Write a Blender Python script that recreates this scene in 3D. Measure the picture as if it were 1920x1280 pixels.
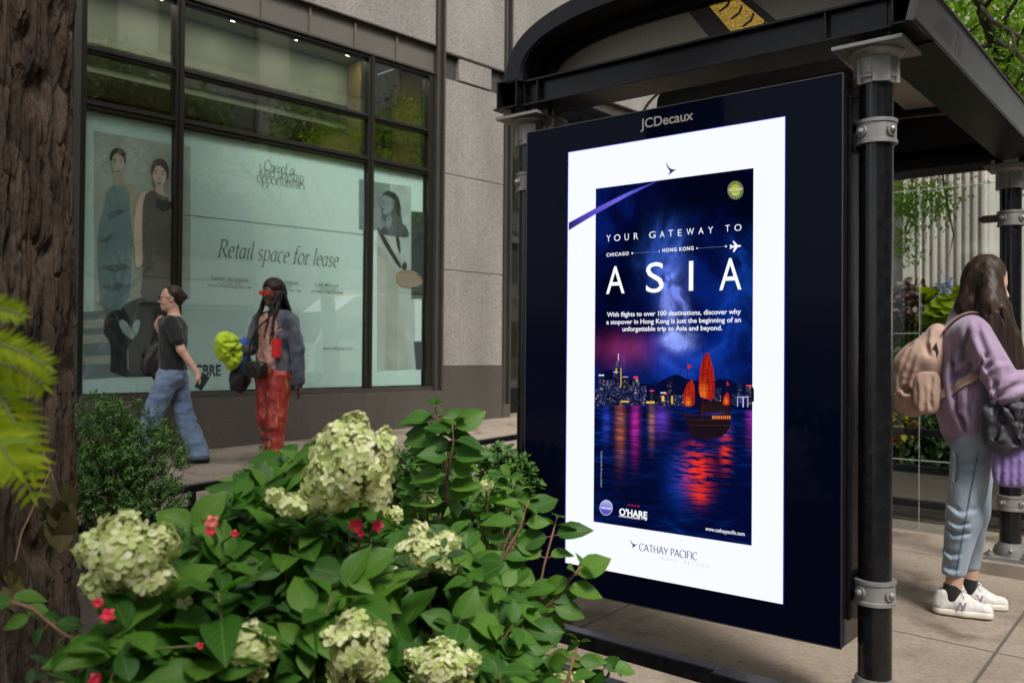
import bpy, bmesh, math, random
import numpy as np
from mathutils import Vector, Matrix, noise as mnoise
R_ = math.radians
S = bpy.context.scene
for o_ in list(bpy.data.objects): bpy.data.objects.remove(o_)

# ---------------------------------------------------------------- camera
CF, YAW, PITCH, ROLL, CH = 1663.74, .6813, .0125, .0083, 1.25
_fw = Vector((-math.sin(YAW)*math.cos(PITCH), math.cos(YAW)*math.cos(PITCH), math.sin(PITCH)))
_rt = Vector((math.cos(YAW), math.sin(YAW), 0)); _up = _rt.cross(_fw)
RX = math.cos(ROLL)*_rt + math.sin(ROLL)*_up
UP = -math.sin(ROLL)*_rt + math.cos(ROLL)*_up
cam = bpy.data.cameras.new('camera'); camo = bpy.data.objects.new('camera', cam)
S.collection.objects.link(camo)
M = Matrix.Identity(4)
for i in range(3):
    M[i][0] = RX[i]; M[i][1] = UP[i]; M[i][2] = -_fw[i]
M[2][3] = CH
camo.matrix_world = M
cam.sensor_width = 36; cam.lens = CF/1920*36; cam.clip_end = 1500; cam.clip_start = .05
cam.dof.use_dof = True; cam.dof.focus_distance = 3.2; cam.dof.aperture_fstop = 4.4
S.camera = camo
# ---------------------------------------------------------------- world and light
SUN_EL, SUN_AZ = 52, 118            # overcast: a very soft sun from above the street
w = bpy.data.worlds.new('World'); S.world = w; w.use_nodes = True
nt = w.node_tree; bg = nt.nodes['Background']
sky = nt.nodes.new('ShaderNodeTexSky'); sky.sky_type = 'NISHITA'; sky.sun_disc = False
sky.sun_elevation = R_(SUN_EL); sky.sun_rotation = R_(SUN_AZ)
sky.dust_density = 3.0; sky.air_density = 1.0; sky.ozone_density = 1.0
hs = nt.nodes.new('ShaderNodeHueSaturation'); hs.inputs['Saturation'].default_value = .22
nt.links.new(sky.outputs[0], hs.inputs['Color']); nt.links.new(hs.outputs[0], bg.inputs['Color'])
bg.inputs['Strength'].default_value = .085
sl = bpy.data.lights.new('sun', 'SUN'); sl.energy = 1.1; sl.angle = R_(14); sl.color = (1, .96, .9)
so = bpy.data.objects.new('sun', sl); S.collection.objects.link(so)
_d = Vector((math.sin(R_(SUN_AZ))*math.cos(R_(SUN_EL)), math.cos(R_(SUN_AZ))*math.cos(R_(SUN_EL)), math.sin(R_(SUN_EL))))
so.rotation_euler = _d.to_track_quat('Z', 'Y').to_euler()
S.view_settings.view_transform = 'Standard'; S.view_settings.look = 'None'
S.view_settings.gamma = 1; S.view_settings.use_curve_mapping = False
S.view_settings.exposure = 1.65
EXP = 2**S.view_settings.exposure
S.cycles.max_bounces = 8; S.cycles.transparent_max_bounces = 16
S.cycles.caustics_reflective = False; S.cycles.caustics_refractive = False

# ---------------------------------------------------------------- pixel -> plane helpers (real planes of the place)
CAMP = Vector((0, 0, CH))
def ray(px, py): return _fw + RX*((px-960)/CF) - UP*((py-640)/CF)
def at(px, py, d): return CAMP + ray(px, py)*d
def ony(px, py, y):
    r = ray(px, py); return CAMP + r*(y/r.y)
def onx(px, py, x):
    r = ray(px, py); return CAMP + r*(x/r.x)
FA = -.0837; FD = 9.0                 # facade: rotation about Z and distance
FN = Vector((-math.cos(FA), -math.sin(FA), 0)); FT = Vector((-math.sin(FA), math.cos(FA), 0))
def onf(px, py, dd=FD):
    r = ray(px, py); q = CAMP + r*(dd/r.dot(FN)); return (q.dot(FT), q.z)
G0 = (-.139, -.0196, .03)
def gz(x, y): return G0[0] + G0[1]*x + G0[2]*y
def ong(px, py):
    n = Vector((-G0[1], -G0[2], 1)); r = ray(px, py); return CAMP + r*((G0[0]-n.dot(CAMP))/n.dot(r))

# ---------------------------------------------------------------- mesh helpers
class MB:
    def __init__(s): s.v = []; s.f = []; s.mi = []; s.m = 0; s.uv = None
    def add(s, vs, fs):
        b = len(s.v); s.v.extend([tuple(v) for v in vs])
        for f in fs: s.f.append(tuple(i+b for i in f)); s.mi.append(s.m)
        return s
    def box(s, x0, x1, y0, y1, z0, z1):
        vs = [(x0,y0,z0),(x1,y0,z0),(x1,y1,z0),(x0,y1,z0),(x0,y0,z1),(x1,y0,z1),(x1,y1,z1),(x0,y1,z1)]
        return s.add(vs, [(0,3,2,1),(4,5,6,7),(0,1,5,4),(1,2,6,5),(2,3,7,6),(3,0,4,7)])
    def obox(s, c, ax, ay, az):       # oriented box: centre and half-axis vectors
        c, ax, ay, az = map(Vector, (c, ax, ay, az)); vs = []
        for z in (-1, 1):
            for (x, y) in ((-1,-1),(1,-1),(1,1),(-1,1)): vs.append(c+ax*x+ay*y+az*z)
        return s.add(vs, [(0,3,2,1),(4,5,6,7),(0,1,5,4),(1,2,6,5),(2,3,7,6),(3,0,4,7)])
    def tube(s, pts, rad, n=8, cap=True):
        pts = [Vector(p) for p in pts]
        if not hasattr(rad, '__len__'): rad = [rad]*len(pts)
        vs = []; fs = []; prev = None
        for i, p in enumerate(pts):
            t = (pts[min(i+1, len(pts)-1)] - pts[max(i-1, 0)])
            t = t.normalized() if t.length > 1e-9 else Vector((0,0,1))
            if prev is None:
                a = t.orthogonal().normalized()
            else:
                a = prev - t*prev.dot(t)
                a = a.normalized() if a.length > 1e-6 else t.orthogonal().normalized()
            prev = a; b = t.cross(a)
            for k in range(n):
                th = 2*math.pi*k/n
                vs.append(p + (a*math.cos(th) + b*math.sin(th))*rad[i])
        for i in range(len(pts)-1):
            for k in range(n):
                k2 = (k+1) % n
                fs.append((i*n+k, i*n+k2, (i+1)*n+k2, (i+1)*n+k))
        if cap:
            fs.append(tuple(range(n-1, -1, -1))); fs.append(tuple((len(pts)-1)*n+k for k in range(n)))
        return s.add(vs, fs)
    def lathe(s, prof, c=(0,0,0), n=32, cap=True):
        vs = []; fs = []
        for (r, z) in prof:
            for k in range(n):
                th = 2*math.pi*k/n; vs.append((c[0]+r*math.cos(th), c[1]+r*math.sin(th), c[2]+z))
        m = len(prof)
        for i in range(m-1):
            for k in range(n):
                k2 = (k+1) % n; fs.append((i*n+k, i*n+k2, (i+1)*n+k2, (i+1)*n+k))
        if cap:
            fs.append(tuple(range(n-1, -1, -1))); fs.append(tuple((m-1)*n+k for k in range(n)))
        return s.add(vs, fs)
    def ell(s, c, r, nu=16, nv=10):
        vs = []; fs = []
        for j in range(nv+1):
            ph = math.pi*j/nv
            for i in range(nu):
                th = 2*math.pi*i/nu
                vs.append((c[0]+r[0]*math.sin(ph)*math.cos(th), c[1]+r[1]*math.sin(ph)*math.sin(th), c[2]+r[2]*math.cos(ph)))
        for j in range(nv):
            for i in range(nu):
                i2 = (i+1) % nu; fs.append((j*nu+i, (j+1)*nu+i, (j+1)*nu+i2, j*nu+i2))
        return s.add(vs, fs)
    def rot(s, a):
        c, n = math.cos(a), math.sin(a); s.v = [(x*c-y*n, x*n+y*c, z) for (x, y, z) in s.v]; return s
    def poly(s, pts):                 # one ngon
        return s.add(pts, [tuple(range(len(pts)))])
    def prism(s, pts, off):           # closed outline (3D points) extruded by vector off
        n = len(pts); off = Vector(off); a = [Vector(p) for p in pts]
        return s.add(a+[p+off for p in a], [tuple(range(n-1,-1,-1)), tuple(range(n, 2*n))] + [(i, (i+1) % n, n+(i+1) % n, n+i) for i in range(n)])
def WM(o):
    m = Matrix.LocRotScale(o.location, o.rotation_euler, o.scale)
    return (WM(o.parent) @ o.matrix_parent_inverse @ m) if o.parent else m
def adopt(o, parent):                 # parent without moving: geometry is written in world metres
    o.parent = parent; o.matrix_parent_inverse = WM(parent).inverted()
def copy_tree(o, parent=None):
    c = o.copy(); S.collection.objects.link(c); c.parent = parent
    if parent: c.matrix_parent_inverse = o.matrix_parent_inverse.copy()
    for ch in list(o.children): copy_tree(ch, c)
    return c
def obj(name, mb, mats, parent=None, smooth=False, bevel=0, loc=None):
    me = bpy.data.meshes.new(name)
    if isinstance(mb, MB):
        me.from_pydata(mb.v, [], mb.f)
        if any(mb.mi): me.polygons.foreach_set('material_index', mb.mi)
        if mb.uv is not None:
            uvl = me.uv_layers.new(name='UVMap'); uvl.data.foreach_set('uv', np.asarray(mb.uv, 'f').ravel())
    else:
        me.from_pydata(*mb)
    if not isinstance(mats, (list, tuple)): mats = [mats]
    for m in mats: me.materials.append(m)
    if smooth is True: me.polygons.foreach_set('use_smooth', [True]*len(me.polygons))
    o = bpy.data.objects.new(name, me); S.collection.objects.link(o)
    if loc is not None: o.location = loc
    if parent: adopt(o, parent)
    if bevel:
        b = o.modifiers.new('bevel', 'BEVEL'); b.width = bevel; b.segments = 2; b.limit_method = 'ANGLE'; b.angle_limit = R_(40)
    if smooth == 'angle': smooth_angle(me, 35)
    return o
def smooth_angle(me, deg):
    me.polygons.foreach_set('use_smooth', [True]*len(me.polygons))
    bm = bmesh.new(); bm.from_mesh(me)
    for e in bm.edges:
        if len(e.link_faces) == 2 and e.calc_face_angle(0) > R_(deg): e.smooth = False
    bm.to_mesh(me); bm.free()
def tag(o, label=None, cat=None, group=None, kind=None):
    if label: o['label'] = label
    if cat: o['category'] = cat
    if group: o['group'] = group
    if kind: o['kind'] = kind
    return o
def thing(name, label, cat, loc=(0,0,0), rot=0, group=None):
    o = bpy.data.objects.new(name, None); S.collection.objects.link(o); o.empty_display_size = .1
    o.location = loc; o.rotation_euler = (0, 0, rot)
    return tag(o, label, cat, group)
def grid_mb(nu, nv, fn):
    mb = MB(); vs = [fn(i/nu, j/nv) for j in range(nv+1) for i in range(nu+1)]
    return mb.add(vs, [(j*(nu+1)+i, j*(nu+1)+i+1, (j+1)*(nu+1)+i+1, (j+1)*(nu+1)+i) for j in range(nv) for i in range(nu)])

# ---------------------------------------------------------------- text
_tc = {}
def text2d(body, off=0.0, track=1.0):
    """glyph outlines as flat triangles: (N,2) verts and faces, natural size"""
    k = (body, off, track)
    if k in _tc: return _tc[k]
    c = bpy.data.curves.new('lettering', 'FONT'); c.body = body; c.offset = off; c.space_character = track; c.resolution_u = 4
    o = bpy.data.objects.new('lettering', c); S.collection.objects.link(o)
    dg = bpy.context.evaluated_depsgraph_get()
    me = bpy.data.meshes.new_from_object(o.evaluated_get(dg))
    vs = np.array([v.co[:2] for v in me.vertices]) if len(me.vertices) else np.zeros((0, 2))
    fs = [tuple(p.vertices) for p in me.polygons]
    bpy.data.objects.remove(o); bpy.data.meshes.remove(me); bpy.data.curves.remove(c)
    _tc[k] = (vs, fs); return _tc[k]
def put_text(mb, body, f, u0, u1, v, cap, off=0.0, track=1.0, shear=0):
    """write body from u0 to u1 with its baseline at v and capitals cap high; f maps (u, v) to 3D"""
    vs, fs = text2d(body, off, track)
    if not len(vs): return
    capn = text2d('H')[0][:, 1].max()
    a, b = vs[:, 0].min(), vs[:, 0].max()
    P = []
    for (x, y) in vs:
        yy = y/capn*cap
        P.append(f(u0+(x-a)/(b-a)*(u1-u0)+shear*yy, v+yy))
    mb.add(P, fs)
# a light serif hand: strokes drawn with a broad nib; em units, x-height .42, capitals .66
def arc(cx, cy, rx, ry, a0, a1, n=14):
    return [(cx+rx*math.cos(R_(a0+(a1-a0)*i/n)), cy+ry*math.sin(R_(a0+(a1-a0)*i/n))) for i in range(n+1)]
GL = {
 'R': (.50, [[(.1,0),(.1,.66)], [(.1,.65),(.22,.66)]+arc(.24,.49,.16,.17,90,-90)+[(.1,.33)], [(.24,.33),(.34,.14),(.5,0)], [(.02,0),(.18,0)], [(.03,.66),(.12,.66)]]),
 'O': (.70, [arc(.35,.33,.31,.34,0,360,36)]),
 'e': (.38, [[(.07,.24),(.32,.26)]+arc(.2,.25,.13,.17,5,180)+arc(.21,.2,.14,.2,180,310)]),
 't': (.26, [[(.13,.55),(.12,.1)]+arc(.19,.09,.07,.09,180,310), [(.02,.41),(.25,.41)]]),
 'a': (.40, [arc(.18,.2,.13,.2,60,300,20)+[(.3,.14)], [(.31,.42),(.30,.1),(.33,.01),(.39,.05)], [(.2,.4),(.31,.42)]]),
 'i': (.20, [[(.1,.42),(.1,.06),(.13,.0),(.19,.04)], [(.03,.4),(.1,.42)], [(.095,.58),(.115,.6)]]),
 'l': (.20, [[(.1,.7),(.1,.06),(.13,0),(.19,.04)], [(.03,.68),(.1,.7)]]),
 's': (.31, [arc(.16,.32,.1,.1,30,210,12)+[(.2,.19)]+arc(.16,.1,.1,.1,40,-150,12)]),
 'p': (.44, [[(.1,.42),(.1,-.24)], [(.1,.35)]+arc(.24,.21,.15,.21,110,-110,20)+[(.1,.07)], [(.02,-.24),(.2,-.24)], [(.03,.4),(.1,.42)]]),
 'c': (.34, [arc(.2,.21,.14,.21,50,310,20)]),
 'f': (.27, [arc(.22,.6,.1,.1,40,180,8)+[(.12,.0)], [(.02,.41),(.25,.41)], [(.04,0),(.2,0)]]),
 'o': (.43, [arc(.215,.21,.17,.21,0,360,28)]),
 'r': (.29, [[(.1,.42),(.1,0)], [(.1,.3),(.16,.4),(.24,.42),(.28,.38)], [(.03,0),(.18,0)], [(.03,.4),(.1,.42)]]),
 'n': (.45, [[(.1,.42),(.1,0)], [(.1,.32),(.18,.41),(.28,.42),(.34,.34),(.34,0)], [(.03,0),(.17,0)], [(.27,0),(.42,0)], [(.03,.4),(.1,.42)]]),
 'k': (.43, [[(.1,.7),(.1,0)], [(.34,.41),(.1,.2)], [(.18,.26),(.4,0)], [(.03,0),(.17,0)], [(.03,.68),(.1,.7)]]),
 'd': (.45, [[(.34,.7),(.34,0)], [(.34,.35)]+arc(.2,.21,.15,.21,70,290,20)+[(.34,.07)], [(.27,.68),(.34,.7)], [(.34,0),(.42,.02)]]),
 'g': (.40, [arc(.19,.28,.13,.14,0,360,20), [(.1,.17),(.08,.08),(.3,.03)]+arc(.2,-.1,.15,.11,60,-240,18)+[(.1,.03)], [(.3,.38),(.38,.41)]]),
 'h': (.45, [[(.1,.7),(.1,0)], [(.1,.32),(.18,.41),(.28,.42),(.34,.34),(.34,0)], [(.03,0),(.17,0)], [(.27,0),(.42,0)], [(.03,.68),(.1,.7)]]),
 'u': (.45, [[(.1,.42),(.1,.1),(.16,.01),(.26,.02),(.34,.1)], [(.34,.42),(.34,.03),(.42,0)], [(.03,.41),(.1,.42)]]),
 'C': (.60, [arc(.34,.33,.29,.34,42,318,28)]),
 'A': (.62, [[(.04,0),(.3,.67)], [(.3,.67),(.57,0)], [(.14,.23),(.46,.23)]]),
 'T': (.56, [[(.28,.66),(.28,0)], [(.03,.65),(.53,.65)]]),
 'H': (.64, [[(.1,.66),(.1,0)], [(.54,.66),(.54,0)], [(.1,.34),(.54,.34)]]),
 'Y': (.56, [[(.02,.66),(.28,.3)], [(.54,.66),(.28,.3)], [(.28,.3),(.28,0)]]),
 'P': (.48, [[(.1,.66),(.1,0)], [(.1,.65),(.22,.66)]+arc(.24,.48,.18,.18,90,-90)+[(.1,.3)]]),
 'I': (.22, [[(.11,.66),(.11,0)]]),
 'F': (.46, [[(.1,.66),(.1,0)], [(.1,.65),(.44,.65)], [(.1,.35),(.36,.35)]]),
}
def nib_text(mb, body, f, u0, u1, v, em, thin=.012, thick=.055, nib=20, shear=0.0, gap=0.0):
    x = 0; pieces = []
    for ch in body:
        if ch == ' ': x += .24; continue
        wd, st = GL[ch]
        for s in st: pieces.append([(x+px, py) for (px, py) in s])
        x += wd+gap
    x1 = max(p[0] for s in pieces for p in s); x0 = min(p[0] for s in pieces for p in s)
    kx = (u1-u0)/(x1-x0)
    na = R_(nib)
    for s in pieces:
        L = []; Rr = []
        for i, (px, py) in enumerate(s):
            ax, ay = s[max(i-1, 0)]; bx, by = s[min(i+1, len(s)-1)]
            dx, dy = bx-ax, by-ay; l = math.hypot(dx, dy) or 1; dx /= l; dy /= l
            hw = .5*(thin+(thick-thin)*abs(dx*math.sin(na)-dy*math.cos(na))**1.5)
            L.append((px-dy*hw, py+dx*hw)); Rr.append((px+dy*hw, py-dx*hw))
        n = len(s)
        P = [f(u0+(a-x0)*kx+shear*b*em, v+b*em) for (a, b) in L+Rr]
        mb.add(P, [(i, i+1, n+i+1, n+i) for i in range(n-1)])

# ---------------------------------------------------------------- materials
def mat(name): 
    m = bpy.data.materials.new(name); m.use_nodes = True; return m, m.node_tree, m.node_tree.nodes['Principled BSDF']
def pm(name, col, rough=.6, metal=0., spec=.5, noise=0., nscale=8., bump=0., bscale=40., coat=0., col2=None):
    m, t, b = mat(name)
    b.inputs['Base Color'].default_value = (*col, 1); b.inputs['Roughness'].default_value = rough
    b.inputs['Metallic'].default_value = metal; b.inputs['Specular IOR Level'].default_value = spec
    if coat: b.inputs['Coat Weight'].default_value = coat; b.inputs['Coat Roughness'].default_value = .12
    if noise or bump:
        tc = t.nodes.new('ShaderNodeTexCoord')
    if noise:
        n = t.nodes.new('ShaderNodeTexNoise'); n.inputs['Scale'].default_value = nscale; n.inputs['Detail'].default_value = 6
        t.links.new(tc.outputs['Object'], n.inputs['Vector'])
        r = t.nodes.new('ShaderNodeValToRGB'); e = r.color_ramp.elements
        c2 = col2 or tuple(min(1, c*(1+noise)) for c in col); c1 = tuple(c*(1-noise) for c in col) if not col2 else col
        e[0].position = .3; e[1].position = .7; e[0].color = (*c1, 1); e[1].color = (*c2, 1)
        t.links.new(n.outputs[0], r.inputs[0]); t.links.new(r.outputs[0], b.inputs['Base Color'])
        mr = t.nodes.new('ShaderNodeMapRange'); mr.inputs[3].default_value = max(0, rough-.08); mr.inputs[4].default_value = min(1, rough+.1)
        t.links.new(n.outputs[0], mr.inputs[0]); t.links.new(mr.outputs[0], b.inputs['Roughness'])
    if bump:
        n2 = t.nodes.new('ShaderNodeTexNoise'); n2.inputs['Scale'].default_value = bscale; n2.inputs['Detail'].default_value = 4
        t.links.new(tc.outputs['Object'], n2.inputs['Vector'])
        bp = t.nodes.new('ShaderNodeBump'); bp.inputs['Strength'].default_value = bump; bp.inputs['Distance'].default_value = .01
        t.links.new(n2.outputs[0], bp.inputs['Height']); t.links.new(bp.outputs[0], b.inputs['Normal'])
    return m
def em(name, col, st=1.0):
    m, t, b = mat(name); t.nodes.remove(b)
    e = t.nodes.new('ShaderNodeEmission'); e.inputs[0].default_value = (*col, 1); e.inputs[1].default_value = st/EXP
    t.links.new(e.outputs[0], t.nodes['Material Output'].inputs[0]); return m
def glass(name, tint=(.8,.88,.84), ior=1.75, rough=0.0, dirt=0.0):
    m, t, b = mat(name); t.nodes.remove(b)
    tr = t.nodes.new('ShaderNodeBsdfTransparent'); tr.inputs[0].default_value = (*tint, 1)
    gl = t.nodes.new('ShaderNodeBsdfGlossy'); gl.inputs['Roughness'].default_value = rough
    lw = t.nodes.new('ShaderNodeLayerWeight'); lw.inputs['Blend'].default_value = .5
    pw = t.nodes.new('ShaderNodeMath'); pw.operation = 'POWER'; pw.inputs[1].default_value = 4.0; t.links.new(lw.outputs['Facing'], pw.inputs[0])
    f0 = ((ior-1)/(ior+1))**2
    fr = t.nodes.new('ShaderNodeMath'); fr.operation = 'MULTIPLY_ADD'; fr.inputs[1].default_value = 1-f0; fr.inputs[2].default_value = f0; t.links.new(pw.outputs[0], fr.inputs[0])
    tc = t.nodes.new('ShaderNodeTexCoord'); n = t.nodes.new('ShaderNodeTexNoise'); n.inputs['Scale'].default_value = .9; n.inputs['Detail'].default_value = 1
    t.links.new(tc.outputs['Object'], n.inputs['Vector'])
    bp = t.nodes.new('ShaderNodeBump'); bp.inputs['Strength'].default_value = .05; bp.inputs['Distance'].default_value = .02
    t.links.new(n.outputs[0], bp.inputs['Height']); t.links.new(bp.outputs[0], gl.inputs['Normal'])
    mx = t.nodes.new('ShaderNodeMixShader')
    t.links.new(fr.outputs[0], mx.inputs[0]); t.links.new(tr.outputs[0], mx.inputs[1]); t.links.new(gl.outputs[0], mx.inputs[2])
    t.links.new(mx.outputs[0], t.nodes['Material Output'].inputs[0]); return m
def granite(name, c1, c2, c3, scale=160., rough=.75):
    m, t, b = mat(name); tc = t.nodes.new('ShaderNodeTexCoord')
    v = t.nodes.new('ShaderNodeTexVoronoi'); v.inputs['Scale'].default_value = scale
    t.links.new(tc.outputs['Object'], v.inputs['Vector'])
    sp = t.nodes.new('ShaderNodeSeparateColor'); t.links.new(v.outputs['Color'], sp.inputs[0])
    r = t.nodes.new('ShaderNodeValToRGB'); e = r.color_ramp.elements
    e[0].position = .0; e[0].color = (*c1, 1); e[1].position = 1; e[1].color = (*c3, 1)
    k = e.new(.22); k.color = (*c2, 1); k = e.new(.75); k.color = (*[x*1.1 for x in c2], 1)
    t.links.new(sp.outputs[0], r.inputs[0])
    n = t.nodes.new('ShaderNodeTexNoise'); n.inputs['Scale'].default_value = 1.3; n.inputs['Detail'].default_value = 5
    mp = t.nodes.new('ShaderNodeMapping'); mp.inputs['Scale'].default_value = (1, 1, .35)
    t.links.new(tc.outputs['Object'], mp.inputs[0]); t.links.new(mp.outputs[0], n.inputs['Vector'])
    mr = t.nodes.new('ShaderNodeMapRange'); mr.inputs[1].default_value = .3; mr.inputs[2].default_value = .75; mr.inputs[3].default_value = .74; mr.inputs[4].default_value = 1.10
    t.links.new(n.outputs[0], mr.inputs[0])
    mx = t.nodes.new('ShaderNodeMix'); mx.data_type = 'RGBA'; mx.blend_type = 'MULTIPLY'; mx.inputs[0].default_value = 1
    t.links.new(r.outputs[0], mx.inputs[6]); t.links.new(mr.outputs[0], mx.inputs[7]); t.links.new(mx.outputs[2], b.inputs['Base Color'])
    b.inputs['Roughness'].default_value = rough
    bp = t.nodes.new('ShaderNodeBump'); bp.inputs['Strength'].default_value = .25; bp.inputs['Distance'].default_value = .004
    t.links.new(sp.outputs[0], bp.inputs['Height']); t.links.new(bp.outputs[0], b.inputs['Normal'])
    return m
def leafmat(name, cols, rough=.45, trans=.3, vein=.25, spec=.4):
    """cols: three greens picked per leaf; veins along the leaf's own UV"""
    m, t, b = mat(name); N = t.nodes.new
    geo = N('ShaderNodeNewGeometry'); r = N('ShaderNodeValToRGB'); e = r.color_ramp.elements
    e[0].color = (*cols[0], 1); e[1].color = (*cols[2], 1); k = e.new(.5); k.color = (*cols[1], 1)
    t.links.new(geo.outputs['Random Per Island'], r.inputs[0])
    uv = N('ShaderNodeUVMap'); sx = N('ShaderNodeSeparateXYZ'); t.links.new(uv.outputs[0], sx.inputs[0])
    ab = N('ShaderNodeMath'); ab.operation = 'SUBTRACT'; ab.inputs[1].default_value = .5; t.links.new(sx.outputs[0], ab.inputs[0])
    a2 = N('ShaderNodeMath'); a2.operation = 'ABSOLUTE'; t.links.new(ab.outputs[0], a2.inputs[0])
    # side veins: saw of (v - .5|u|) ; midrib: small |u|
    ma = N('ShaderNodeMath'); ma.operation = 'MULTIPLY_ADD'; ma.inputs[1].default_value = -.9; t.links.new(a2.outputs[0], ma.inputs[0]); t.links.new(sx.outputs[1], ma.inputs[2])
    mm = N('ShaderNodeMath'); mm.operation = 'MULTIPLY'; mm.inputs[1].default_value = 7; t.links.new(ma.outputs[0], mm.inputs[0])
    fr = N('ShaderNodeMath'); fr.operation = 'FRACT'; t.links.new(mm.outputs[0], fr.inputs[0])
    l1 = N('ShaderNodeMath'); l1.operation = 'LESS_THAN'; l1.inputs[1].default_value = .13; t.links.new(fr.outputs[0], l1.inputs[0])
    l2 = N('ShaderNodeMath'); l2.operation = 'LESS_THAN'; l2.inputs[1].default_value = .025; t.links.new(a2.outputs[0], l2.inputs[0])
    l1b = N('ShaderNodeMath'); l1b.operation = 'MULTIPLY'; l1b.inputs[1].default_value = .55; t.links.new(l1.outputs[0], l1b.inputs[0])
    mxv = N('ShaderNodeMath'); mxv.operation = 'MAXIMUM'; t.links.new(l1b.outputs[0], mxv.inputs[0]); t.links.new(l2.outputs[0], mxv.inputs[1])
    vm = N('ShaderNodeMath'); vm.operation = 'MULTIPLY'; vm.inputs[1].default_value = vein; t.links.new(mxv.outputs[0], vm.inputs[0])
    mix = N('ShaderNodeMix'); mix.data_type = 'RGBA'; t.links.new(vm.outputs[0], mix.inputs[0]); t.links.new(r.outputs[0], mix.inputs[6])
    mix.inputs[7].default_value = (.28, .36, .12, 1)
    t.links.new(mix.outputs[2], b.inputs['Base Color'])
    b.inputs['Roughness'].default_value = rough; b.inputs['Specular IOR Level'].default_value = spec
    bp = N('ShaderNodeBump'); bp.inputs['Strength'].default_value = .35; bp.inputs['Distance'].default_value = .003; bp.invert = True
    t.links.new(mxv.outputs[0], bp.inputs['Height']); t.links.new(bp.outputs[0], b.inputs['Normal'])
    tl = N('ShaderNodeBsdfTranslucent'); hsv = N('ShaderNodeHueSaturation'); hsv.inputs['Value'].default_value = 1.3; hsv.inputs['Saturation'].default_value = 1.15
    t.links.new(mix.outputs[2], hsv.inputs['Color']); t.links.new(hsv.outputs[0], tl.inputs[0])
    ms = N('ShaderNodeMixShader'); ms.inputs[0].default_value = trans
    t.links.new(b.outputs[0], ms.inputs[1]); t.links.new(tl.outputs[0], ms.inputs[2]); t.links.new(ms.outputs[0], t.nodes['Material Output'].inputs[0])
    return m
def concrete(name, c1, c2, joints):
    """pavement: joints = (u0, du, v0, dv) in world metres, light trowel mottling and stains"""
    m, t, b = mat(name); N = t.nodes.new; tc = N('ShaderNodeTexCoord')
    n = N('ShaderNodeTexNoise'); n.inputs['Scale'].default_value = .9; n.inputs['Detail'].default_value = 9; n.inputs['Roughness'].default_value = .65
    t.links.new(tc.outputs['Object'], n.inputs['Vector'])
    r = N('ShaderNodeValToRGB'); e = r.color_ramp.elements; e[0].position = .3; e[1].position = .72; e[0].color = (*c1, 1); e[1].color = (*c2, 1)
    t.links.new(n.outputs[0], r.inputs[0])
    n3 = N('ShaderNodeTexNoise'); n3.inputs['Scale'].default_value = 55; n3.inputs['Detail'].default_value = 3; t.links.new(tc.outputs['Object'], n3.inputs['Vector'])
    mr = N('ShaderNodeMapRange'); mr.inputs[1].default_value = .3; mr.inputs[2].default_value = .7; mr.inputs[3].default_value = .8; mr.inputs[4].default_value = 1.15; t.links.new(n3.outputs[0], mr.inputs[0])
    mu = N('ShaderNodeMix'); mu.data_type = 'RGBA'; mu.blend_type = 'MULTIPLY'; mu.inputs[0].default_value = 1
    t.links.new(r.outputs[0], mu.inputs[6]); t.links.new(mr.outputs[0], mu.inputs[7])
    # dark stains with shapes of their own
    n4 = N('ShaderNodeTexNoise'); n4.inputs['Scale'].default_value = 2.6; n4.inputs['Detail'].default_value = 5; n4.inputs['Distortion'].default_value = .6; t.links.new(tc.outputs['Object'], n4.inputs['Vector'])
    r4 = N('ShaderNodeValToRGB'); r4.color_ramp.elements[0].position = .54; r4.color_ramp.elements[1].position = .68; t.links.new(n4.outputs[0], r4.inputs[0])
    st = N('ShaderNodeMix'); st.data_type = 'RGBA'; st.blend_type = 'MULTIPLY'; st.inputs[7].default_value = (.48, .43, .38, 1)
    sm = N('ShaderNodeMath'); sm.operation = 'MULTIPLY'; sm.inputs[1].default_value = .9; t.links.new(r4.outputs[0], sm.inputs[0])
    t.links.new(sm.outputs[0], st.inputs[0]); t.links.new(mu.outputs[2], st.inputs[6])
    vo = N('ShaderNodeTexVoronoi'); vo.inputs['Scale'].default_value = 6.5; t.links.new(tc.outputs['Object'], vo.inputs['Vector'])
    lt = N('ShaderNodeMath'); lt.operation = 'LESS_THAN'; lt.inputs[1].default_value = .09; t.links.new(vo.outputs['Distance'], lt.inputs[0])
    sc = N('ShaderNodeSeparateColor'); t.links.new(vo.outputs['Color'], sc.inputs[0])
    g2 = N('ShaderNodeMath'); g2.operation = 'GREATER_THAN'; g2.inputs[1].default_value = .62; t.links.new(sc.outputs[0], g2.inputs[0])
    gm = N('ShaderNodeMath'); gm.operation = 'MULTIPLY'; t.links.new(lt.outputs[0], gm.inputs[0]); t.links.new(g2.outputs[0], gm.inputs[1])
    g3 = N('ShaderNodeMath'); g3.operation = 'MULTIPLY'; g3.inputs[1].default_value = .6; t.links.new(gm.outputs[0], g3.inputs[0])
    gum = N('ShaderNodeMix'); gum.data_type = 'RGBA'; gum.inputs[7].default_value = (.07, .062, .055, 1)
    t.links.new(g3.outputs[0], gum.inputs[0]); t.links.new(st.outputs[2], gum.inputs[6])
    sx = N('ShaderNodeSeparateXYZ'); t.links.new(tc.outputs['Object'], sx.inputs[0])
    ds = []
    for ax, o0, dd in ((0, joints[0], joints[1]), (1, joints[2], joints[3])):
        a = N('ShaderNodeMath'); a.operation = 'SUBTRACT'; a.inputs[1].default_value = o0; t.links.new(sx.outputs[ax], a.inputs[0])
        p = N('ShaderNodeMath'); p.operation = 'PINGPONG'; p.inputs[1].default_value = dd/2; t.links.new(a.outputs[0], p.inputs[0]); ds.append(p)
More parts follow.
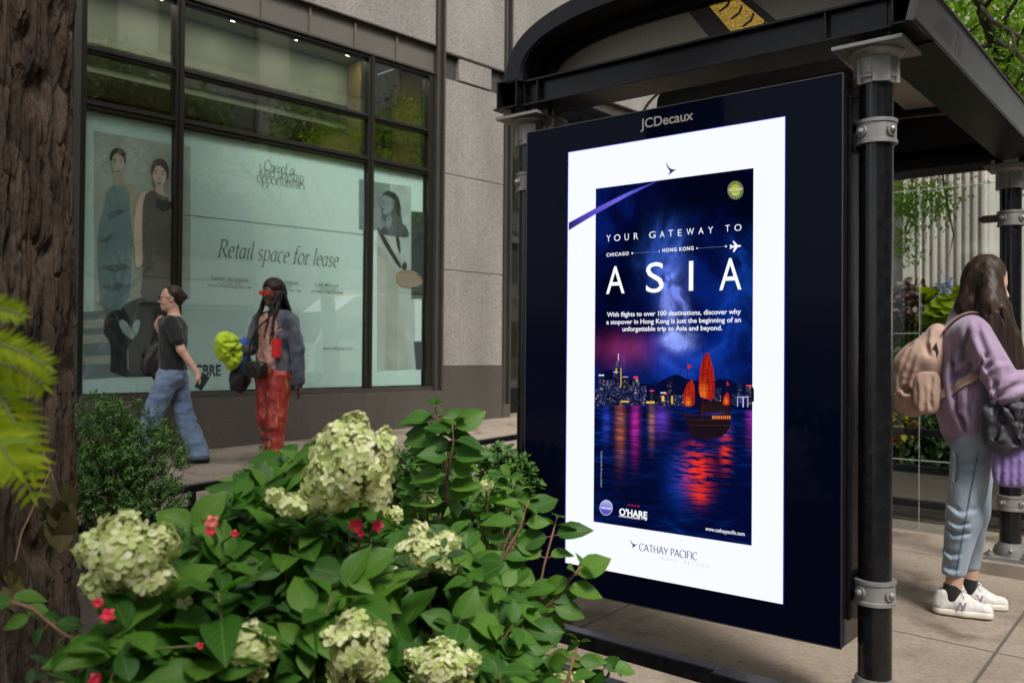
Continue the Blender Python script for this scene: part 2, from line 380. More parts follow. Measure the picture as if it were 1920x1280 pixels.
    mn = N('ShaderNodeMath'); mn.operation = 'MINIMUM'; t.links.new(ds[0].outputs[0], mn.inputs[0]); t.links.new(ds[1].outputs[0], mn.inputs[1])
    jr = N('ShaderNodeMapRange'); jr.inputs[1].default_value = .003; jr.inputs[2].default_value = .010; t.links.new(mn.outputs[0], jr.inputs[0])
    jm = N('ShaderNodeMix'); jm.data_type = 'RGBA'; jm.inputs[6].default_value = (.085, .072, .06, 1)
    t.links.new(jr.outputs[0], jm.inputs[0]); t.links.new(gum.outputs[2], jm.inputs[7]); t.links.new(jm.outputs[2], b.inputs['Base Color'])
    b.inputs['Roughness'].default_value = .8
    ad = N('ShaderNodeMath'); ad.operation = 'MULTIPLY_ADD'; ad.inputs[1].default_value = .12; t.links.new(n3.outputs[0], ad.inputs[0]); t.links.new(jr.outputs[0], ad.inputs[2])
    bp = N('ShaderNodeBump'); bp.inputs['Strength'].default_value = .4; bp.inputs['Distance'].default_value = .01
    t.links.new(ad.outputs[0], bp.inputs['Height']); t.links.new(bp.outputs[0], b.inputs['Normal'])
    return m

M_gran = granite('pink_granite', (.075,.068,.063), (.245,.224,.203), (.40,.375,.35), 120, .8)
M_base = granite('dark_granite', (.045,.038,.033), (.075,.065,.056), (.12,.105,.092), 150, .45)
M_bronze = pm('bronze_metal', (.062,.054,.045), .42, .25, .5, noise=.12, nscale=3)
M_bronze2 = pm('bronze_panel', (.115,.10,.085), .5, .15, .5, noise=.08, nscale=2)
M_wglass = glass('shop_glass', (.92,.98,.96), 2.15)
M_black = pm('black_steel', (.0048,.0048,.0062), .38, .0, .25, noise=.7, nscale=26, bump=.12, bscale=70, coat=.08)
M_gloss = pm('gloss_black_steel', (.006,.006,.007), .24, .0, .4, noise=.5, nscale=30, bump=.05, bscale=60, coat=.12)
M_cast = pm('cast_aluminium', (.25,.247,.24), .40, .35, .5, noise=.14, nscale=18, bump=.12, bscale=160)
M_white_print = pm('printed_film', (.76,.87,.85), .5)
M_ink = pm('black_print', (.012,.012,.013), .5)
M_road = pm('asphalt', (.045,.045,.047), .85, noise=.2, nscale=6, bump=.3, bscale=120)
M_soil = pm('soil', (.035,.024,.016), .95, noise=.4, nscale=30, bump=.8, bscale=60)
# ================================================================ GROUND
XC = .95                              # kerb line: the road lies beyond it
def gsheet(x0, x1, y0, y1, dz):
    return MB().add([(x, y, gz(x, y)+dz) for (x, y) in ((x0,y0),(x1,y0),(x1,y1),(x0,y1))], [(0,1,2,3)])
M_conc = concrete('pavement_concrete', (.185,.145,.11), (.32,.26,.205), (-.776, 1.52, 4.215, 1.52))
mbg = gsheet(-260, 260, -260, 260, -.30); tag(obj('ground', mbg, M_road), kind='structure')
mbg = gsheet(XC+.15, 13, -80, 120, -.16); tag(obj('road', mbg, M_road), kind='structure')
def slab(x0, x1, y0, y1, dz, th=.3):
    P = [(x, y, gz(x, y)+dz) for (x, y) in ((x0,y0),(x1,y0),(x1,y1),(x0,y1))]
    return MB().prism(P, (0, 0, -th))
tag(obj('sidewalk', slab(-13, XC, -60, 90, 0), M_conc), kind='structure')
M_kerb = concrete('kerb_concrete', (.26,.24,.21), (.36,.33,.30), (0, 3, .4, 3))
tag(obj('kerb', slab(XC+.002, XC+.15, -60, 90, .006), M_kerb), kind='structure')
tag(obj('far_sidewalk', slab(13, 19, -60, 90, .45, .6), M_kerb), kind='structure')

# ================================================================ SHOP BUILDING
def fbox(mb, t0, t1, z0, z1, x0, x1): # facade frame: t along, z up, x0..x1 depth (-9 is the window plane)
    mb.box(x0, x1, t0, t1, z0, z1)
bl = thing('shop_building', 'pink granite shop building with bronze framed display windows behind the walkers', 'building', FN*9+FT*6+Vector((0,0,.2)), FA)
g = MB()
def gp(t0, t1, z0, z1, x=-8.93): fbox(g, t0+.004, t1-.004, z0+.004, z1-.004, x-.12, x)
for a, b_ in ((1.06,2.36),(2.36,3.66),(3.66,4.945)): gp(7.945, 9.10, a, b_)
gp(8.21, 8.84, 4.965, 5.27)
for k in range(4):                    # upper ashlar, above the spandrel
    z0 = 5.335+k*1.75
    for (a, b_) in ((-3.2,-.9),(-.9,1.4),(1.4,3.2),(3.2,5.48),(5.48,7.79),(7.955,9.10),(9.26,11.6),(11.6,14.0),(14.0,16),(16,18.4)): gp(a, b_, z0 if a < 7.9 or k else (5.30 if a < 9 else 5.38), 5.335+(k+1)*1.75)
for k in range(3):
    z0 = 1.06+k*1.42
    for (a, b_) in ((-3.2,-.9),(-.9,1.4),(1.4,3.18)): gp(a, b_, z0, z0+1.42)
    for (a, b_) in ((14.16,16),(16,18.4)): gp(a, b_, z0, z0+1.42)
obj('wall', g.rot(FA), M_gran, bl, bevel=.006)
g = MB()                              # dark backing seen through the joints, behind every panel
fbox(g, -3.2, 3.19, -.3, 12.3, -9.3, -9.06); fbox(g, 7.85, 9.25, -.3, 12.3, -9.3, -9.06); fbox(g, 14.0, 18.4, -.3, 12.3, -9.3, -9.06)
fbox(g, 3.19, 7.85, 5.0, 12.3, -9.3, -9.06); fbox(g, 9.25, 14.0, 5.40, 12.3, -9.3, -9.06)
obj('backing_wall', g.rot(FA), pm('backing', (.03,.027,.024), .8), bl)
for a, b_ in ((-3.2,-.4),(-.4,2.2),(2.2,4.407),(4.407,6.63),(6.63,7.94)):
    g = MB(); fbox(g, a+.002, b_-.002, -.4, (.735 if a > 2 else 1.06), -9.2, -8.905); obj('plinth', g.rot(FA), M_base, bl, bevel=.004)
g = MB(); fbox(g, 7.944, 9.098, -.4, 1.058, -9.05, -8.915); obj('pier_base', g.rot(FA), M_base, bl, bevel=.004); g = MB(); fbox(g, 14.16, 18.4, -.4, 1.058, -9.05, -8.915); obj('plinth', g.rot(FA), M_base, bl, bevel=.004); g = MB(); fbox(g, 9.102, 9.25, -.4, .505, -9.1, -8.90)
obj('jamb_block', g.rot(FA), M_base, bl, bevel=.004)
g = MB()                              # spandrel over the window with fins, channels and the entrance lintel
fbox(g, 3.25, 7.795, 4.985, 5.325, -9.15, -8.985)
for t in (3.9, 4.56, 5.217, 5.848, 6.5, 7.15): fbox(g, t-.012, t+.012, 4.99, 5.32, -9.0, -8.955)
obj('spandrel', g.rot(FA), M_bronze2, bl)
g = MB()
fbox(g, 3.25, 7.795, 5.326, 5.345, -9.0, -8.915); fbox(g, 3.25, 7.795, 4.955, 4.984, -9.0, -8.935)
for t0 in (7.80, 9.105, 14.005):
    fbox(g, t0, t0+.03, .51 if t0 > 8 else .74, 12.3, -9.05, -8.90); fbox(g, t0+.115, t0+.145, .51 if t0 > 8 else .74, 12.3, -9.05, -8.90); fbox(g, t0+.03, t0+.115, .51 if t0 > 8 else .74, 12.3, -9.055, -8.965)
fbox(g, 7.946, 8.205, 4.952, 5.296, -9.06, -8.99); fbox(g, 8.845, 9.098, 4.952, 5.296, -9.06, -8.985)
fbox(g, 7.946, 9.098, 5.278, 5.296, -9.0, -8.92)
fbox(g, 3.19, 3.26, .74, 5.32, -9.06, -8.915)
obj('trim_channel', g.rot(FA), M_bronze, bl, bevel=.003)
# the display window: frame + nine panes
wn = obj('window', (lambda q: (fbox(q, 3.262, 7.795, .737, .79, -9.08, -8.93), q)[1])(MB()).rot(FA), M_bronze, bl)
g = MB(); ZT = [(.79,3.60),(3.685,4.145),(4.215,4.95)]; TT = [(3.325,4.225),(4.315,6.715),(6.805,7.70)]
for a, b_ in ((3.262,3.325),(4.225,4.315),(6.715,6.805),(7.70,7.795)): fbox(g, a, b_, .79, 4.953, -9.10, -8.955)
for a, b_ in ((3.325,4.225),(4.315,6.715),(6.805,7.70)):
    fbox(g, a, b_, 3.60, 3.685, -9.08, -8.965); fbox(g, a, b_, 4.145, 4.215, -9.08, -8.965); fbox(g, a, b_, 4.915, 4.95, -9.08, -8.965)
    fbox(g, a, b_, 3.636, 3.65, -8.966, -8.945); fbox(g, a, b_, 4.173, 4.187, -8.966, -8.945)
for c in (4.27, 6.76): fbox(g, c-.012, c+.012, .79, 4.95, -8.956, -8.935)
obj('frame', g.rot(FA), pm('dark_bronze', (.022,.019,.015), .35, .3), wn, bevel=.003)
for (z0, z1) in ZT:
    for (a, b_) in TT:
        g = MB(); z1b = min(z1, 4.915); fbox(g, a, b_, z0, z1b, -9.012, -9.0)
        obj('pane', g.rot(FA), M_wglass, wn)
# entrance beyond the pier: glazed doors under a transom, deep soffit
g = MB(); EJ = (9.26, 10.42, 11.6, 12.78, 13.94)
for t in EJ: fbox(g, t, t+.07, .3, 5.2, -9.35, -9.22)
for a, b_ in zip(EJ[:-1], EJ[1:]): fbox(g, a+.07, b_, 2.9, 3.0, -9.34, -9.24)
fbox(g, 9.26, 14.0, 5.2, 5.375, -9.35, -9.0)
en = obj('entrance', g.rot(FA), M_bronze, bl, bevel=.003)
for a, b_ in zip(EJ[:-1], EJ[1:]):
    a += .085; b_ -= .015; g = MB()
    fbox(g, a, a+.06, .34, 2.88, -9.31, -9.26); fbox(g, b_-.06, b_, .34, 2.88, -9.31, -9.26); fbox(g, a+.06, b_-.06, .34, .72, -9.31, -9.26); fbox(g, a+.06, b_-.06, 2.80, 2.88, -9.31, -9.26)
    obj('door', g.rot(FA), M_black, en)
    g = MB(); fbox(g, a+.06, b_-.06, .72, 2.80, -9.292, -9.28); obj('pane', g.rot(FA), M_wglass, en)
    g = MB(); fbox(g, a-.015, b_+.015, 3.0, 5.2, -9.30, -9.285); obj('transom_pane', g.rot(FA), M_wglass, en)
g = MB(); fbox(g, 9.37, 9.50, .80, .93, -9.2785, -9.2765); obj('access_sticker', g.rot(FA), pm('sticker_white', (.75,.76,.74), .5), en)
g = MB(); f_ = lambda u, v: (-9.274, u, v)
put_text(g, 'K', f_, 9.41, 9.46, .83, .07, .0); obj('sticker_mark', g.rot(FA), M_ink, en)
g = MB(); g.tube([(-9.23,10.25,1.0),(-9.2,10.25,1.05),(-9.2,10.25,1.75),(-9.23,10.25,1.8)], .014, 8); obj('door_handle', g.rot(FA), M_cast, en); g = MB(); g.tube([(-9.23,9.28,1.2),(-9.19,9.28,1.22),(-9.19,9.28,1.35),(-9.23,9.28,1.38)], .012, 8)
obj('door_handle', g.rot(FA), M_cast, en)
# rooms behind the glass
M_olive = pm('olive_plaster', (.20,.155,.045), .7, noise=.15, nscale=1.5); M_soff = pm('pale_soffit', (.42,.45,.36), .7)
M_lamp = em('downlight', (1, .90, .70), 75)
g = MB(); fbox(g, 3.0, 7.95, .2, 5.3, -14.2, -14.0); fbox(g, 2.9, 3.0, .2, 5.3, -14.2, -9.32); fbox(g, 7.96, 8.06, .2, 5.3, -14.2, -9.32)
fbox(g, 7.35, 7.62, .2, 5.28, -10.3, -10.0); obj('interior_wall', g.rot(FA), M_olive, bl)
g = MB(); fbox(g, 3.0, 7.95, 5.3, 5.36, -14.2, -9.31); fbox(g, 3.0, 7.95, 4.72, 4.78, -12.6, -10.4); fbox(g, 3.0, 7.95, 4.78, 5.29, -10.44, -10.4); fbox(g, 3.0, 7.95, 4.45, 4.60, -10.9, -10.6)
obj('interior_ceiling', g.rot(FA), M_soff, bl)
g = MB(); fbox(g, 3.0, 7.95, .1, .16, -14.2, -9.31); fbox(g, 9.26, 14.0, .27, .30, -14.2, -9.2); obj('interior_floor', g.rot(FA), pm('shop_floor', (.18,.16,.14), .4), bl)
for i, t in enumerate((3.6, 4.5, 5.4, 6.3, 7.1)):
    for j, (xx, zz) in enumerate(((-9.9, 5.3), (-11.5, 4.72))):
        q = Vector((xx, t+.25*j, zz)); g = MB().lathe([(.085,-.03),(.085,0)], q, 16); fx = obj('ceiling_lamp', g.rot(FA), M_cast, bl)
        g = MB().lathe([(.066,-.034),(.066,-.031)], q, 16); obj('lamp_disc', g.rot(FA), M_lamp, fx)
M_lob = pm('lobby_stone', (.40,.31,.22), .5, noise=.12, nscale=2)
g = MB(); fbox(g, 9.2, 9.26, .3, 5.3, -14.2, -9.36); fbox(g, 14.01, 14.1, .3, 5.3, -14.2, -9.31); fbox(g, 9.2, 14.1, .3, 5.3, -14.3, -14.2); obj('lobby_wall', g.rot(FA), M_lob, bl)
g = MB(); fbox(g, 9.26, 14.0, 5.22, 5.30, -14.2, -9.36); obj('lobby_ceiling', g.rot(FA), M_lob, bl)
g = MB(); fbox(g, 10.0, 10.12, 5.205, 5.215, -13.5, -9.5); fbox(g, 10.9, 11.02, 5.205, 5.215, -13.5, -9.5); obj('strip_lamp', g.rot(FA), em('strip_light', (1,.9,.72), 3), bl)

# ---------------------------------------------------------------- lease posters on the inside of the glass
def P3(x):                            # pixel outline -> facade plane at depth x (negative, facade frame)
    def f(px, py):
        t, z = onf(px, py, -x); v = FN*(-x)+FT*t; return (v.x, v.y, z)
    return f
def fl(x, t, z): v = FN*(-x)+FT*t; return (v.x, v.y, z)
def fpoly(mb, pts, x):
    f = P3(x); P = [Vector(f(*p)) for p in pts]; mb.prism(P, FN*.0015)
def smoothpoly(pts, it=2):
    for _ in range(it):
        q = []
        for i in range(len(pts)):
            a, b = pts[i], pts[(i+1) % len(pts)]; q += [(a[0]*.75+b[0]*.25, a[1]*.75+b[1]*.25), (a[0]*.25+b[0]*.75, a[1]*.25+b[1]*.75)]
        pts = q
    return pts
def ellp(cx, cy, rx, ry, rot=0, n=20):
    r = R_(rot); return [(cx+rx*math.cos(a)*math.cos(r)-ry*math.sin(a)*math.sin(r), cy+rx*math.cos(a)*math.sin(r)+ry*math.sin(a)*math.cos(r)) for a in [2*math.pi*i/n for i in range(n)]]
def prt(name, col): return pm(name, col, .55, noise=.14, nscale=4.5)
M_pgrey = prt('print_warm_grey', (.56,.54,.49)); M_pskin = prt('print_skin', (.60,.45,.36)); M_phair = prt('print_hair', (.07,.045,.03))
M_pdress = prt('print_blue_dress', (.24,.32,.345)); M_pdress2 = prt('print_dark_dress', (.115,.10,.088)); M_pline = prt('print_fold', (.14,.17,.18))
M_pdk = prt('print_black_coat', (.03,.032,.035)); M_ppale = prt('print_pale_grey', (.50,.53,.53)); M_pmid = prt('print_mid_grey', (.25,.28,.30)); M_ptan = prt('print_tan', (.33,.22,.15)); M_pcream = prt('print_cream', (.50,.48,.43))
def figure(po, name, mats, shapes, x0):
    """a flat printed picture: outlines in order, each a hair nearer the glass"""
    g = MB()
    for k, (mi, pts) in enumerate(shapes):
        g.m = mi; fpoly(g, pts, x0+.0006*(k+1))
    return obj(name, g, mats, po)
def poster(label, t0, t1, z0=.812, z1=3.586):
    a = Vector(fl(-9.03, (t0+t1)/2, z0)); p = thing('lease_poster', label, 'window poster', a, FA, 'lease posters inside the display window')
    g = MB(); g.add([fl(x, t, z) for x in (-9.034, -9.03) for (t, z) in ((t0,z0),(t1,z0),(t1,z1),(t0,z1))], [(0,3,2,1),(4,5,6,7),(0,1,5,4),(1,2,6,5),(2,3,7,6),(3,0,4,7)])
    obj('poster_sheet', g, M_white_print, p); return p
p1 = poster('narrow lease poster printed with two women in dresses, beside the tree trunk', 3.332, 4.218)
sh = [(0, [(176,245),(321,270),(321,568),(176,584)]),
 # black and white picture underneath: steps, coat and folded hands
 (7, [(156,585),(322,569),(322,700),(156,712)]),(8, [(156,600),(240,596),(240,612),(156,616)]),(7,[(156,650),(240,646),(240,660),(156,664)]),(8, [(156,628),(240,624),(240,640),(156,644)]),(8, [(156,668),(240,664),(240,680),(156,684)]),
 (6, smoothpoly([(192,622),(198,590),(216,583),(240,566),(262,558),(290,552),(322,556),(322,704),(206,708),(208,660),(206,640)],1)),
 (5, smoothpoly([(222,603),(229,598),(236,602),(244,612),(251,622),(253,631),(249,636),(243,634),(233,626),(227,616)],1)), (5, smoothpoly([(263,601),(256,598),(251,604),(248,614),(252,622),(255,630),(259,622),(262,612)],1)), (9, [(236,612),(246,628),(245,629),(235,613)]), (9, [(232,615),(241,631),(240,632),(231,616)]), (9, [(241,609),(250,624),(249,625),(240,610)]), (9, [(249,600),(262,560),(263.5,560),(251,602)]), (9, [(222,604),(214,586),(215.5,585),(224,603)]),
 (7, [(238,655),(241,654),(242,693),(239,694)]),
 # woman in the pale blue dress
 (1, smoothpoly([(212,350),(215,326),(211,306),(226,304),(228,330),(236,344),(258,350),(262,372),(260,420),(262,455),(270,492),(258,500),(252,470),(246,420),(240,372),(206,368),(197,380),(195,368),(198,352)],2)),
 (3, smoothpoly([(206,350),(218,347),(238,348),(244,372),(244,404),(248,440),(248,500),(240,580),(188,583),(187,530),(182,500),(184,430),(194,396),(198,368)],1)),
 (9, [(197,402),(222,392),(240,394),(222,404),(206,412)]),(9, [(184,452),(206,440),(216,438),(200,456)]),(9, [(184,500),(230,494),(246,502),(214,512)]),(9, [(188,536),(220,530),(246,534),(206,548)]),
 (1, ellp(221,305,13,22,-4)), (1, ellp(221,316,9,14,-4)),
 (2, smoothpoly([(206,300),(207,286),(214,278),(226,277),(234,284),(237,298),(235,312),(233,298),(222,287),(212,291),(208,306)],2)),
 (2, ellp(215.5,304,2.6,.9,8)), (2, ellp(227,305,2.6,.9,8)), (2, ellp(215.5,299.5,3.4,.7,4)), (2, ellp(227,300.5,3.4,.7,8)), (9, ellp(221,321,4,1.3,4)), (9, ellp(220.5,313.5,1.6,.7)),
 # woman in the dark dress
 (1, smoothpoly([(290,362),(294,344),(306,346),(308,366),(321,378),(321,404),(275,392),(266,400),(268,440),(266,470),(268,490),(262,503),(254,500),(254,478),(250,440),(254,392),(262,364),(276,356)],2)),
 (4, smoothpoly([(268,368),(286,354),(300,366),(321,372),(321,560),(262,566),(270,500),(266,440)],1)),
 (6, [(292,372),(321,378),(321,392),(304,398),(292,388)]),
 (1, ellp(299,326,13,24,-3)), (1, ellp(299,340,9,14,-3)),
 (2, smoothpoly([(283,322),(284,306),(292,298),(304,297),(313,304),(317,320),(315,340),(312,322),(300,309),(290,314),(286,330)],2)),
 (2, ellp(293,325,2.8,.9,10)), (2, ellp(305,327,2.8,.9,10)), (2, ellp(293,320,3.6,.8,6)), (2, ellp(305,321.5,3.6,.8,10)), (9, ellp(299,344,4.4,1.3,4)), (9, ellp(299,335,1.8,.8)),
]
figure(p1, 'photo_print', [M_pgrey, M_pskin, M_phair, M_pdress, M_pdress2, M_ppale, M_pdk, M_pmid, M_pcream, M_pline], sh, -9.03)
p2 = poster('wide middle lease poster lettered Retail space for lease', 4.338, 6.703)
g = MB(); g.m = 0
fpoly(g, [(341,272),(357,276),(357,562),(341,561)], -9.0296); g.m = 1; fpoly(g, [(673,336),(683,337),(683,432),(673,430)], -9.0296)
obj('photo_print', g, [M_pgrey, M_pmid], p2)
g = MB(); fpoly(g, [(341,401.4),(684.5,439.6),(684.5,441.4),(341,403.2)], -9.0295); obj('sheet_seam', g, M_pline, p2)
f9 = lambda u, v: fl(-9.028, u, v)
def pxline(px0, py0, px1, py1):
    a = onf(px0, py0, 9.028); b = onf(px1, py1, 9.028); return a[0], b[0], (a[1]+b[1])/2
g = MB()
u0, u1, v = pxline(408, 481, 632, 501); nib_text(g, 'Retail space for lease', f9, u0, u1, v, .29, .020, .062, 25, .20, .0)
obj('lettering', g, M_ink, p2)
g = MB()
for s, x0, y0, x1, y1 in (('One of a', 496, 321, 551, 328), ('kind flagship', 486, 330, 569, 341), ('opportunities', 482, 342.5, 571, 354.5)):
    u0, u1, v = pxline(x0, y0, x1, y1); nib_text(g, s, f9, u0, u1, v, .185, .016, .055, 15, 0, -.03)
obj('lettering', g, M_ink, p2)
g = MB()
for s, x0, y0, x1, y1, c, o_ in (('DANNY JACOBSON',396,526,465,527.5,.036,.012),('+1 312 935 1997',410,533,451,533.6,.024,0),('DANNY.JACOBSON@CBRE.COM',390,538,470,540.5,.027,.008),
  ('STEPHEN ANSARI',499,531,559,533,.036,.012),('+1 312 935 1997',510,538,548,539,.024,0),('STEPHEN.ANSARI@CBRE.COM',493,543.5,564,547,.027,.008),
  ('LUKE MOLLOY',591,537,635,538,.036,.012),('+1 312 935 1997',594,543.5,631,544,.024,0),('LUKE.MOLLOY@CBRE.COM',583,548,642,551,.027,.008),('MORE INFORMATION',607,656,660,656,.03,.002)):
    u0, u1, v = pxline(x0, y0, x1, y1); put_text(g, s, f9, u0, u1, v, c, o_, 1.25)
    if c != .036 and c != .024: obj('contact_lettering', g, M_ink, p2); g = MB()
u0, u1, v = pxline(365, 705, 414, 703.5); put_text(g, 'CBRE', f9, u0, u1, v, .115, .03, 1.0)
obj('lettering', g, M_ink, p2)
p3 = poster('narrow lease poster with a man in profile above a coat and tan bag', 6.822, 7.668)
sh = [(1, [(699,340),(731,345),(731,432),(699,432)]), (4, [(731,345),(771,350),(771,436),(731,432)]),
 (4, [(707,432),(775,436),(779,692),(707,695)]),
 (6, [(771,396),(796,398),(796,560),(771,560)]),(0, [(776,640),(793,640),(793,692),(780,693)]),
 (5, smoothpoly([(708,436),(748,440),(756,520),(748,560),(762,640),(770,692),(712,694),(708,560)],2)),
 (3, smoothpoly([(712,430),(724,422),(734,412),(746,412),(756,418),(766,432),(768,446),(744,444),(716,440)],2)),
 (0, smoothpoly([(706,424),(712,428),(740,476),(754,500),(750,504),(736,484),(712,444)],1)), (0, smoothpoly([(740,440),(748,440),(752,476),(748,474)],1)),
 (3, smoothpoly([(714,385),(712,378),(717,362),(726,358),(738,360),(748,372),(752,400),(756,424),(740,420),(732,412),(722,414),(716,408),(716,396)],2)),
 (1, smoothpoly([(713,384),(714,372),(720,366),(733,366),(738,378),(736,396),(728,402),(720,402),(717,396),(718,390)],2)),
 (0, smoothpoly([(716,364),(724,357),(738,359),(749,372),(753,398),(748,410),(742,392),(738,374),(728,368)],2)),
 (0, ellp(719.5,378,3,.9,10)), (1, ellp(737,380,3,4.6)), (0, ellp(737,380,1.4,2.6)), (0, ellp(718,391,2.4,.8,8)),
 (1, smoothpoly([(724,402),(736,404),(734,424),(724,430)],1)),
 (2, smoothpoly([(744,508),(776,504),(792,524),(792,534),(772,540),(752,538),(742,526)],2)),
 (0, smoothpoly([(752,500),(760,488),(764,500),(760,508)],1)),
]
figure(p3, 'photo_print', [M_pdk, M_pmid, M_ptan, prt('print_coat_grey', (.09,.095,.10)), M_ppale, M_pcream, prt('print_deep_green', (.035,.05,.045))], sh, -9.03)

# ================================================================ ACROSS THE STREET (seen in the window reflections)
ob = thing('corner_building', 'pale stone shop building across the street mirrored in the display window', 'building', (19.5, 6, .6))
M_opp = granite('limestone', (.34,.31,.27), (.50,.47,.42), (.62,.59,.54), 30, .85); M_oppg = pm('dark_window_glass', (.02,.025,.028), .08, spec=.8)
g = MB(); g.box(19.5, 32, -50, 70, -2, 3.1); g.box(19.5, 32, -50, 70, 4.3, 20)
g.box(19.9, 32, -50, 70, 3.1, 4.3); obj('wall', g, M_opp, ob)
g = MB()
for i in range(20): g.box(19.1, 19.5, -47+i*6, -46.1+i*6, -.5, 20)
obj('pilaster', g, M_opp, ob)
for i in range(19):
    y0 = -45.6+i*6
    for (z0, z1) in ((.4,3.0),(5.2,8.2),(9.4,12.4),(13.6,16.6)):
        if -30 < y0 < 45: g = MB().box(19.42, 19.49, y0+.3, y0+4.6, z0, z1); obj('window', g, M_oppg, ob)
g = MB().box(19.3, 19.49, -8, 26, 3.2, 4.2); obj('sign_band', g, pm('white_fascia', (.62,.64,.62), .5), ob)
g = MB(); put_text(g, 'ANN TAYLOR', lambda u, v: (19.28, -u, v), -14, -8, 3.45, .5, .01, 1.3); obj('lettering', g, pm('grey_letter', (.2,.22,.22), .5), ob)

vn = thing('delivery_truck', 'white truck standing in the road, mirrored low in the display window', 'truck', (5.2, 16.5, gz(5.2,16.5)-.16)); zr = gz(5.2, 16.5)-.16
g = MB(); Q = [(13.7,.55),(13.7,1.35),(14.25,2.25),(14.9,2.72),(15.6,2.85),(21.0,2.85),(21.0,.55)]
g.prism([(4.15, y, zr+z) for (y, z) in Q], (2.05, 0, 0)); M_tw = pm('truck_white', (.78,.79,.79), .3, coat=.4); obj('body', g, M_tw, vn, bevel=.05)
M_tg = pm('truck_glass', (.01,.012,.014), .06, spec=.8)
g = MB(); g.prism([(4.142,14.15,zr+1.45),(4.142,15.5,zr+1.45),(4.142,15.5,zr+2.1),(4.142,14.55,zr+2.1)], (.006,0,0)); obj('side_window', g, M_tg, vn)
g = MB(); g.obox((5.175, 13.93, zr+1.85), (.9,0,0), (0,.27,.43), (0,-.012,.008)); obj('windscreen', g, M_tg, vn)
for y in (14.6, 19.6):
    for x in (4.2, 6.05): wh = obj('wheel', MB().obox((0,0,0),(.1,0,0),(0,.01,0),(0,0,.01)) if False else (lambda m_: (m_.tube([(x, y, zr+.42), (x+.18, y, zr+.42)], .42, 24), m_)[1])(MB()), pm('tyre', (.02,.02,.021), .8), vn); obj('rim', MB().tube([(x-.004, y, zr+.42), (x+.02, y, zr+.42)], .22, 16), M_cast, wh)
for k in range(4): obj('roof_lamp', MB().box(4.5+k*.4, 4.62+k*.4, 15.0, 15.1, zr+2.80, zr+2.87), em('amber_lamp', (1,.35,.03), 1.5), vn)
# ================================================================ BUS SHELTER
sh_ = thing('bus_shelter', 'black bus shelter with domed roof on round black posts with grey collars', 'bus shelter', (-1.7, 4.4, .02))
PX0, PX1, PY0, PY1 = -2.49, -.963, 3.20, 5.635
ZB = 2.352                            # underside of the roof beams
M_rust = pm('rusty_bolt', (.06,.035,.025), .8)
def post(x, y):
    z0 = gz(x, y); p = obj('post', MB().lathe([(.056, z0+.12), (.056, 2.26)], (x, y, 0), 32), M_gloss, sh_, smooth='angle')
    b = MB(); b.lathe([(.066,.0),(.066,.06),(.062,.068),(.062,.074)], (x, y, z0+.09), 32)
    b.box(x-.11, x+.11, y-.11, y+.11, z0+.07, z0+.09)
    for sx in (-1, 1):
        for sy in (-1, 1): b.lathe([(.02,0),(.02,.016),(.012,.018),(.012,.034),(.006,.04)], (x+.085*sx, y+.085*sy, z0+.09), 8)
    for k in range(4): b.ell((x+.066*math.cos(k*1.571+.2), y+.066*math.sin(k*1.571+.2), z0+.125), (.011,.011,.011), 10, 6)
    obj('post_base', b, M_cast, p, smooth='angle')
    obj('footing', MB().box(x-.15, x+.15, y-.15, y+.15, z0-.05, z0+.07), pm('footing_concrete', (.24,.20,.16), .9, noise=.2, nscale=9), p, bevel=.006)
    for zc in (2.025, .435):
        c = MB().lathe([(.063,-.042),(.070,-.042),(.070,-.030),(.066,-.028),(.066,.028),(.070,.030),(.070,.042),(.063,.042)], (x, y, zc), 40)
        for k in range(4):
            a = -2.05+k*math.pi/2; d = Vector((math.cos(a), math.sin(a), 0)); q = Vector((x, y, zc))
            c.tube([q+d*.060, q+d*.072, q+d*.0725, q+d*.078, q+d*.083], [.021,.021,.012,.011,.004], 14)
        # split seam
        obj('collar', c, M_cast, p, smooth='angle')
    c = MB().lathe([(.060,2.19),(.063,2.19),(.063,2.205),(.068,2.21),(.068,2.222),(.064,2.226),(.066,2.275),(.072,2.285),(.088,2.293),(.092,2.300),(.092,2.306)], (x, y, 0), 40)
    for k in range(4):
        a = k*math.pi/2+.52; d = Vector((math.cos(a), math.sin(a), 0)); e = Vector((-d.y, d.x, 0))
        c.obox(Vector((x, y, 2.235))+d*.064, d*.007, e*.030, Vector((0,0,.045)))
    c.box(x-.118, x+.118, y-.118, y+.118, 2.306, 2.320)
    obj('capital', c, M_cast, p, smooth='angle', bevel=.0015)
    for sx in (-1, 1):
        for sy in (-1, 1): obj('bolt', MB().lathe([(.011,2.320),(.011,2.3515)], (x+.06*sx, y+.06*sy, 0), 6), M_rust, p)
    return p
for x in (PX0, PX1):
    for y in (PY0, PY1): post(x, y)
# beams: channel end beam with flanges, long eave beams, open tube stubs
def channel(mb, x0, x1, yf, th, z0, z1, d=1):
    mb.box(x0, x1, yf+d*.030, yf+d*.042, z0+.010, z1-.010)
    mb.box(x0, x1, min(yf, yf+d*th), max(yf, yf+d*th), z0, z0+.010); mb.box(x0, x1, min(yf, yf+d*th), max(yf, yf+d*th), z1-.010, z1)
bm_ = MB(); channel(bm_, -2.47, -.885, 3.10, .20, ZB, ZB+.115)
for x in (-2.46, -2.385, -1.11): bm_.box(x-.004, x+.004, 3.102, 3.1298, ZB+.0102, ZB+.1048)
bm_.box(-1.02, -.905, 3.126, 3.1296, ZB+.011, ZB+.104)
obj('end_beam', bm_, M_black, sh_, bevel=.002)
bm_ = MB(); channel(bm_, -2.47, -.885, 5.74, .20, ZB, ZB+.115, -1); obj('end_beam', bm_, M_black, sh_, bevel=.002)
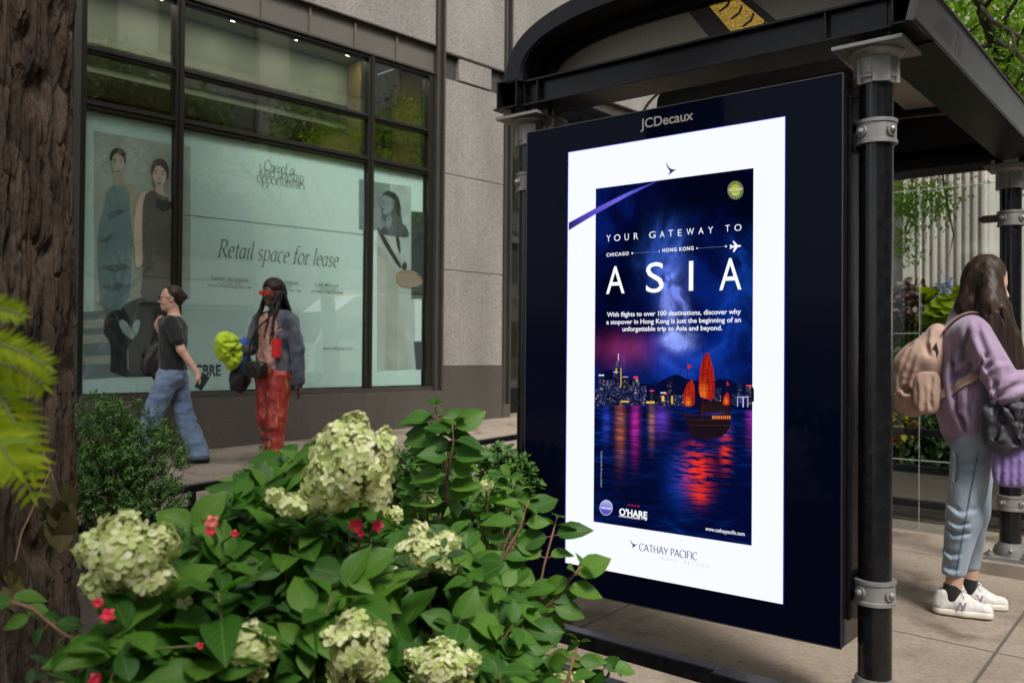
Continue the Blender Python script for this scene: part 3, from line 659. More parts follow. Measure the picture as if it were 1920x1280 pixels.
for x0, x1, nm in ((-2.61, -2.475, 'eave_beam'), (-.88, -.845, 'eave_beam')):
    e = MB(); ya, yb = 3.07, 5.78
    if x0 < -2:
        e.box(x0, x1, ya, yb, ZB-.004, ZB+.004); e.box(x0+.018, x0+.026, ya, yb, ZB+.004, ZB+.115); e.box(x1-.008, x1, ya, yb, ZB+.004, ZB+.115); e.box(x0+.018, x1, ya, yb, ZB+.115, ZB+.123)
    else:
        e.box(-1.003, -.80, 3.302, 5.538, ZB-.012, ZB-.004); e.box(-.878, -.80, ya, yb, ZB-.004, ZB+.004); e.box(-.878, -.872, ya, yb, ZB+.004, ZB+.09); e.box(-.814, -.808, ya, yb, ZB+.004, ZB+.09); e.box(-.878, -.808, ya, yb, ZB+.09, ZB+.096)
    obj(nm, e, M_black, sh_, bevel=.0015)
# street-side fascia: slanting gutter with faint printed mark
M_fas = pm('fascia_metal', (.075,.072,.068), .34, .5, .5, noise=.12, nscale=5)
e = MB(); e.prism([(-.805, 3.06, ZB-.006), (-.775, 3.06, ZB+.118), (-.768, 3.06, ZB+.118), (-.768, 3.06, ZB+.126), (-.80, 3.06, ZB+.126), (-.83, 3.06, ZB-.0)], (0, 2.73, 0))
fa = obj('fascia', e, M_fas, sh_)
fz = lambda u, v: (-.805+.03*(v+.006)/.124+.0012, u, ZB+v)
g = MB()
for k in range(7): g.add([fz(3.26+.012*k, .030+.009*k), fz(3.52, .030+.009*k), fz(3.52, .033+.009*k), fz(3.26+.012*k, .033+.009*k)], [(0,1,2,3)])
put_text(g, 'Ta', fz, 3.55, 3.68, .028, .07, .005)
obj('lettering', g, pm('faint_print', (.095,.092,.088), .4, .4), fa)
# arched end frames: a rounded bar bent from eave to eave
def arch_pt(u, out):
    """u 0..1 from the shop side to the street side; out: metres outside the centre line"""
    ax0, ax1, z0, rise = -2.50, -.885, ZB+.11, .275
    cx = (ax0+ax1)/2; hw = (ax1-ax0)/2; a = math.pi*(1-u); n = 2.7
    c, s_ = math.cos(a), math.sin(a)
    x = math.copysign(abs(c)**(2/n), c); z = abs(s_)**(2/n)
    return Vector((cx+x*(hw+out), 0, z0+z*(rise+out)))
def arch_bar(y0, y1, w_in, w_out, nm, m, parent):
    N_ = 56; mb = MB(); sec = []
    for i in range(N_+1):
        u = i/N_; pi_, po_ = arch_pt(u, -w_in), arch_pt(u, w_out)
        r = []
        for (k, yy) in ((0, y0+.012), (.12, y0), (.88, y0), (1, y0+.012), (1, y1), (0, y1)):
            p = pi_.lerp(po_, k); r.append((p.x, yy, p.z))
        sec.append(r)
    vs = [v for r in sec for v in r]; n = 6
    fs = [(i*n+k, i*n+(k+1) % n, (i+1)*n+(k+1) % n, (i+1)*n+k) for i in range(N_) for k in range(n)]
    mb.add(vs, fs+[tuple(range(n)), tuple(N_*n+k for k in range(n-1, -1, -1))]); return obj(nm, mb, m, parent, smooth='angle')
arch_bar(3.075, 3.235, .045, .055, 'roof_arch', M_black, sh_)
arch_bar(3.2355, 3.262, .085, -.0, 'roof_arch', M_black, sh_)
arch_bar(5.60, 5.76, .045, .055, 'roof_arch', M_black, sh_)
# domed roof bays
NB = 5; YB0, YB1 = 3.24, 5.62
M_dome = pm('dome_panel', (.016,.016,.022), .45, 0, .5, noise=.2, nscale=10)
M_ceil = pm('ceiling_panel', (.50,.46,.42), .7, noise=.06, nscale=3)
for k in range(NB):
    ya = YB0+(YB1-YB0)*k/NB; yb = YB0+(YB1-YB0)*(k+1)/NB
    def dome(u, v, ya=ya, yb=yb):
        b = math.sin(math.pi*v)**.7; uu = .03+.97*u if False else u
        ulo = min(.50, max(0.0, .48-(ya+(yb-ya)*v-3.69)*.53))
        uu = ulo+(1-ulo)*u
        p = arch_pt(uu, .005+.052*b); p.y = ya+(yb-ya)*v; return p
    mb = grid_mb(44, 12, dome); d = obj('roof_dome', mb, M_dome, sh_, smooth=True)
    mb = grid_mb(20, 6, lambda u, v: Vector((lambda p: (p.x, ya+(yb-ya)*v, p.z))(arch_pt(.54+.38*u, -.014+.01*math.sin(math.pi*v)))))
    if k < 5: obj('ceiling_panel', mb, M_ceil, d, smooth=True)
    cr = [arch_pt(i/30, .012) for i in range(31)]
    if k: obj('dome_seam', MB().tube([(p.x, ya, p.z) for p in cr], .008, 6), M_fas, d, smooth=True)
# perforated tympanum behind the end beam, with a lit amber grille strip across it
m, t, b = mat('perforated_sheet'); tc = t.nodes.new('ShaderNodeTexCoord'); mp = t.nodes.new('ShaderNodeMapping'); mp.inputs['Scale'].default_value = (125, 125, 125)
t.links.new(tc.outputs['Object'], mp.inputs[0]); sx = t.nodes.new('ShaderNodeSeparateXYZ'); t.links.new(mp.outputs[0], sx.inputs[0])
def _fr(sock, add=0):
    f0 = t.nodes.new('ShaderNodeMath'); f0.operation = 'FRACT'; t.links.new(sock, f0.inputs[0])
    f1 = t.nodes.new('ShaderNodeMath'); f1.operation = 'SUBTRACT'; f1.inputs[1].default_value = .5; t.links.new(f0.outputs[0], f1.inputs[0])
    f2 = t.nodes.new('ShaderNodeMath'); f2.operation = 'POWER'; f2.inputs[1].default_value = 2; t.links.new(f1.outputs[0], f2.inputs[0]); return f2
fa_, fb_ = _fr(sx.outputs[0]), _fr(sx.outputs[2])
su = t.nodes.new('ShaderNodeMath'); t.links.new(fa_.outputs[0], su.inputs[0]); t.links.new(fb_.outputs[0], su.inputs[1])
lt = t.nodes.new('ShaderNodeMath'); lt.operation = 'LESS_THAN'; lt.inputs[1].default_value = .07; t.links.new(su.outputs[0], lt.inputs[0])
mx = t.nodes.new('ShaderNodeMix'); mx.data_type = 'RGBA'; mx.inputs[6].default_value = (.25,.22,.175, 1); mx.inputs[7].default_value = (.09,.08,.062, 1)
t.links.new(lt.outputs[0], mx.inputs[0]); t.links.new(mx.outputs[2], b.inputs['Base Color']); b.inputs['Roughness'].default_value = .55; b.inputs['Metallic'].default_value = .2
M_perf = m
def arch_fill(y, th, w_in, m_, nm, parent):
    P = [arch_pt(i/40, -w_in) for i in range(41)]; P = [(p.x, y, max(p.z, ZB+.113)) for p in P]
    return obj(nm, MB().prism(P[::-1], (0, th, 0)), m_, parent)
ty = arch_fill(3.265, .006, .05, M_perf, 'tympanum_sheet', sh_)
A_, B_ = ony(1310, -40, 3.262), ony(1450, 60, 3.262)
m, t, b = mat('amber_grille'); tc = t.nodes.new('ShaderNodeTexCoord'); wv = t.nodes.new('ShaderNodeTexVoronoi'); wv.inputs['Scale'].default_value = 330
mp = t.nodes.new('ShaderNodeMapping'); mp.inputs['Rotation'].default_value = (0, .9, 0); mp.inputs['Scale'].default_value = (1, 1, 2.2)
t.links.new(tc.outputs['Object'], mp.inputs[0]); t.links.new(mp.outputs[0], wv.inputs['Vector'])
r = t.nodes.new('ShaderNodeValToRGB'); e_ = r.color_ramp.elements; e_[0].position = .15; e_[0].color = (.75,.45,.06,1); e_[1].position = .55; e_[1].color = (.06,.045,.01,1)
t.links.new(wv.outputs['Distance'], r.inputs[0]); t.links.new(r.outputs[0], b.inputs['Base Color']); t.links.new(r.outputs[0], b.inputs['Emission Color']); b.inputs['Emission Strength'].default_value = .35; b.inputs['Roughness'].default_value = .6
f_ = lambda px, py: ony(px, py, 3.2638)
g = MB(); g.prism([f_(1300,-20), f_(1362,-20), f_(1462,62), f_(1385,80)][::-1], (0, .001, 0)); lg = obj('light_grille', g, m, ty)
g = MB()
g.prism([f_(1255,-20), f_(1302,-20), f_(1388,80), f_(1345,88)][::-1], (0, -.002, 0)); g.prism([f_(1362,-20), f_(1385,-20), f_(1480,58), f_(1462,62)][::-1], (0, -.002, 0))
for k in range(6):
    x = 1304+k*22; y_ = -14+k*14; g.prism([f_(x+42,y_-4), f_(x+45,y_-1), f_(x+40,y_+12), f_(x+24,y_+24), f_(x+21,y_+22), f_(x+37,y_+9)][::-1], (0, -.002, 0))
obj('grille_rib', g, pm('grille_dark', (.03,.025,.018), .7), lg)
arch_fill(5.665, .02, .05, pm('gable_black', (.008,.008,.012), .35), 'gable_panel', sh_)
g = MB().box(-2.40, -1.05, 5.560, 5.566, 2.300, 2.356); obj('light_trim', g, M_fas, sh_)
# glass end wall behind the waiting bench side: panes with polished edges
M_sg = glass('shelter_glass', (.93,.97,.95), 1.35); M_edge = pm('glass_edge', (.42,.46,.42), .3)
YG = 6.30
for (x0, x1) in ((-2.52,-1.612),(-1.604,-.93)):
    for (z0, z1) in ((.10,.560),(.568,1.405),(1.413,2.36)):
        gp_ = obj('glass_panel', MB().box(x0, x1, YG, YG+.010, z0, z1), M_sg, sh_)
        e = MB(); e.box(x0, x1, YG-.001, YG-.0005, z1-.006, z1); e.box(x1-.004, x1, YG-.001, YG-.0005, z0, z1-.0061); obj('glass_edge', e, M_edge, gp_)
g = MB().obox((-.963-.09, PY1-.02, 2.03), (.05,0,0), (0,.012,0), (0,0,.020)); g.lathe([(.024,-.012),(.024,.012)], (-1.10, PY1-.02, 2.03), 16); obj('bracket', g, pm('bracket_brown', (.09,.07,.06), .5, .5), sh_)
# header with mirrored route number, shop side
g = MB().box(-2.47, -2.455, 3.34, 5.5, 2.18, 2.345); hd = obj('header_board', g, pm('header_dark', (.035,.027,.025), .35), sh_)
g = MB(); put_text(g, '15', lambda u, v: (-2.4538, -u, v), -3.73, -3.62, 2.255, .06, .002, 1.2); obj('lettering', g, pm('header_letter', (.12,.10,.095), .5), hd)

# ================================================================ ADVERTISING DISPLAY
L_, R__, T_, B__ = -2.438, -1.0437, 2.2305, .2385
ad = thing('advertising_display', 'tall black advertising screen lit up with a night harbour picture, at the shelter end', 'advertising screen', ((L_+R__)/2, 3.2, B__))
M_cab = pm('cabinet_black', (.007,.008,.013), .22, 0, .5, noise=.2, nscale=6, coat=.1)
cab = obj('cabinet', MB().box(L_, R__, 3.106, 3.30, B__, T_), M_cab, ad, bevel=.006)
m, t, b = mat('smoked_front_glass'); b.inputs['Base Color'].default_value = (.0016,.0026,.011,1); b.inputs['Roughness'].default_value = .035; b.inputs['Specular IOR Level'].default_value = .06
tc = t.nodes.new('ShaderNodeTexCoord'); n = t.nodes.new('ShaderNodeTexNoise'); n.inputs['Scale'].default_value = 26; n.inputs['Detail'].default_value = 6; t.links.new(tc.outputs['Object'], n.inputs['Vector'])
mr = t.nodes.new('ShaderNodeMapRange'); mr.inputs[1].default_value = .5; mr.inputs[2].default_value = .85; mr.inputs[3].default_value = .03; mr.inputs[4].default_value = .22; t.links.new(n.outputs[0], mr.inputs[0]); t.links.new(mr.outputs[0], b.inputs['Roughness'])
obj('front_glass', MB().box(L_+.004, R__-.004, 3.100, 3.1055, B__+.004, T_-.004), m, cab, bevel=.001)
g = MB()
for x0, x1, z0, z1 in ((L_, L_+.0035, B__, T_), (R__-.0035, R__, B__, T_), (L_+.0036, R__-.0036, T_-.0035, T_), (L_+.0036, R__-.0036, B__, B__+.0035)): g.box(x0, x1, 3.0985, 3.1058, z0, z1)
obj('edge_trim', g, pm('edge_trim', (.07,.07,.075), .3, .6), cab)
g = MB().box(R__+.001, R__+.012, 3.145, 3.30, .33, 2.16); g2 = MB().box(R__+.0125, R__+.030, 3.29, 3.32, .30, 2.19)
obj('side_plate', g, M_black, cab, bevel=.002); obj('back_strip', g2, pm('aluminium_strip', (.42,.40,.37), .5, .3), cab)
for zz in (2.0, .46): obj('mount', MB().box(R__+.001, -1.02, 3.16, 3.24, zz-.03, zz+.03), M_black, cab)
fp = lambda u, v, d=0: (u, 3.0985-d, v)
g = MB(); a = ony(1201, 242, 3.1); b_ = ony(1300, 226, 3.1)
put_text(g, 'JCDecaux', lambda u, v: (u, 3.0990, v), a.x, b_.x, (a.z+b_.z)/2+.002, .0375, .012, .98); obj('lettering', g, pm('frame_letter', (.30,.29,.27), .5), cab)
# ---- the lit screen
SL, SR, ST, SB = -2.2071, -1.251, 2.1088, .357
m, t, b = mat('white_screen'); t.nodes.remove(b); e_ = t.nodes.new('ShaderNodeEmission'); e_.inputs[0].default_value = (.93,.95,1,1); e_.inputs[1].default_value = 1.03/EXP
t.links.new(e_.outputs[0], t.nodes['Material Output'].inputs[0])
scr = obj('screen', MB().box(SL, SR, 3.0962, 3.0999, SB, ST), m, ad)
g = MB(); bw = .006
for x0, x1, z0, z1 in ((SL-bw, SL, SB, ST), (SR, SR+bw*.5, SB, ST), (SL-bw, SR+bw*.5, ST, ST+bw*.6)): g.box(x0, x1, 3.0975, 3.0999, z0, z1)
obj('screen_rim', g, em('rim_glow', (.05,.04,.60), .6), scr)
QL, QR, QT, QB = -2.0647, -1.3691, 1.9375, .5496
DY = [3.0955]
def layer(): DY[0] -= .0004; return DY[0]
def pp(px, py): p = ony(px, py, 3.096); return (p.x, p.z)
def emk(name, build, st=1.0):
    m, t, b = mat(name); t.nodes.remove(b); N = t.nodes.new; tc = N('ShaderNodeTexCoord')
    c = build(t, N, tc.outputs['Object']); e = N('ShaderNodeEmission'); e.inputs[1].default_value = st/EXP
    t.links.new(c, e.inputs[0]); t.links.new(e.outputs[0], t.nodes['Material Output'].inputs[0]); return m
def n_noise(t, N, src, scale, det=5, sc=(1,1,1), dist=0, rough=.55):
    mp = N('ShaderNodeMapping'); mp.inputs['Scale'].default_value = sc; t.links.new(src, mp.inputs[0])
    n = N('ShaderNodeTexNoise'); n.inputs['Scale'].default_value = scale; n.inputs['Detail'].default_value = det; n.inputs['Distortion'].default_value = dist; n.inputs['Roughness'].default_value = rough
    t.links.new(mp.outputs[0], n.inputs['Vector']); return n.outputs[0]
def n_ramp(t, N, src, stops):
    r = N('ShaderNodeValToRGB'); e = r.color_ramp.elements
    e[0].position, e[0].color = stops[0][0], (*stops[0][1], 1); e[1].position, e[1].color = stops[-1][0], (*stops[-1][1], 1)
    for p, c in stops[1:-1]: k = e.new(p); k.color = (*c, 1)
    t.links.new(src, r.inputs[0]); return r.outputs[0]
def n_math(t, N, op, a, b=None, c=None):
    m_ = N('ShaderNodeMath'); m_.operation = op
    for i, x in enumerate((a, b, c)):
        if x is None: continue
        if isinstance(x, (int, float)): m_.inputs[i].default_value = x
        else: t.links.new(x, m_.inputs[i])
    return m_.outputs[0]
def n_blob(t, N, src, cx, cz, rx, rz, nz=None, amp=0):
    s = N('ShaderNodeSeparateXYZ'); t.links.new(src, s.inputs[0])
    dx = n_math(t, N, 'DIVIDE', n_math(t, N, 'SUBTRACT', s.outputs[0], cx), rx); dz = n_math(t, N, 'DIVIDE', n_math(t, N, 'SUBTRACT', s.outputs[2], cz), rz)
    r2 = n_math(t, N, 'ADD', n_math(t, N, 'MULTIPLY', dx, dx), n_math(t, N, 'MULTIPLY', dz, dz))
    if nz is not None: r2 = n_math(t, N, 'ADD', r2, n_math(t, N, 'MULTIPLY', n_math(t, N, 'SUBTRACT', nz, .5), amp))
    return n_math(t, N, 'EXPONENT', n_math(t, N, 'MULTIPLY', n_math(t, N, 'MAXIMUM', r2, 0.0), -1))
def n_addc(t, N, base, fac, col):
    m_ = N('ShaderNodeMix'); m_.data_type = 'RGBA'; m_.blend_type = 'ADD'; m_.clamp_result = False; t.links.new(fac, m_.inputs[0]); t.links.new(base, m_.inputs[6]); m_.inputs[7].default_value = (*col, 1); return m_.outputs[2]
def n_mixc(t, N, base, fac, col):
    m_ = N('ShaderNodeMix'); m_.data_type = 'RGBA'; t.links.new(fac, m_.inputs[0]); t.links.new(base, m_.inputs[6]); m_.inputs[7].default_value = (*col, 1); return m_.outputs[2]
def night_sky(t, N, o):
    n1 = n_noise(t, N, o, 3.2, 6, (1, 1, .8), .8)
    c = n_ramp(t, N, n1, [(.30,(.0006,.001,.010)),(.50,(.001,.003,.045)),(.64,(.002,.014,.16)),(.80,(.02,.07,.45))])
    n2 = n_noise(t, N, o, 9, 7, (1, 1, .7), 1.2)
    x, z = pp(1262, 555); f = n_blob(t, N, o, x, z, .050, .11, n2, 8.5); c = n_addc(t, N, c, f, (.17,.22,.62))
    x, z = pp(1250, 480); f = n_blob(t, N, o, x, z, .09, .13, n2, 7); c = n_addc(t, N, c, f, (.02,.07,.36))
    x, z = pp(1275, 640); f = n_blob(t, N, o, x, z, .05, .03, n2, 9); c = n_addc(t, N, c, f, (.22,.28,.55))
    x, z = pp(1280, 680); f = n_blob(t, N, o, x, z, .24, .10, n2, 5); c = n_addc(t, N, c, f, (.002,.018,.15))
    x, z = pp(1390, 540); f = n_blob(t, N, o, x, z, .07, .15, n2, 8); c = n_addc(t, N, c, f, (.004,.035,.25))
    x, z = pp(1168, 655); f = n_blob(t, N, o, x, z, .13, .055, n2, 3); c = n_addc(t, N, c, f, (.16,.012,.03))
    x, z = pp(1330, 350); f = n_blob(t, N, o, x, z, .35, .16, n1, 1.5); c = n_mixc(t, N, c, f, (.0008,.0012,.010))
    return c
ZW = (pp(1120, 757)[1]+pp(1412, 765)[1])/2
y = layer(); sky_ = obj('picture_sky', MB().box(QL, QR, y, y+.0002, ZW, QT), emk('night_sky', night_sky), scr)
def night_water(t, N, o):
    n1 = n_noise(t, N, o, 9, 6, (1, 1, 7), .6); n0 = n_noise(t, N, o, 4, 4, (1,1,2), .3)
    c = n_ramp(t, N, n1, [(.30,(.0006,.0012,.010)),(.55,(.001,.006,.06)),(.75,(.004,.03,.22))])
    x, z = pp(1200, 920); f = n_blob(t, N, o, x, z, .22, .13, n0, 2.5); c = n_mixc(t, N, c, n_math(t, N, 'MULTIPLY', f, .85), (.001,.0025,.02))
    x, z = pp(1400, 960); f = n_blob(t, N, o, x, z, .20, .16, n0, 2.5); c = n_mixc(t, N, c, n_math(t, N, 'MULTIPLY', f, .8), (.001,.0025,.03))
    rip = n_noise(t, N, o, 16, 4, (.7, 1, 6), .5)
    br = N('ShaderNodeMapRange'); br.inputs[1].default_value = .46; br.inputs[2].default_value = .56; t.links.new(rip, br.inputs[0])
    for px, py, rx, rz, col, amp in ((1163,800,.020,.11,(.65,.16,.02),3),(1191,795,.017,.10,(.75,.02,.40),3),(1222,790,.013,.075,(.45,.17,.03),3),(1137,790,.018,.07,(.03,.06,.55),3),(1240,785,.03,.06,(.16,.05,.55),4),(1408,790,.016,.07,(.35,.02,.40),3),(1352,790,.04,.06,(.01,.05,.40),4),(1275,900,.06,.10,(.003,.05,.42),7)):
        x, z = pp(px, py); f = n_blob(t, N, o, x, z, rx, rz, rip, amp); f = n_math(t, N, 'MULTIPLY', f, n_math(t, N, 'MULTIPLY_ADD', br.outputs[0], .75, .25)); c = n_addc(t, N, c, f, col)
    for px, py, rx, rz, a in ((1307,880,.050,.075,1.1),(1361,845,.018,.060,.9),(1312,925,.03,.03,.9)):
        x, z = pp(px, py); f = n_blob(t, N, o, x, z, rx, rz, rip, 5); f = n_math(t, N, 'MULTIPLY', f, br.outputs[0]); f = n_math(t, N, 'MINIMUM', n_math(t, N, 'MULTIPLY', f, 1.8), 1); c = n_mixc(t, N, c, f, (.90*a,.035,.012))
    return c
wt_ = obj('picture_water', MB().box(QL, QR, y, y+.0002, QB, ZW), emk('night_water', night_water), scr)
def spoly(mb, pts, y): mb.prism([(p[0], y, p[1]) for p in [pp(*q) for q in pts]], (0, .0001, 0))
y = layer(); g = MB(); spoly(g, [(1117,757)]+smoothpoly([(1117,700),(1150,690),(1185,715),(1225,722),(1250,708),(1270,700),(1290,712),(1330,716),(1360,708),(1390,722),(1414,718),(1414,764),(1117,757)],1), y); obj('picture_hills', g, em('hills_night', (.002,.004,.03)), scr)
def towers(t, N, o):
    br = N('ShaderNodeTexBrick'); mp = N('ShaderNodeMapping'); mp.inputs['Rotation'].default_value = (R_(90), 0, 0); mp.inputs['Scale'].default_value = (1,1,1)
    t.links.new(o, mp.inputs[0]); t.links.new(mp.outputs[0], br.inputs['Vector']); br.inputs['Scale'].default_value = 120; br.inputs['Mortar Size'].default_value = .12; br.inputs['Row Height'].default_value = .5; br.inputs['Brick Width'].default_value = .55; br.offset = 0
    v = N('ShaderNodeTexVoronoi'); v.inputs['Scale'].default_value = 170; t.links.new(o, v.inputs['Vector']); s = N('ShaderNodeSeparateColor'); t.links.new(v.outputs['Color'], s.inputs[0])
    c = n_ramp(t, N, s.outputs[0], [(.50,(.007,.011,.05)),(.72,(.022,.035,.12)),(.90,(.09,.08,.17)),(.985,(.45,.30,.16))])
    n = n_noise(t, N, o, 14, 2); m_ = N('ShaderNodeMix'); m_.data_type = 'RGBA'; m_.blend_type = 'MULTIPLY'; m_.inputs[0].default_value = 1
    t.links.new(c, m_.inputs[6]); t.links.new(n_ramp(t, N, n, [(.35,(.35,.35,.4)),(.65,(1.2,1.2,1.2))]), m_.inputs[7]); return m_.outputs[2]
y = layer(); g = MB()
for x0, x1, yt in ((1122,1134,703),(1136,1150,712),(1150,1161,697),(1167,1179,706),(1187,1199,707),(1180,1186,722),(1201,1212,724),(1218,1229,731),(1229,1238,737),(1239,1250,735),(1250,1258,738),(1252,1262,712),(1262,1268,730),(1268,1284,740),(1284,1290,732),(1340,1352,727),(1382,1392,716),(1392,1399,738),(1399,1410.5,722),(1117,1123,730),(1330,1340,742),(1372,1381,738)):
    spoly(g, [(x0,yt),(x1,yt),(x1,761),(x0,759)], y)
sk = obj('picture_skyline', g, emk('tower_windows', towers), scr); g = MB()
spoly(g, [(1154,757),(1154,690),(1156,680),(1160,674),(1164,680),(1166,690),(1166,757)], y-.0001); obj('tall_tower', g, sk.data.materials[0], sk); g = MB()
spoly(g, smoothpoly([(1123,757),(1125,742),(1134,733),(1146,731),(1156,740),(1164,750),(1170,757)],1), y-.00015)
obj('domed_hall', g, sk.data.materials[0], sk)
y = layer()
for nm, col, st, rects in (('tower_lamp_white',(.8,.85,1),1,((1123,1133,702,704.5),(1151,1159,696.5,698),(1159.4,1160.6,663,676),(1239,1249,735,737),(1168,1178,706,707))),('tower_lamp_red',(1,.05,.12),1,((1188,1197,705.5,708.5),(1219,1226,731,733.5),(1246,1252,737,739),(1399.5,1410,721.5,724))),('tower_lamp_amber',(1,.62,.10),.8,((1155,1157,690,700),(1164,1165.5,690,725),(1241,1246,742,752),(1259,1262,742,757),(1212,1228,752,756),(1165,1180,751,754),(1283,1290,748,756)))):
    g = MB()
    for x0, x1, y0, y1 in rects: spoly(g, [(x0,y0),(x1,y0),(x1,y1),(x0,y1)], y)
    obj('tower_lights', g, em(nm, col, st), sk)
g = MB()
for x0, x1, y0, y1 in ((1382.5,1384,743,762),(1402,1403.5,743,763),(1384,1402,743,744.6),(1392.6,1395,745,763)): spoly(g, [(x0,y0),(x1,y0),(x1,y1),(x0,y1)], y)
obj('tower_lights', g, em('frame_light', (.45,.5,1)), sk)
# sailing junk
def sailm(cx, cy, rx, rz):
    def f(t, N, o):
        x, z = pp(cx, cy); b0 = n_blob(t, N, o, x, z, rx, rz); n = n_noise(t, N, o, 60, 3, (2,1,.3))
        c = n_ramp(t, N, n, [(.3,(.22,.008,.005)),(.7,(.52,.020,.010))]); return n_addc(t, N, c, b0, (.55,.17,.012))
    return f
y = layer(); bt = MB()
spoly(bt, smoothpoly([(1276,766),(1282,772),(1290,778),(1310,783),(1332,781),(1352,776),(1371,770),(1372,792),(1366,806),(1350,822),(1300,822),(1294,812),(1288,790),(1280,776)],1), y)
for x0, x1, y0, y1 in ((1318.2,1319.6,646,785),(1289,1290,690,770),(1362.5,1363.4,718,768),(1312,1372,757,772),(1316,1366,752,757)): spoly(bt, [(x0,y0),(x1,y0),(x1,y1),(x0,y1)], y)
boat = obj('picture_boat', bt, em('boat_dark', (.012,.006,.010)), scr)
y = layer()
for pts, c in ((smoothpoly([(1328,656),(1335,680),(1340,700),(1341,730),(1339,750),(1326,748),(1310,743),(1312,700),(1316,678)],1),(1319,735,.014,.030)),(smoothpoly([(1298,709),(1303,725),(1304,745),(1303,760),(1290,762),(1281,758),(1283,735),(1287,722)],1),(1291,754,.011,.018)),(smoothpoly([(1366,733),(1369,745),(1369,759),(1360,760),(1355,757),(1358,742)],1),(1362,752,.007,.012))):
    g = MB(); spoly(g, pts, y); obj('sail', g, emk('sail_red', sailm(*c)), boat)
g = MB(); spoly(g, [(1290,681),(1298,687),(1290,692)], y); spoly(g, [(1363,714),(1369,721),(1363,723)], y); obj('pennant', g, em('pennant_red', (.6,.02,.015)), boat)
y = layer(); g = MB()
for q in ((1312,717,1341,715),(1312,731,1341,732),(1313,703,1340,696),(1283,740,1303,734),(1283,750,1303,748),(1284,729,1300,722)): spoly(g, [(q[0],q[1]),(q[2],q[3]),(q[2],q[3]+.9),(q[0],q[1]+.9)], y)
spoly(g, [(1318.4,660),(1319.4,660),(1319.4,785),(1318.4,785)], y); obj('sail_batten', g, em('batten_dark', (.09,.006,.006)), boat)
g = MB()
for k in range(9): spoly(g, [(1336+k*4,779),(1338.5+k*4,779),(1338.5+k*4,785),(1336+k*4,785)], y)
bd = MB()
for q in ((1282,777,1370,776,(.03,.012,.014)),(1290,786,1371,786,(.022,.010,.014)),(1294,796,1370,796,(.016,.008,.013))): spoly(bd, [(q[0],q[1]),(q[2],q[3]),(q[2],q[3]+1.2),(q[0],q[1]+1.2)], y)
for k in range(12): spoly(bd, [(1316+k*4.4,757),(1317+k*4.4,757),(1317+k*4.4,778),(1316+k*4.4,778)], y)
obj('hull_plank', bd, em('plank_glow', (.055,.016,.014)), boat)
obj('cabin_lights', g, em('cabin_lamp', (.85,.22,.05)), boat)
# purple swoosh, brand wing, texts
y = layer()
def swoosh(t, N, o):
    s = N('ShaderNodeSeparateXYZ'); t.links.new(o, s.inputs[0]); mr = N('ShaderNodeMapRange'); mr.inputs[1].default_value = SL; mr.inputs[2].default_value = pp(1232,341)[0]; t.links.new(s.outputs[0], mr.inputs[0])
    return n_ramp(t, N, mr.outputs[0], [(0,(.02,.012,.13)),(.3,(.10,.07,.55)),(.6,(.17,.14,.75)),(1,(.03,.05,.40))])
g = MB(); spoly(g, [(1067.3,418),(1117,391),(1180,360),(1231,340.5),(1232,341.5),(1180,367),(1117,402),(1067.3,432)], y); obj('swoosh', g, emk('swoosh_violet', swoosh), scr)
M_wing = em('wing_navy', (.004,.045,.16)); M_wt = em('screen_white', (.95,.96,1), 1.1); M_gt = em('screen_grey', (.22,.25,.36)); M_lt = em('screen_pale', (.62,.64,.72), 1)
y = layer()
def wing(ox, oy, s):
    P = [(0,-12),(3,-5),(8,1),(14,4),(22,4.5),(27,4),(18,9),(10,14),(4,16),(9,11),(10,8),(5,3),(1,-4)]
    return [(ox+a*s*.78, oy+b*s) for a, b in P]
g = MB(); spoly(g, smoothpoly(wing(1250, 314, .92),1), y); obj('brand_wing', g, M_wing, scr); g = MB(); spoly(g, smoothpoly(wing(1183, 1017, .62),1), y); obj('brand_wing', g, M_wing, scr)
def line(mb, s, x0, y0, x1, y1, cap_px, off=.0, track=1., nib=None):
    a, b = pp(x0, y0), pp(x1, y1); d0 = pp((x0+x1)/2, (y0+y1)/2); d1 = pp((x0+x1)/2, (y0+y1)/2-cap_px); cap = d1[1]-d0[1]
    f = lambda u, v: (u, y, v)
    if nib: nib_text(mb, s, f, a[0], b[0], (a[1]+b[1])/2, cap/.66, *nib)
    else: put_text(mb, s, f, a[0], b[0], (a[1]+b[1])/2, cap, off, track)
g = MB()
for ch, x0, x1, y0 in (('Y',1138,1146,453),('O',1152.5,1164,452),('U',1172,1180,450.5),('R',1189.5,1197.5,449),('G',1218,1230,446.5),('A',1238,1247,445.5),('T',1254,1263,443.5),('E',1272,1279,442.5),('W',1288,1302,440.5),('A',1310.5,1320,439),('Y',1328.5,1338,437.5),('T',1361,1369,434.5),('O',1378,1391,433)): line(g, ch, x0, y0, x1, y0, 12.2, -.004)
line(g, 'CHICAGO', 1138, 481, 1180, 478.5, 6.2, .022, 1.25); line(g, 'HONG KONG', 1243, 473, 1301.5, 468.5, 6.6, .022, 1.25)
for ch, x0, x1, y0, h in (('A',1137.5,1172,550.5,51),('S',1212,1245.5,548,55.5),('I',1292.5,1300.5,545,55.5),('A',1349.5,1391,543.5,59)): line(g, ch, x0, y0, x1, y0, h, .0)
line(g, 'With flights to over 100 destinations, discover why', 1139, 593.5, 1390, 588.5, 8.6, .012); line(g, 'a stopover in Hong Kong is just the beginning of an', 1138, 607.5, 1390, 604, 8.6, .012); line(g, 'unforgettable trip to Asia and beyond.', 1168, 620.5, 1355, 619, 8.6, .012)
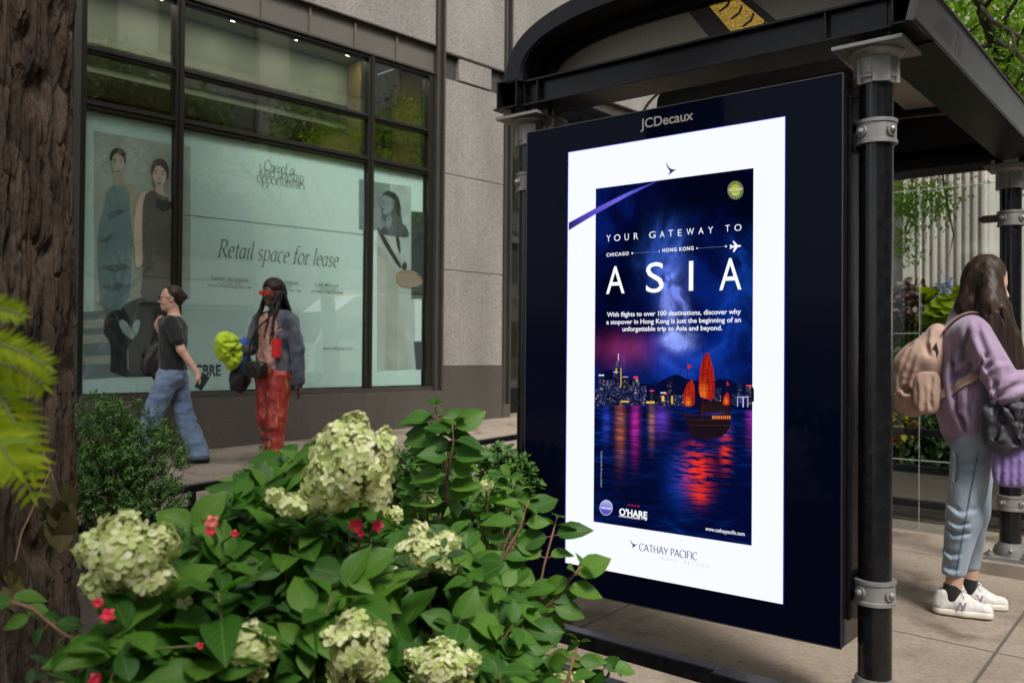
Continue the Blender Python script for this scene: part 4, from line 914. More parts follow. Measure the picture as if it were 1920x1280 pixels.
line(g, "O'HARE", 1162, 965.5, 1214.5, 970, 12, .03); line(g, 'INTERNATIONAL AIRPORT', 1162, 968.7, 1202, 972.5, 3.2, .02); line(g, 'www.cathaypacific.com', 1323.5, 994, 1397, 1003, 7, .008)
for k in range(14): spoly(g, [(1203+k*.6,971.6+k*.05),(1203.4+k*.6,971.6+k*.05),(1203.4+k*.6,972.4+k*.05),(1203+k*.6,972.4+k*.05)], y)
spoly(g, ellp(1212,973.6,1.6,1.6,0,10), y)
spoly(g, ellp(1186.5,474.8,1.6,1.6,0,10), y); spoly(g, ellp(1308,465.6,1.5,1.5,0,10), y); spoly(g, [(1236.5,469.6),(1237.5,469.5),(1237.5,473),(1236.5,473)], y); spoly(g, [(1360.5,460),(1365,461.8),(1360.5,464)], y)
spoly(g, [(1369,459.4),(1371,459.2),(1373.5,460.8),(1378.5,460.3),(1374.5,452.2),(1377,452),(1384,459.8),(1389,459.6),(1390.6,461),(1389,462.8),(1384,463.4),(1377.5,472.6),(1374.8,472.8),(1378,464),(1373.5,464.6),(1371,467),(1369.2,467.2),(1370.3,463.2)], y)
obj('lettering', g, M_wt, scr)
g = MB()
for k in range(40):
    x = 1188+k*1.22; spoly(g, [(x,474.6-k*.075),(x+.7,474.6-k*.075),(x+.7,475.1-k*.075),(x,475.1-k*.075)], y)
    x = 1310+k*1.25; spoly(g, [(x,465.3-k*.083),(x+.7,465.3-k*.083),(x+.7,465.8-k*.083),(x,465.8-k*.083)], y)
a = pp(1129, 845); b_ = pp(1129, 912)
put_text(g, 'Cathay Pacific Airways Limited', lambda u, v: (a[0]+v, y, a[1]-u), 0, a[1]-b_[1], -.004, .0085, .0)
obj('lettering', g, em('small_print', (.35,.4,.6)), scr)
g = MB(); line(g, 'CATHAY PACIFIC', 1200, 1033, 1308, 1047, 13.5, nib=(.045,.11,20)); obj('lettering', g, em('logo_slate', (.07,.10,.22)), scr)
g = MB(); line(g, 'MOVE  BEYOND', 1241, 1049.5, 1331, 1062.5, 6.3, -.004, 1.6); obj('lettering', g, em('pale_slogan', (.62,.63,.68)), scr)
g = MB()
for k in range(4): spoly(g, ellp(1180+k*6, 946+k*.7, 1.8, 1.8, 0, 6), y)
obj('red_stars', g, em('star_red', (.55,.01,.04)), scr)
def globe(t, N, o):
    x, z = pp(1137, 958); s = N('ShaderNodeSeparateXYZ'); t.links.new(o, s.inputs[0]); mr = N('ShaderNodeMapRange'); mr.inputs[1].default_value = z-.04; mr.inputs[2].default_value = z+.045; t.links.new(s.outputs[2], mr.inputs[0])
    return n_ramp(t, N, mr.outputs[0], [(0,(.06,.05,.42)),(.5,(.10,.09,.55)),(1,(.45,.45,.85))])
g = MB(); spoly(g, ellp(1137.5,951,12.2,14.6,0,32), y); obj('round_emblem', g, em('emblem_ring', (.62,.64,.8)), scr)
g = MB(); spoly(g, ellp(1137.5,951,11.2,13.5,0,32), y-.0003); eb = obj('emblem_globe', g, emk('emblem_violet', globe), scr)
y = layer()-.0004; g = MB(); line(g, 'oneworld', 1128.5, 952.4, 1147, 953.6, 3.4, .03); obj('lettering', g, M_wt, scr)
g = MB(); spoly(g, ellp(1380,357,15,17.4,0,36), y); obj('round_badge', g, em('badge_rim', (.20,.26,.05)), scr)
g = MB(); spoly(g, ellp(1380,357,13.6,15.8,0,36), y-.0002); obj('badge_field', g, em('badge_olive', (.05,.085,.012)), scr)
g = MB(); spoly(g, ellp(1380,357,9.6,11.4,0,32), y-.0004); obj('badge_centre', g, em('badge_yellow', (.42,.46,.03)), scr)
y -= .0007; g = MB()
line(g, 'SKYTRAX', 1367, 359.2, 1393.5, 356, 4.0, .03, 1.0)
for k in range(18):
    a = 2*math.pi*k/18; q = (1380+11.5*math.cos(a), 357+13.5*math.sin(a)); spoly(g, ellp(q[0], q[1], 1.1, 1.1, 0, 6), y)
for dx in (-4, 0, 4): spoly(g, ellp(1380+dx, 364, 1.6, 1.2, 0, 8), y)
obj('lettering', g, M_lt, scr)
# ================================================================ PLANTS
rng = np.random.default_rng(7); random.seed(7)
def leaf_template(L=1., W=.6, fold=.12, curl=.25, prof=((0,.02),(.1,.5),(.28,.92),(.48,1),(.68,.78),(.86,.38),(1,.0)), wave=0.0):
    vs = []; uv = []; fs = []
    for i, (t_, w_) in enumerate(prof):
        for j, s_ in enumerate((-1, 0, 1)):
            z = fold*abs(s_)*w_*W - curl*t_*t_*L + (wave*math.sin(i*2.1+j) if s_ else 0)
            vs.append((s_*w_*W/2, t_*L, z)); uv.append((.5+s_*w_/2, t_))
    for i in range(len(prof)-1):
        for j in range(2): fs.append((i*3+j, i*3+j+1, (i+1)*3+j+1, (i+1)*3+j))
    return np.array(vs), np.array(fs), np.array(uv)
T_HYD = leaf_template(1, .66, .16, .22, wave=.012); T_OVAL = leaf_template(1, .5, .1, .15, ((0,.1),(.25,.85),(.55,1),(.85,.55),(1,.05)))
T_SMALL = leaf_template(1, .25, .1, .1, ((0,.2),(.4,1),(1,.05))); T_ROUND = leaf_template(1, .95, .08, .18, ((0,.35),(.2,.9),(.5,1),(.8,.7),(1,.05)))
def scatter(name, tpl, P, A, Nn, sc, mats, parent):
    """one leaf mesh: position, along axis, normal, size for each leaf"""
    V, F, UV = tpl; P = np.asarray(P, float); A = np.asarray(A, float); Nn = np.asarray(Nn, float); sc = np.asarray(sc, float)
    A /= np.linalg.norm(A, axis=1)[:, None]+1e-9
    Nn = Nn-(Nn*A).sum(1)[:, None]*A; Nn /= np.linalg.norm(Nn, axis=1)[:, None]+1e-9
    B = np.cross(A, Nn)
    W = P[:, None]+sc[:, None, None]*(V[None, :, 0:1]*B[:, None]+V[None, :, 1:2]*A[:, None]+V[None, :, 2:3]*Nn[:, None])
    n, k = len(P), len(V); f = (F[None]+np.arange(n)[:, None, None]*k).reshape(-1, 4)
    me = bpy.data.meshes.new(name); me.vertices.add(n*k); me.vertices.foreach_set('co', W.astype('f').ravel())
    me.loops.add(f.size); me.loops.foreach_set('vertex_index', f.astype('i').ravel())
    me.polygons.add(len(f)); me.polygons.foreach_set('loop_start', np.arange(0, f.size, 4, dtype='i')); me.polygons.foreach_set('loop_total', np.full(len(f), 4, 'i'))
    me.update(calc_edges=True)
    uvl = me.uv_layers.new(name='UVMap'); uvl.data.foreach_set('uv', np.tile(UV[F.ravel()], (n, 1)).astype('f').ravel())
    me.polygons.foreach_set('use_smooth', np.ones(len(f), bool)); me.materials.append(mats); me.validate()
    o = bpy.data.objects.new(name, me); S.collection.objects.link(o)
    if parent: adopt(o, parent)
    return o
def rv(): return Vector(rng.normal(size=3)).normalized()
class Leaves:
    def __init__(s): s.P = []; s.A = []; s.N = []; s.S = []
    def add(s, p, a, n, size): s.P.append(tuple(p)); s.A.append(tuple(a)); s.N.append(tuple(n)); s.S.append(size)
    def build(s, name, tpl, m, parent): return scatter(name, tpl, s.P, s.A, s.N, s.S, m, parent)
    def multi(s, name, m, parent):
        T3 = (T_HYD, leaf_template(1, .56, .22, .40, wave=.02), leaf_template(1, .72, .08, .08, wave=.025)); n = len(s.P)
        for k in range(3): ix = [i for i in range(n) if (i*7+i//5) % 3 == k]; scatter(name, T3[k], [s.P[i] for i in ix], [s.A[i] for i in ix], [s.N[i] for i in ix], [s.S[i] for i in ix], m, parent)
    def rosette(s, p, ax, size, pairs=3, spread=1.0):
        ax = Vector(ax).normalized(); u = ax.orthogonal().normalized(); v = ax.cross(u); ph = rng.uniform(0, 3.14)
        for k in range(pairs):
            c = p-ax*size*.34*k; a0 = ph+k*1.57
            for q in (0, math.pi):
                th = a0+q+rng.normal()*.25; d = u*math.cos(th)+v*math.sin(th)
                tilt = .75-.28*k+rng.normal()*.2
                a = (d*spread+ax*tilt*.6+Vector((0,0,-.12*k))).normalized(); n = (ax-a*ax.dot(a))+rv()*.18
                s.add(c+d*size*.06, a, n, size*(.62+.2*k)*rng.uniform(.8, 1.15))
def inpoly(x, y, P):
    c = False; j = len(P)-1
    for i in range(len(P)):
        if (P[i][1] > y) != (P[j][1] > y) and x < (P[j][0]-P[i][0])*(y-P[i][1])/(P[j][1]-P[i][1])+P[i][0]: c = not c
        j = i
    return c
M_hyd = leafmat('hydrangea_leaf', ((.022,.088,.009),(.050,.150,.016),(.105,.225,.026)), .48, .36, .22, .25)
M_stem = pm('woody_stem', (.16,.085,.045), .7, noise=.3, nscale=30); M_gstem = pm('green_stem', (.16,.20,.06), .6)
m, t, b = mat('hydrangea_petal'); geo = t.nodes.new('ShaderNodeNewGeometry'); r = t.nodes.new('ShaderNodeValToRGB'); e_ = r.color_ramp.elements
e_[0].color = (.42,.52,.15,1); e_[1].color = (.80,.78,.54,1); k = e_.new(.5); k.color = (.64,.69,.31,1)
t.links.new(geo.outputs['Random Per Island'], r.inputs[0]); t.links.new(r.outputs[0], b.inputs['Base Color']); b.inputs['Roughness'].default_value = .6
tl = t.nodes.new('ShaderNodeBsdfTranslucent'); t.links.new(r.outputs[0], tl.inputs[0]); ms = t.nodes.new('ShaderNodeMixShader'); ms.inputs[0].default_value = .3
t.links.new(b.outputs[0], ms.inputs[1]); t.links.new(tl.outputs[0], ms.inputs[2]); t.links.new(ms.outputs[0], t.nodes['Material Output'].inputs[0]); M_petal = m
def petal_tpl():
    vs = []; uv = []; fs = []
    for q in range(4):
        a = q*math.pi/2; c, s_ = math.cos(a), math.sin(a)
        pts = [(0,.04,0),(-.36,.38,.10),(0,.42,.02),(.36,.38,.10),(-.34,.80,.08),(0,.86,.0),(.34,.80,.08),(-.14,1.0,.02),(0,1.02,-.02),(.14,1.0,.02)]
        b0 = len(vs)
        for (x, y, z) in pts: vs.append((x*c-y*s_, x*s_+y*c, z+(.02 if q % 2 else 0))); uv.append((.5, .5))
        fs += [(b0,b0,b0,b0)] if False else []
        fs += [(b0+0,b0+2,b0+1,b0+1), (b0+0,b0+3,b0+2,b0+2), (b0+1,b0+2,b0+5,b0+4), (b0+2,b0+3,b0+6,b0+5), (b0+4,b0+5,b0+8,b0+7), (b0+5,b0+6,b0+9,b0+8)]
    return np.array(vs), np.array(fs), np.array(uv)
def tri_scatter(name, tpl, P, A, Nn, sc, m, parent):
    V, F, UV = tpl; mb = MB(); P = np.asarray(P); A = np.asarray(A); Nn = np.asarray(Nn); sc = np.asarray(sc)
    A = A-(A*Nn).sum(1)[:, None]*Nn; A /= np.linalg.norm(A, axis=1)[:, None]+1e-9; B = np.cross(A, Nn)
    W = (P[:, None]+sc[:, None, None]*(V[None, :, 0:1]*B[:, None]+V[None, :, 1:2]*A[:, None]+V[None, :, 2:3]*Nn[:, None])).reshape(-1, 3)
    n, k = len(P), len(V); fs = []
    for i in range(n):
        for f in F: fs.append(tuple(dict.fromkeys(int(q)+i*k for q in f)))
    mb.v = [tuple(q) for q in W]; mb.f = fs; mb.mi = [0]*len(fs); return obj(name, mb, m, parent, smooth=True)
T_PET = petal_tpl()
def flower_head(px, py, wpx, hpx, d, parent, n=None, fl_=.0155, lobes=()):
    c = at(px, py, d); P = []; A = []; Nn = []; sc = []
    auto = []
    if wpx > 70:
        for q in range(5):
            a = q*1.2566+px*.37; auto.append((px+.36*wpx*math.cos(a), py+.34*hpx*math.sin(a), wpx*rng.uniform(.42,.60), hpx*rng.uniform(.42,.60)))
        wpx, hpx = wpx*.84, hpx*.84
    lobes = list(lobes)+auto
    for (cc, rx, rz) in [(c, wpx/2*d/CF, hpx/2*d/CF)]+[(at(a, b_, d+.01), w_/2*d/CF, h_/2*d/CF) for (a, b_, w_, h_) in lobes]:
        rx -= fl_*.6; rz -= fl_*.6; k = n or int(4*math.pi*(rx*rz+rx*rx)/2/(fl_*fl_)*1.15)
        for _ in range(k):
            v = rv(); q = Vector((v.x*rx, v.y*rx, v.z*rz))*rng.uniform(.62, 1.08); nn = (Vector((v.x/rx, v.y/rx, v.z/rz)).normalized()+rv()*.42).normalized()
            P.append(tuple(cc+q)); A.append(tuple(rv())); Nn.append(tuple(nn)); sc.append(fl_*rng.uniform(.75, 1.15))
    h = tri_scatter('flower_head', T_PET, P, A, Nn, sc, M_petal, parent)
    return c, h
def bush(label, region, dfun, ntips, size, base_px, heads, extra=(), pairs=3, seed=1, group='hydrangea bushes in the front planter', back=.45):
    global rng; rng = np.random.default_rng(seed)
    x, y = base_px; q = at(x, y, dfun(y)); base = Vector((q.x, q.y, gz(q.x, q.y)))
    b_ = thing('hydrangea_bush', label, 'shrub', base, 0, group); lv = Leaves(); st = MB()
    xs = [p[0] for p in region]; ys = [p[1] for p in region]; k = 0; skip = [(h[0], h[1], h[2]*.42, h[3]*.42, h[4]) for h in heads]
    while k < ntips:
        px, py = rng.uniform(min(xs), max(xs)), rng.uniform(min(ys), max(ys))
        if not inpoly(px, py, region): continue
        d = dfun(py)+rng.uniform(-.05, back)
        if any(((px-h[0])/h[2])**2+((py-h[1])/h[3])**2 < 1.25 and d < h[4]+.10 for h in skip): d += .30
        p = at(px, py, d); out = (Vector((0, 0, 1))*.75+(CAMP-p).normalized()*.45+rv()*.55).normalized()
        lv.rosette(p, out, size*rng.uniform(.75, 1.15), pairs); k += 1
        if k % 2 == 0:
            root = base+Vector((rng.normal()*.06, rng.normal()*.06, .0)); mid = root.lerp(p, .55)+Vector((0, 0, .06))+rv()*.03
            st.tube([root, mid, p-out*size*.9, p], [.004, .003, .0022, .0015], 5)
    for path, leaves_sz in extra:                                   # shoots that stand out, drawn one by one
        P = [at(*q) for q in path]; st.tube([base]+P if False else P, [.0042-.0024*i/max(1, len(P)-1) for i in range(len(P))], 6)
        for i in range(1, len(P)):
            for f_ in (.15, .6):
                p = P[i-1].lerp(P[i], f_); ax = (P[i]-P[i-1]).normalized(); u = ax.cross(RX+rv()*.5).normalized(); 
                for sgn in (-1, 1):
                    sd = (RX*sgn+rv()*.45-ax*.1).normalized(); a = (sd+ax*.45+Vector((0,0,-.15))).normalized(); n = ((CAMP-p).normalized()*.75+Vector((0,0,.5))+rv()*.35)
                    lv.add(p+a*.012, a, n, leaves_sz*rng.uniform(.75, 1.15)); st.tube([p, p+a*.016], .0013, 4)
        lv.rosette(P[-1], (P[-1]-P[-2]).normalized(), leaves_sz*.75, 2)
    for h in heads:
        c, _ = flower_head(*h[:5], b_, lobes=h[5] if len(h) > 5 else ()); bk = Vector((_fw.x,_fw.y,0)); mid = base.lerp(c, .5)+bk*.18; st.tube([base+bk*.1, mid, c+bk*.06-Vector((0,0,.10)), c], [.005, .004, .003, .003], 5)
    lv.multi('foliage', M_hyd, b_); obj('stems', st, M_stem, b_, smooth=True)
    return b_
dn = lambda py: 1.45+(1280-py)/430*.38
bush('large hydrangea with the biggest cream flower head, in the planter before the walkers', [(395,1000),(410,950),(460,895),(520,860),(575,850),(640,890),(700,990),(720,1100),(705,1290),(350,1290),(330,1060)], dn, 150, .112, (540,1280),
     [(668,868,160,180,1.62,((618,905,120,130),(640,820,95,70),(560,945,100,56),(515,932,40,40))), (465,1218,105,104,1.42), (668,1214,132,130,1.50)], seed=3)
bush('low hydrangea with a round pale flower head close against the tree trunk', [(150,1290),(190,1160),(240,1100),(330,985),(395,955),(420,1040),(420,1290)], lambda py: 1.36+(1280-py)/430*.30, 75, .112, (300,1280),
     [(240,1043,186,160,1.42), (345,1122,36,46,1.46)], extra=[([(0,1120,1.5),(60,1140,1.48),(115,1185,1.46),(178,1218,1.45)], .045)], seed=4)
bush('hydrangea with two overlapping cream flower heads in front of the planter rail', [(690,1020),(760,1000),(840,1000),(900,1040),(960,1085),(985,1160),(960,1290),(690,1290)], lambda py: 1.62+(1280-py)/430*.40, 110, .105, (850,1280),
     [(800,1035,128,100,1.86,((722,1075,100,76),)), (828,1246,140,100,1.64)],
     extra=[([(985,1290,1.95),(1000,1165,2.0),(1020,1060,2.03),(1045,968,2.05)], .078), ([(900,1110,2.0),(935,1060,2.02),(975,990,2.04),(992,935,2.05)], .07), ([(960,1235,1.85),(1040,1228,1.9),(1110,1240,1.92),(1155,1252,1.93)], .06), ([(940,1290,1.8),(970,1225,1.85),(985,1150,1.9)], .075), ([(1000,1165,2.0),(1050,1110,2.0),(1090,1060,2.0)], .078), ([(1060,1290,1.8),(1085,1200,1.86)], .06)], seed=5)
bush('hydrangea at the back of the planter with one tall leafy shoot against the wall', [(750,900),(790,880),(890,900),(975,870),(985,980),(900,1010),(740,985)], lambda py: 2.75, 80, .075, (840,1000),
     [(800,936,42,36,2.6), (738,966,44,44,2.5), (912,908,34,30,2.7), (1062,1272,66,30,1.9)], extra=[([(838,950,2.6),(836,880,2.6),(828,820,2.6),(815,760,2.6)], .095), ([(838,900,2.55),(850,830,2.55),(848,790,2.55)], .095), ([(836,880,2.62),(815,820,2.62),(808,790,2.62)], .09)], seed=6, back=.8)

# ---- boxwood
M_box = leafmat('boxwood_leaf', ((.022,.070,.012),(.045,.120,.020),(.095,.185,.032)), .5, .25, .1)
def boxwood(label, cpx, cpy, d, wpx, hpx, n=1300, seed=11, lsz=.020):
    global rng; rng = np.random.default_rng(seed)
    c = at(cpx, cpy, d); rx, rz = wpx/2*d/CF, hpx/2*d/CF; base = Vector((c.x, c.y, gz(c.x, c.y)))
    b_ = thing('boxwood_bush', label, 'shrub', base); lv = Leaves(); st = MB(); L = []
    for k in range(14): a = rng.uniform(0, 6.28); L.append((c+Vector((math.cos(a)*rx*.55, math.sin(a)*rx*.55, rng.uniform(-1.0,.5)*rz)), rng.uniform(.46,.66)))
    L.append((c, .75))
    for k in range(n):
        q, f_ = L[k % len(L)]; v = rv(); v.z = abs(v.z)*.9 if rng.random() < .45 else v.z; p = q+Vector((v.x*rx*f_, v.y*rx*f_, v.z*rz*f_*1.0))*rng.uniform(.75, 1.08)
        ax = (v+Vector((0,0,.7))+rv()*.3).normalized(); u = ax.orthogonal().normalized(); w_ = ax.cross(u); tip = p+ax*.05
        for j in range(9):
            th = j*2.4+rng.uniform(0, 1); dd = u*math.cos(th)+w_*math.sin(th); pp_ = p+ax*.006*j
            lv.add(pp_, dd*.8+ax*.7, ax+rv()*.4, lsz*rng.uniform(.7, 1.2))
        if k % 40 == 0: st.tube([base+Vector((rng.normal()*.04, rng.normal()*.04, 0)), base.lerp(p, .6)+rv()*.03, p], [.007, .004, .002], 5)
    lv.build('foliage', T_OVAL, M_box, b_); obj('stems', st, pm('boxwood_stem', (.10,.075,.045), .8), b_); return b_
boxwood('rounded boxwood bush with small dark leaves beside the tree trunk', 222, 850, 4.6, 205, 270, 2000)
boxwood('low small leaved green bush under the tall leafy shoot', 790, 900, 3.2, 120, 120, 330, 12, .028)
boxwood('dark small leaved bush close to the advertising screen edge', 955, 905, 3.9, 90, 110, 260, 13, .034)

# ---- red impatiens
M_imp = leafmat('impatiens_leaf', ((.02,.06,.014),(.03,.08,.02),(.05,.11,.02)), .5, .25, .2); M_red = pm('impatiens_red', (.62,.012,.05), .6); M_pink = pm('impatiens_coral', (.75,.16,.16), .6)
def impatiens(label, fls, d, n, seed):
    global rng; rng = np.random.default_rng(seed)
    mx_ = sum(f[0] for f in fls)/len(fls); my = sum(f[1] for f in fls)/len(fls); c = at(mx_, my+30, d); base = Vector((c.x, c.y, gz(c.x, c.y)))
    b_ = thing('impatiens_plant', label, 'flowering plant', base, 0, 'red flowered bedding plants in the planter'); lv = Leaves()
    for k in range(n):
        p = c+Vector((rng.normal()*.10, rng.normal()*.10, rng.uniform(-.12,.03))); lv.rosette(p, Vector((0,0,1))+rv()*.5, .05, 2)
    lv.build('foliage', T_OVAL, M_imp, b_); st = MB(); st.tube([base, c], [.006,.004], 5)
    for (px, py, w_, mt) in fls:
        q = at(px, py, d-.12); r_ = w_/2*d/CF; n_ = ((CAMP-q).normalized()+rv()*.4).normalized(); u = n_.orthogonal().normalized(); v = n_.cross(u); g = MB()
        for k in range(5):
            a = k*1.2566; d1 = u*math.cos(a)+v*math.sin(a); d2 = n_.cross(d1); g.add([q, q+d1*r_*.6-d2*r_*.42+n_*.003, q+d1*r_*1.1-d2*r_*.2, q+d1*r_*1.1+d2*r_*.2, q+d1*r_*.6+d2*r_*.42+n_*.003], [(0,1,2,3,4)])
        obj('flower', g, mt, b_); st.tube([c, q-n_*.004], [.003,.002], 5)
    obj('stems', st, M_gstem, b_)
impatiens('small red flowered plant right of the largest cream flower head', [(668,984,26,M_red),(708,985,22,M_red),(722,941,16,M_red),(676,1000,14,M_red)], 1.77, 26, 21)
impatiens('coral and red flowered plant in front of the lower black rail', [(397,978,24,M_pink),(394,995,18,M_red),(440,1000,14,M_red)], 1.60, 22, 22)
impatiens('red flowered plant at the foot of the tree trunk', [(202,1153,24,M_red),(184,1130,18,M_red),(178,1272,22,M_red),(375,1210,12,M_red)], 1.47, 12, 23)

# ---- lime fronds at the left edge
M_lime = leafmat('lime_leaf', ((.22,.33,.006),(.32,.43,.008),(.40,.48,.012)), .5, .45, .12)
def lime_plant(label, fronds, base, name='lime_fern', cat='fern', seed=31, lf=.3):
    global rng; rng = np.random.default_rng(seed); b_ = thing(name, label, cat, base); st = MB()
    for (path, ll) in fronds:
        P = [at(*q) for q in path]; lv = Leaves(); N_ = 24; Q = []
        for i in range(N_+1):                                        # quadratic through three points
            u = i/N_; Q.append(P[0]*(1-u)**2+P[1]*2*u*(1-u)+P[2]*u*u)
        st.tube([base+Vector((0,0,.02)), base.lerp(Q[0], .6)+Vector((0,0,.05)), Q[0]]+Q[2::3], [.004]*3+[.003-.0022*k/9 for k in range(len(Q[2::3]))], 5)
        for i in range(1, N_):
            ax = (Q[i+1]-Q[i-1]).normalized(); vw = (CAMP-Q[i]).normalized(); sd = ax.cross(vw).normalized(); taper = math.sin(math.pi*min(1, .12+.88*(1-i/N_))**.8)*.9+.12
            for sg in (-1, 1): lv.add(Q[i], sd*sg+ax*.75+rv()*.08, vw+rv()*.25, ll*.78*taper*rng.uniform(.9, 1.1))
        lv.add(Q[-2], ax, vw, ll*.5); lv.build('frond', T_SMALL, M_lime, b_)
    obj('stems', st, M_gstem, b_); return b_
lime_plant('bright lime green fern fronds hanging in from the left edge', [([(-150,560,1.05),(-40,560,1.04),(48,592,1.03)], .026), ([(-160,640,1.0),(-20,610,1.0),(94,690,1.0)], .030), ([(-160,690,1.02),(-10,640,1.02),(88,728,1.02)], .036), ([(-150,640,1.05),(20,690,1.04),(62,900,1.02)], .046), ([(-150,700,1.1),(-20,740,1.1),(66,940,1.08)], .040), ([(-140,720,.98),(-30,780,.98),(30,880,.98)], .05)], Vector((-1.5, .15, gz(-1.5,.15))))
# withered leaves caught on the bark
global_dry = leafmat('withered_leaf', ((.05,.035,.012),(.08,.06,.02),(.10,.085,.03)), .8, .2, .1)
dr = thing('withered_sprig', 'withered olive brown leaves hanging in front of the tree trunk', 'dead leaves', at(110,960,1.9)); lv = Leaves()
for k in range(16):
    p = at(rng.uniform(80,140), rng.uniform(880,980), 1.9+rng.uniform(-.03,.03)); lv.add(p, Vector((rng.normal()*.3, rng.normal()*.3, -1)), (CAMP-p)+rv(), rng.uniform(.05,.085))
for k in range(8):
    p = at(rng.uniform(5,45), rng.uniform(1040,1110), 1.7); lv.add(p, Vector((rng.normal()*.5, rng.normal()*.3, -1)), (CAMP-p)+rv(), rng.uniform(.035,.055))
lv.build('foliage', T_OVAL, global_dry, dr); obj('twig', MB().tube([at(60,800,1.95), at(95,880,1.92), at(120,960,1.9)], [.003,.002,.001], 5).tube([at(95,880,1.92), at(40,1000,1.8), at(20,1090,1.7)], [.002,.002,.001], 5), M_stem, dr)

# ================================================================ PLANTER BEDS AND RAILS
bed = MB()
for (x0, x1, y0, y1) in ((-4.95,-.95,-2.0,2.85),(-4.95,-2.75,2.851,6.4),(-5.2,.1,6.62,12.5)):
    N_ = 24; b0 = len(bed.v)
    for j in range(N_+1):
        for i in range(N_+1):
            x = x0+(x1-x0)*i/N_; y = y0+(y1-y0)*j/N_; ed = min(i, j, N_-i, N_-j)
            bed.v.append((x, y, gz(x, y)+.006+(.05 if ed > 0 else 0)+(.05*mnoise.noise((x*2.2, y*2.2, 0)) if ed > 1 else 0)))
    for j in range(N_):
        for i in range(N_): bed.f.append((b0+j*(N_+1)+i, b0+j*(N_+1)+i+1, b0+(j+1)*(N_+1)+i+1, b0+(j+1)*(N_+1)+i)); bed.mi.append(0)
tag(obj('planter_soil', bed, M_soil, smooth=True), kind='structure')
def rail_fence(label, p0, p1, heights, sec, nposts, name='planter_rail', cat='low fence'):
    p0, p1 = Vector(p0), Vector(p1); f = thing(name, label, cat, (p0+p1)/2); d = (p1-p0).normalized(); sd = Vector((-d.y, d.x, 0)); up = Vector((0,0,1))
    for h in heights: obj('rail', MB().obox((p0+p1)/2+up*h, (p1-p0)/2, sd*sec*.5, up*sec*.5), M_black, f, bevel=.004)
    for k in range(nposts):
        p = p0.lerp(p1, (k+.02*(1-2*k/(max(1,nposts-1))))/max(1, nposts-1)); top = heights[0]-sec/2-.001
        obj('rail_post', MB().obox(p+up*(top/2-.1), d*sec*.4, sd*sec*.4, up*(top/2+.1)), M_black, f)
    return f
zg = lambda x, y: (x, y, gz(x, y))
rail_fence('low black two bar rail along the pavement side of the planter, behind the boxwood', zg(-5.0,-2), zg(-5.0,6.4), (.345,.215), .045, 6)
rail_fence('low black two bar rail running under the lit advertising screen', zg(-4.97,2.36), zg(-1.10,2.36), (.375,.245), .05, 4)
rail_fence('thick short black rail with a square end at the bottom edge', zg(-1.10,2.26), zg(.3,2.26), (.40,), .075, 2, 'steel_barrier', 'barrier')
rail_fence('black two bar rail behind the shelter beside the dark bush', zg(-3.3,2.45), zg(-3.3,6.4), (.31,.19), .045, 4)
rail_fence('black rail round the plants behind the glass end wall', zg(-5.1,6.66), zg(.0,6.66), (.62,.36,.12), .05, 5)

# ================================================================ PLANTS BEHIND THE GLASS
M_dkgreen = leafmat('dark_green_leaf', ((.014,.042,.010),(.028,.070,.016),(.055,.11,.025)), .5, .25, .15)
M_coleus = leafmat('coleus_leaf', ((.05,.012,.018),(.16,.08,.085),(.34,.25,.23)), .6, .2, .2)
def mound(name, label, cat, cpx, cpy, d, wpx, hpx, n, m, tpl, lsz, seed, stemm=None, droop=.2):
    global rng; rng = np.random.default_rng(seed); c = at(cpx, cpy, d); rx, rz = wpx/2*d/CF, hpx/2*d/CF; base = Vector((c.x, c.y, gz(c.x, c.y)))
    b_ = thing(name, label, cat, base); lv = Leaves(); st = MB()
    for k in range(n):
        v = rv(); p = c+Vector((v.x*rx, v.y*rx, v.z*rz))*rng.uniform(.35, 1.05); a = (Vector((v.x, v.y, v.z*.5-droop))+rv()*.6); lv.add(p, a, Vector((0,0,.6))+v+rv()*.4, lsz*rng.uniform(.7, 1.25))
        if k % 12 == 0: st.tube([base, base.lerp(p, .6)+Vector((0,0,.05)), p], [.008,.005,.002], 5)
    lv.build('foliage', tpl, m, b_); obj('stems', st, stemm or M_gstem, b_); return b_
mound('coleus_plant', 'dusky pink and brown coleus above the hedge plants behind the glass', 'plant', 1705, 575, 8.6, 110, 90, 900, M_coleus, T_OVAL, .085, 41)
mound('potato_vine', 'lime yellow leaved vine above the backpack behind the glass', 'plant', 1772, 580, 8.4, 95, 80, 150, M_lime, T_ROUND, .13, 42)
mound('green_shrub', 'dark green leafy shrub behind the glass left of the backpack', 'shrub', 1690, 690, 8.7, 230, 200, 2600, M_dkgreen, T_OVAL, .085, 43)
mound('green_shrub', 'dark green leafy shrub low behind the glass under the backpack', 'shrub', 1730, 815, 8.5, 210, 130, 1800, M_dkgreen, T_OVAL, .08, 44)
mound('green_shrub', 'dark leafy shrub behind the rear post and the hanging bags', 'shrub', 1890, 850, 8.6, 220, 300, 2200, M_dkgreen, T_OVAL, .09, 45)
pf = mound('croton_plant', 'red and yellow tipped plant behind the glass beside the front post', 'plant', 1690, 800, 8.2, 46, 70, 60, leafmat('croton_leaf', ((.40,.02,.015),(.42,.30,.02),(.10,.22,.02)), .5, .3, .2), T_OVAL, .09, 46)
ag = thing('blue_flower', 'pale blue flower cluster above the lime vine', 'flower', at(1765,600,8.3)); g = MB(); M_blue = pm('pale_blue_petal', (.36,.38,.72), .6)
for k in range(60):
    p = at(1772+rng.normal()*10, 537+rng.normal()*12, 8.3); u = rv(); v = u.orthogonal().normalized(); w_ = u.cross(v); g.add([p-v*.02, p+w_*.014, p+v*.02, p-w_*.014], [(0,1,2,3)])
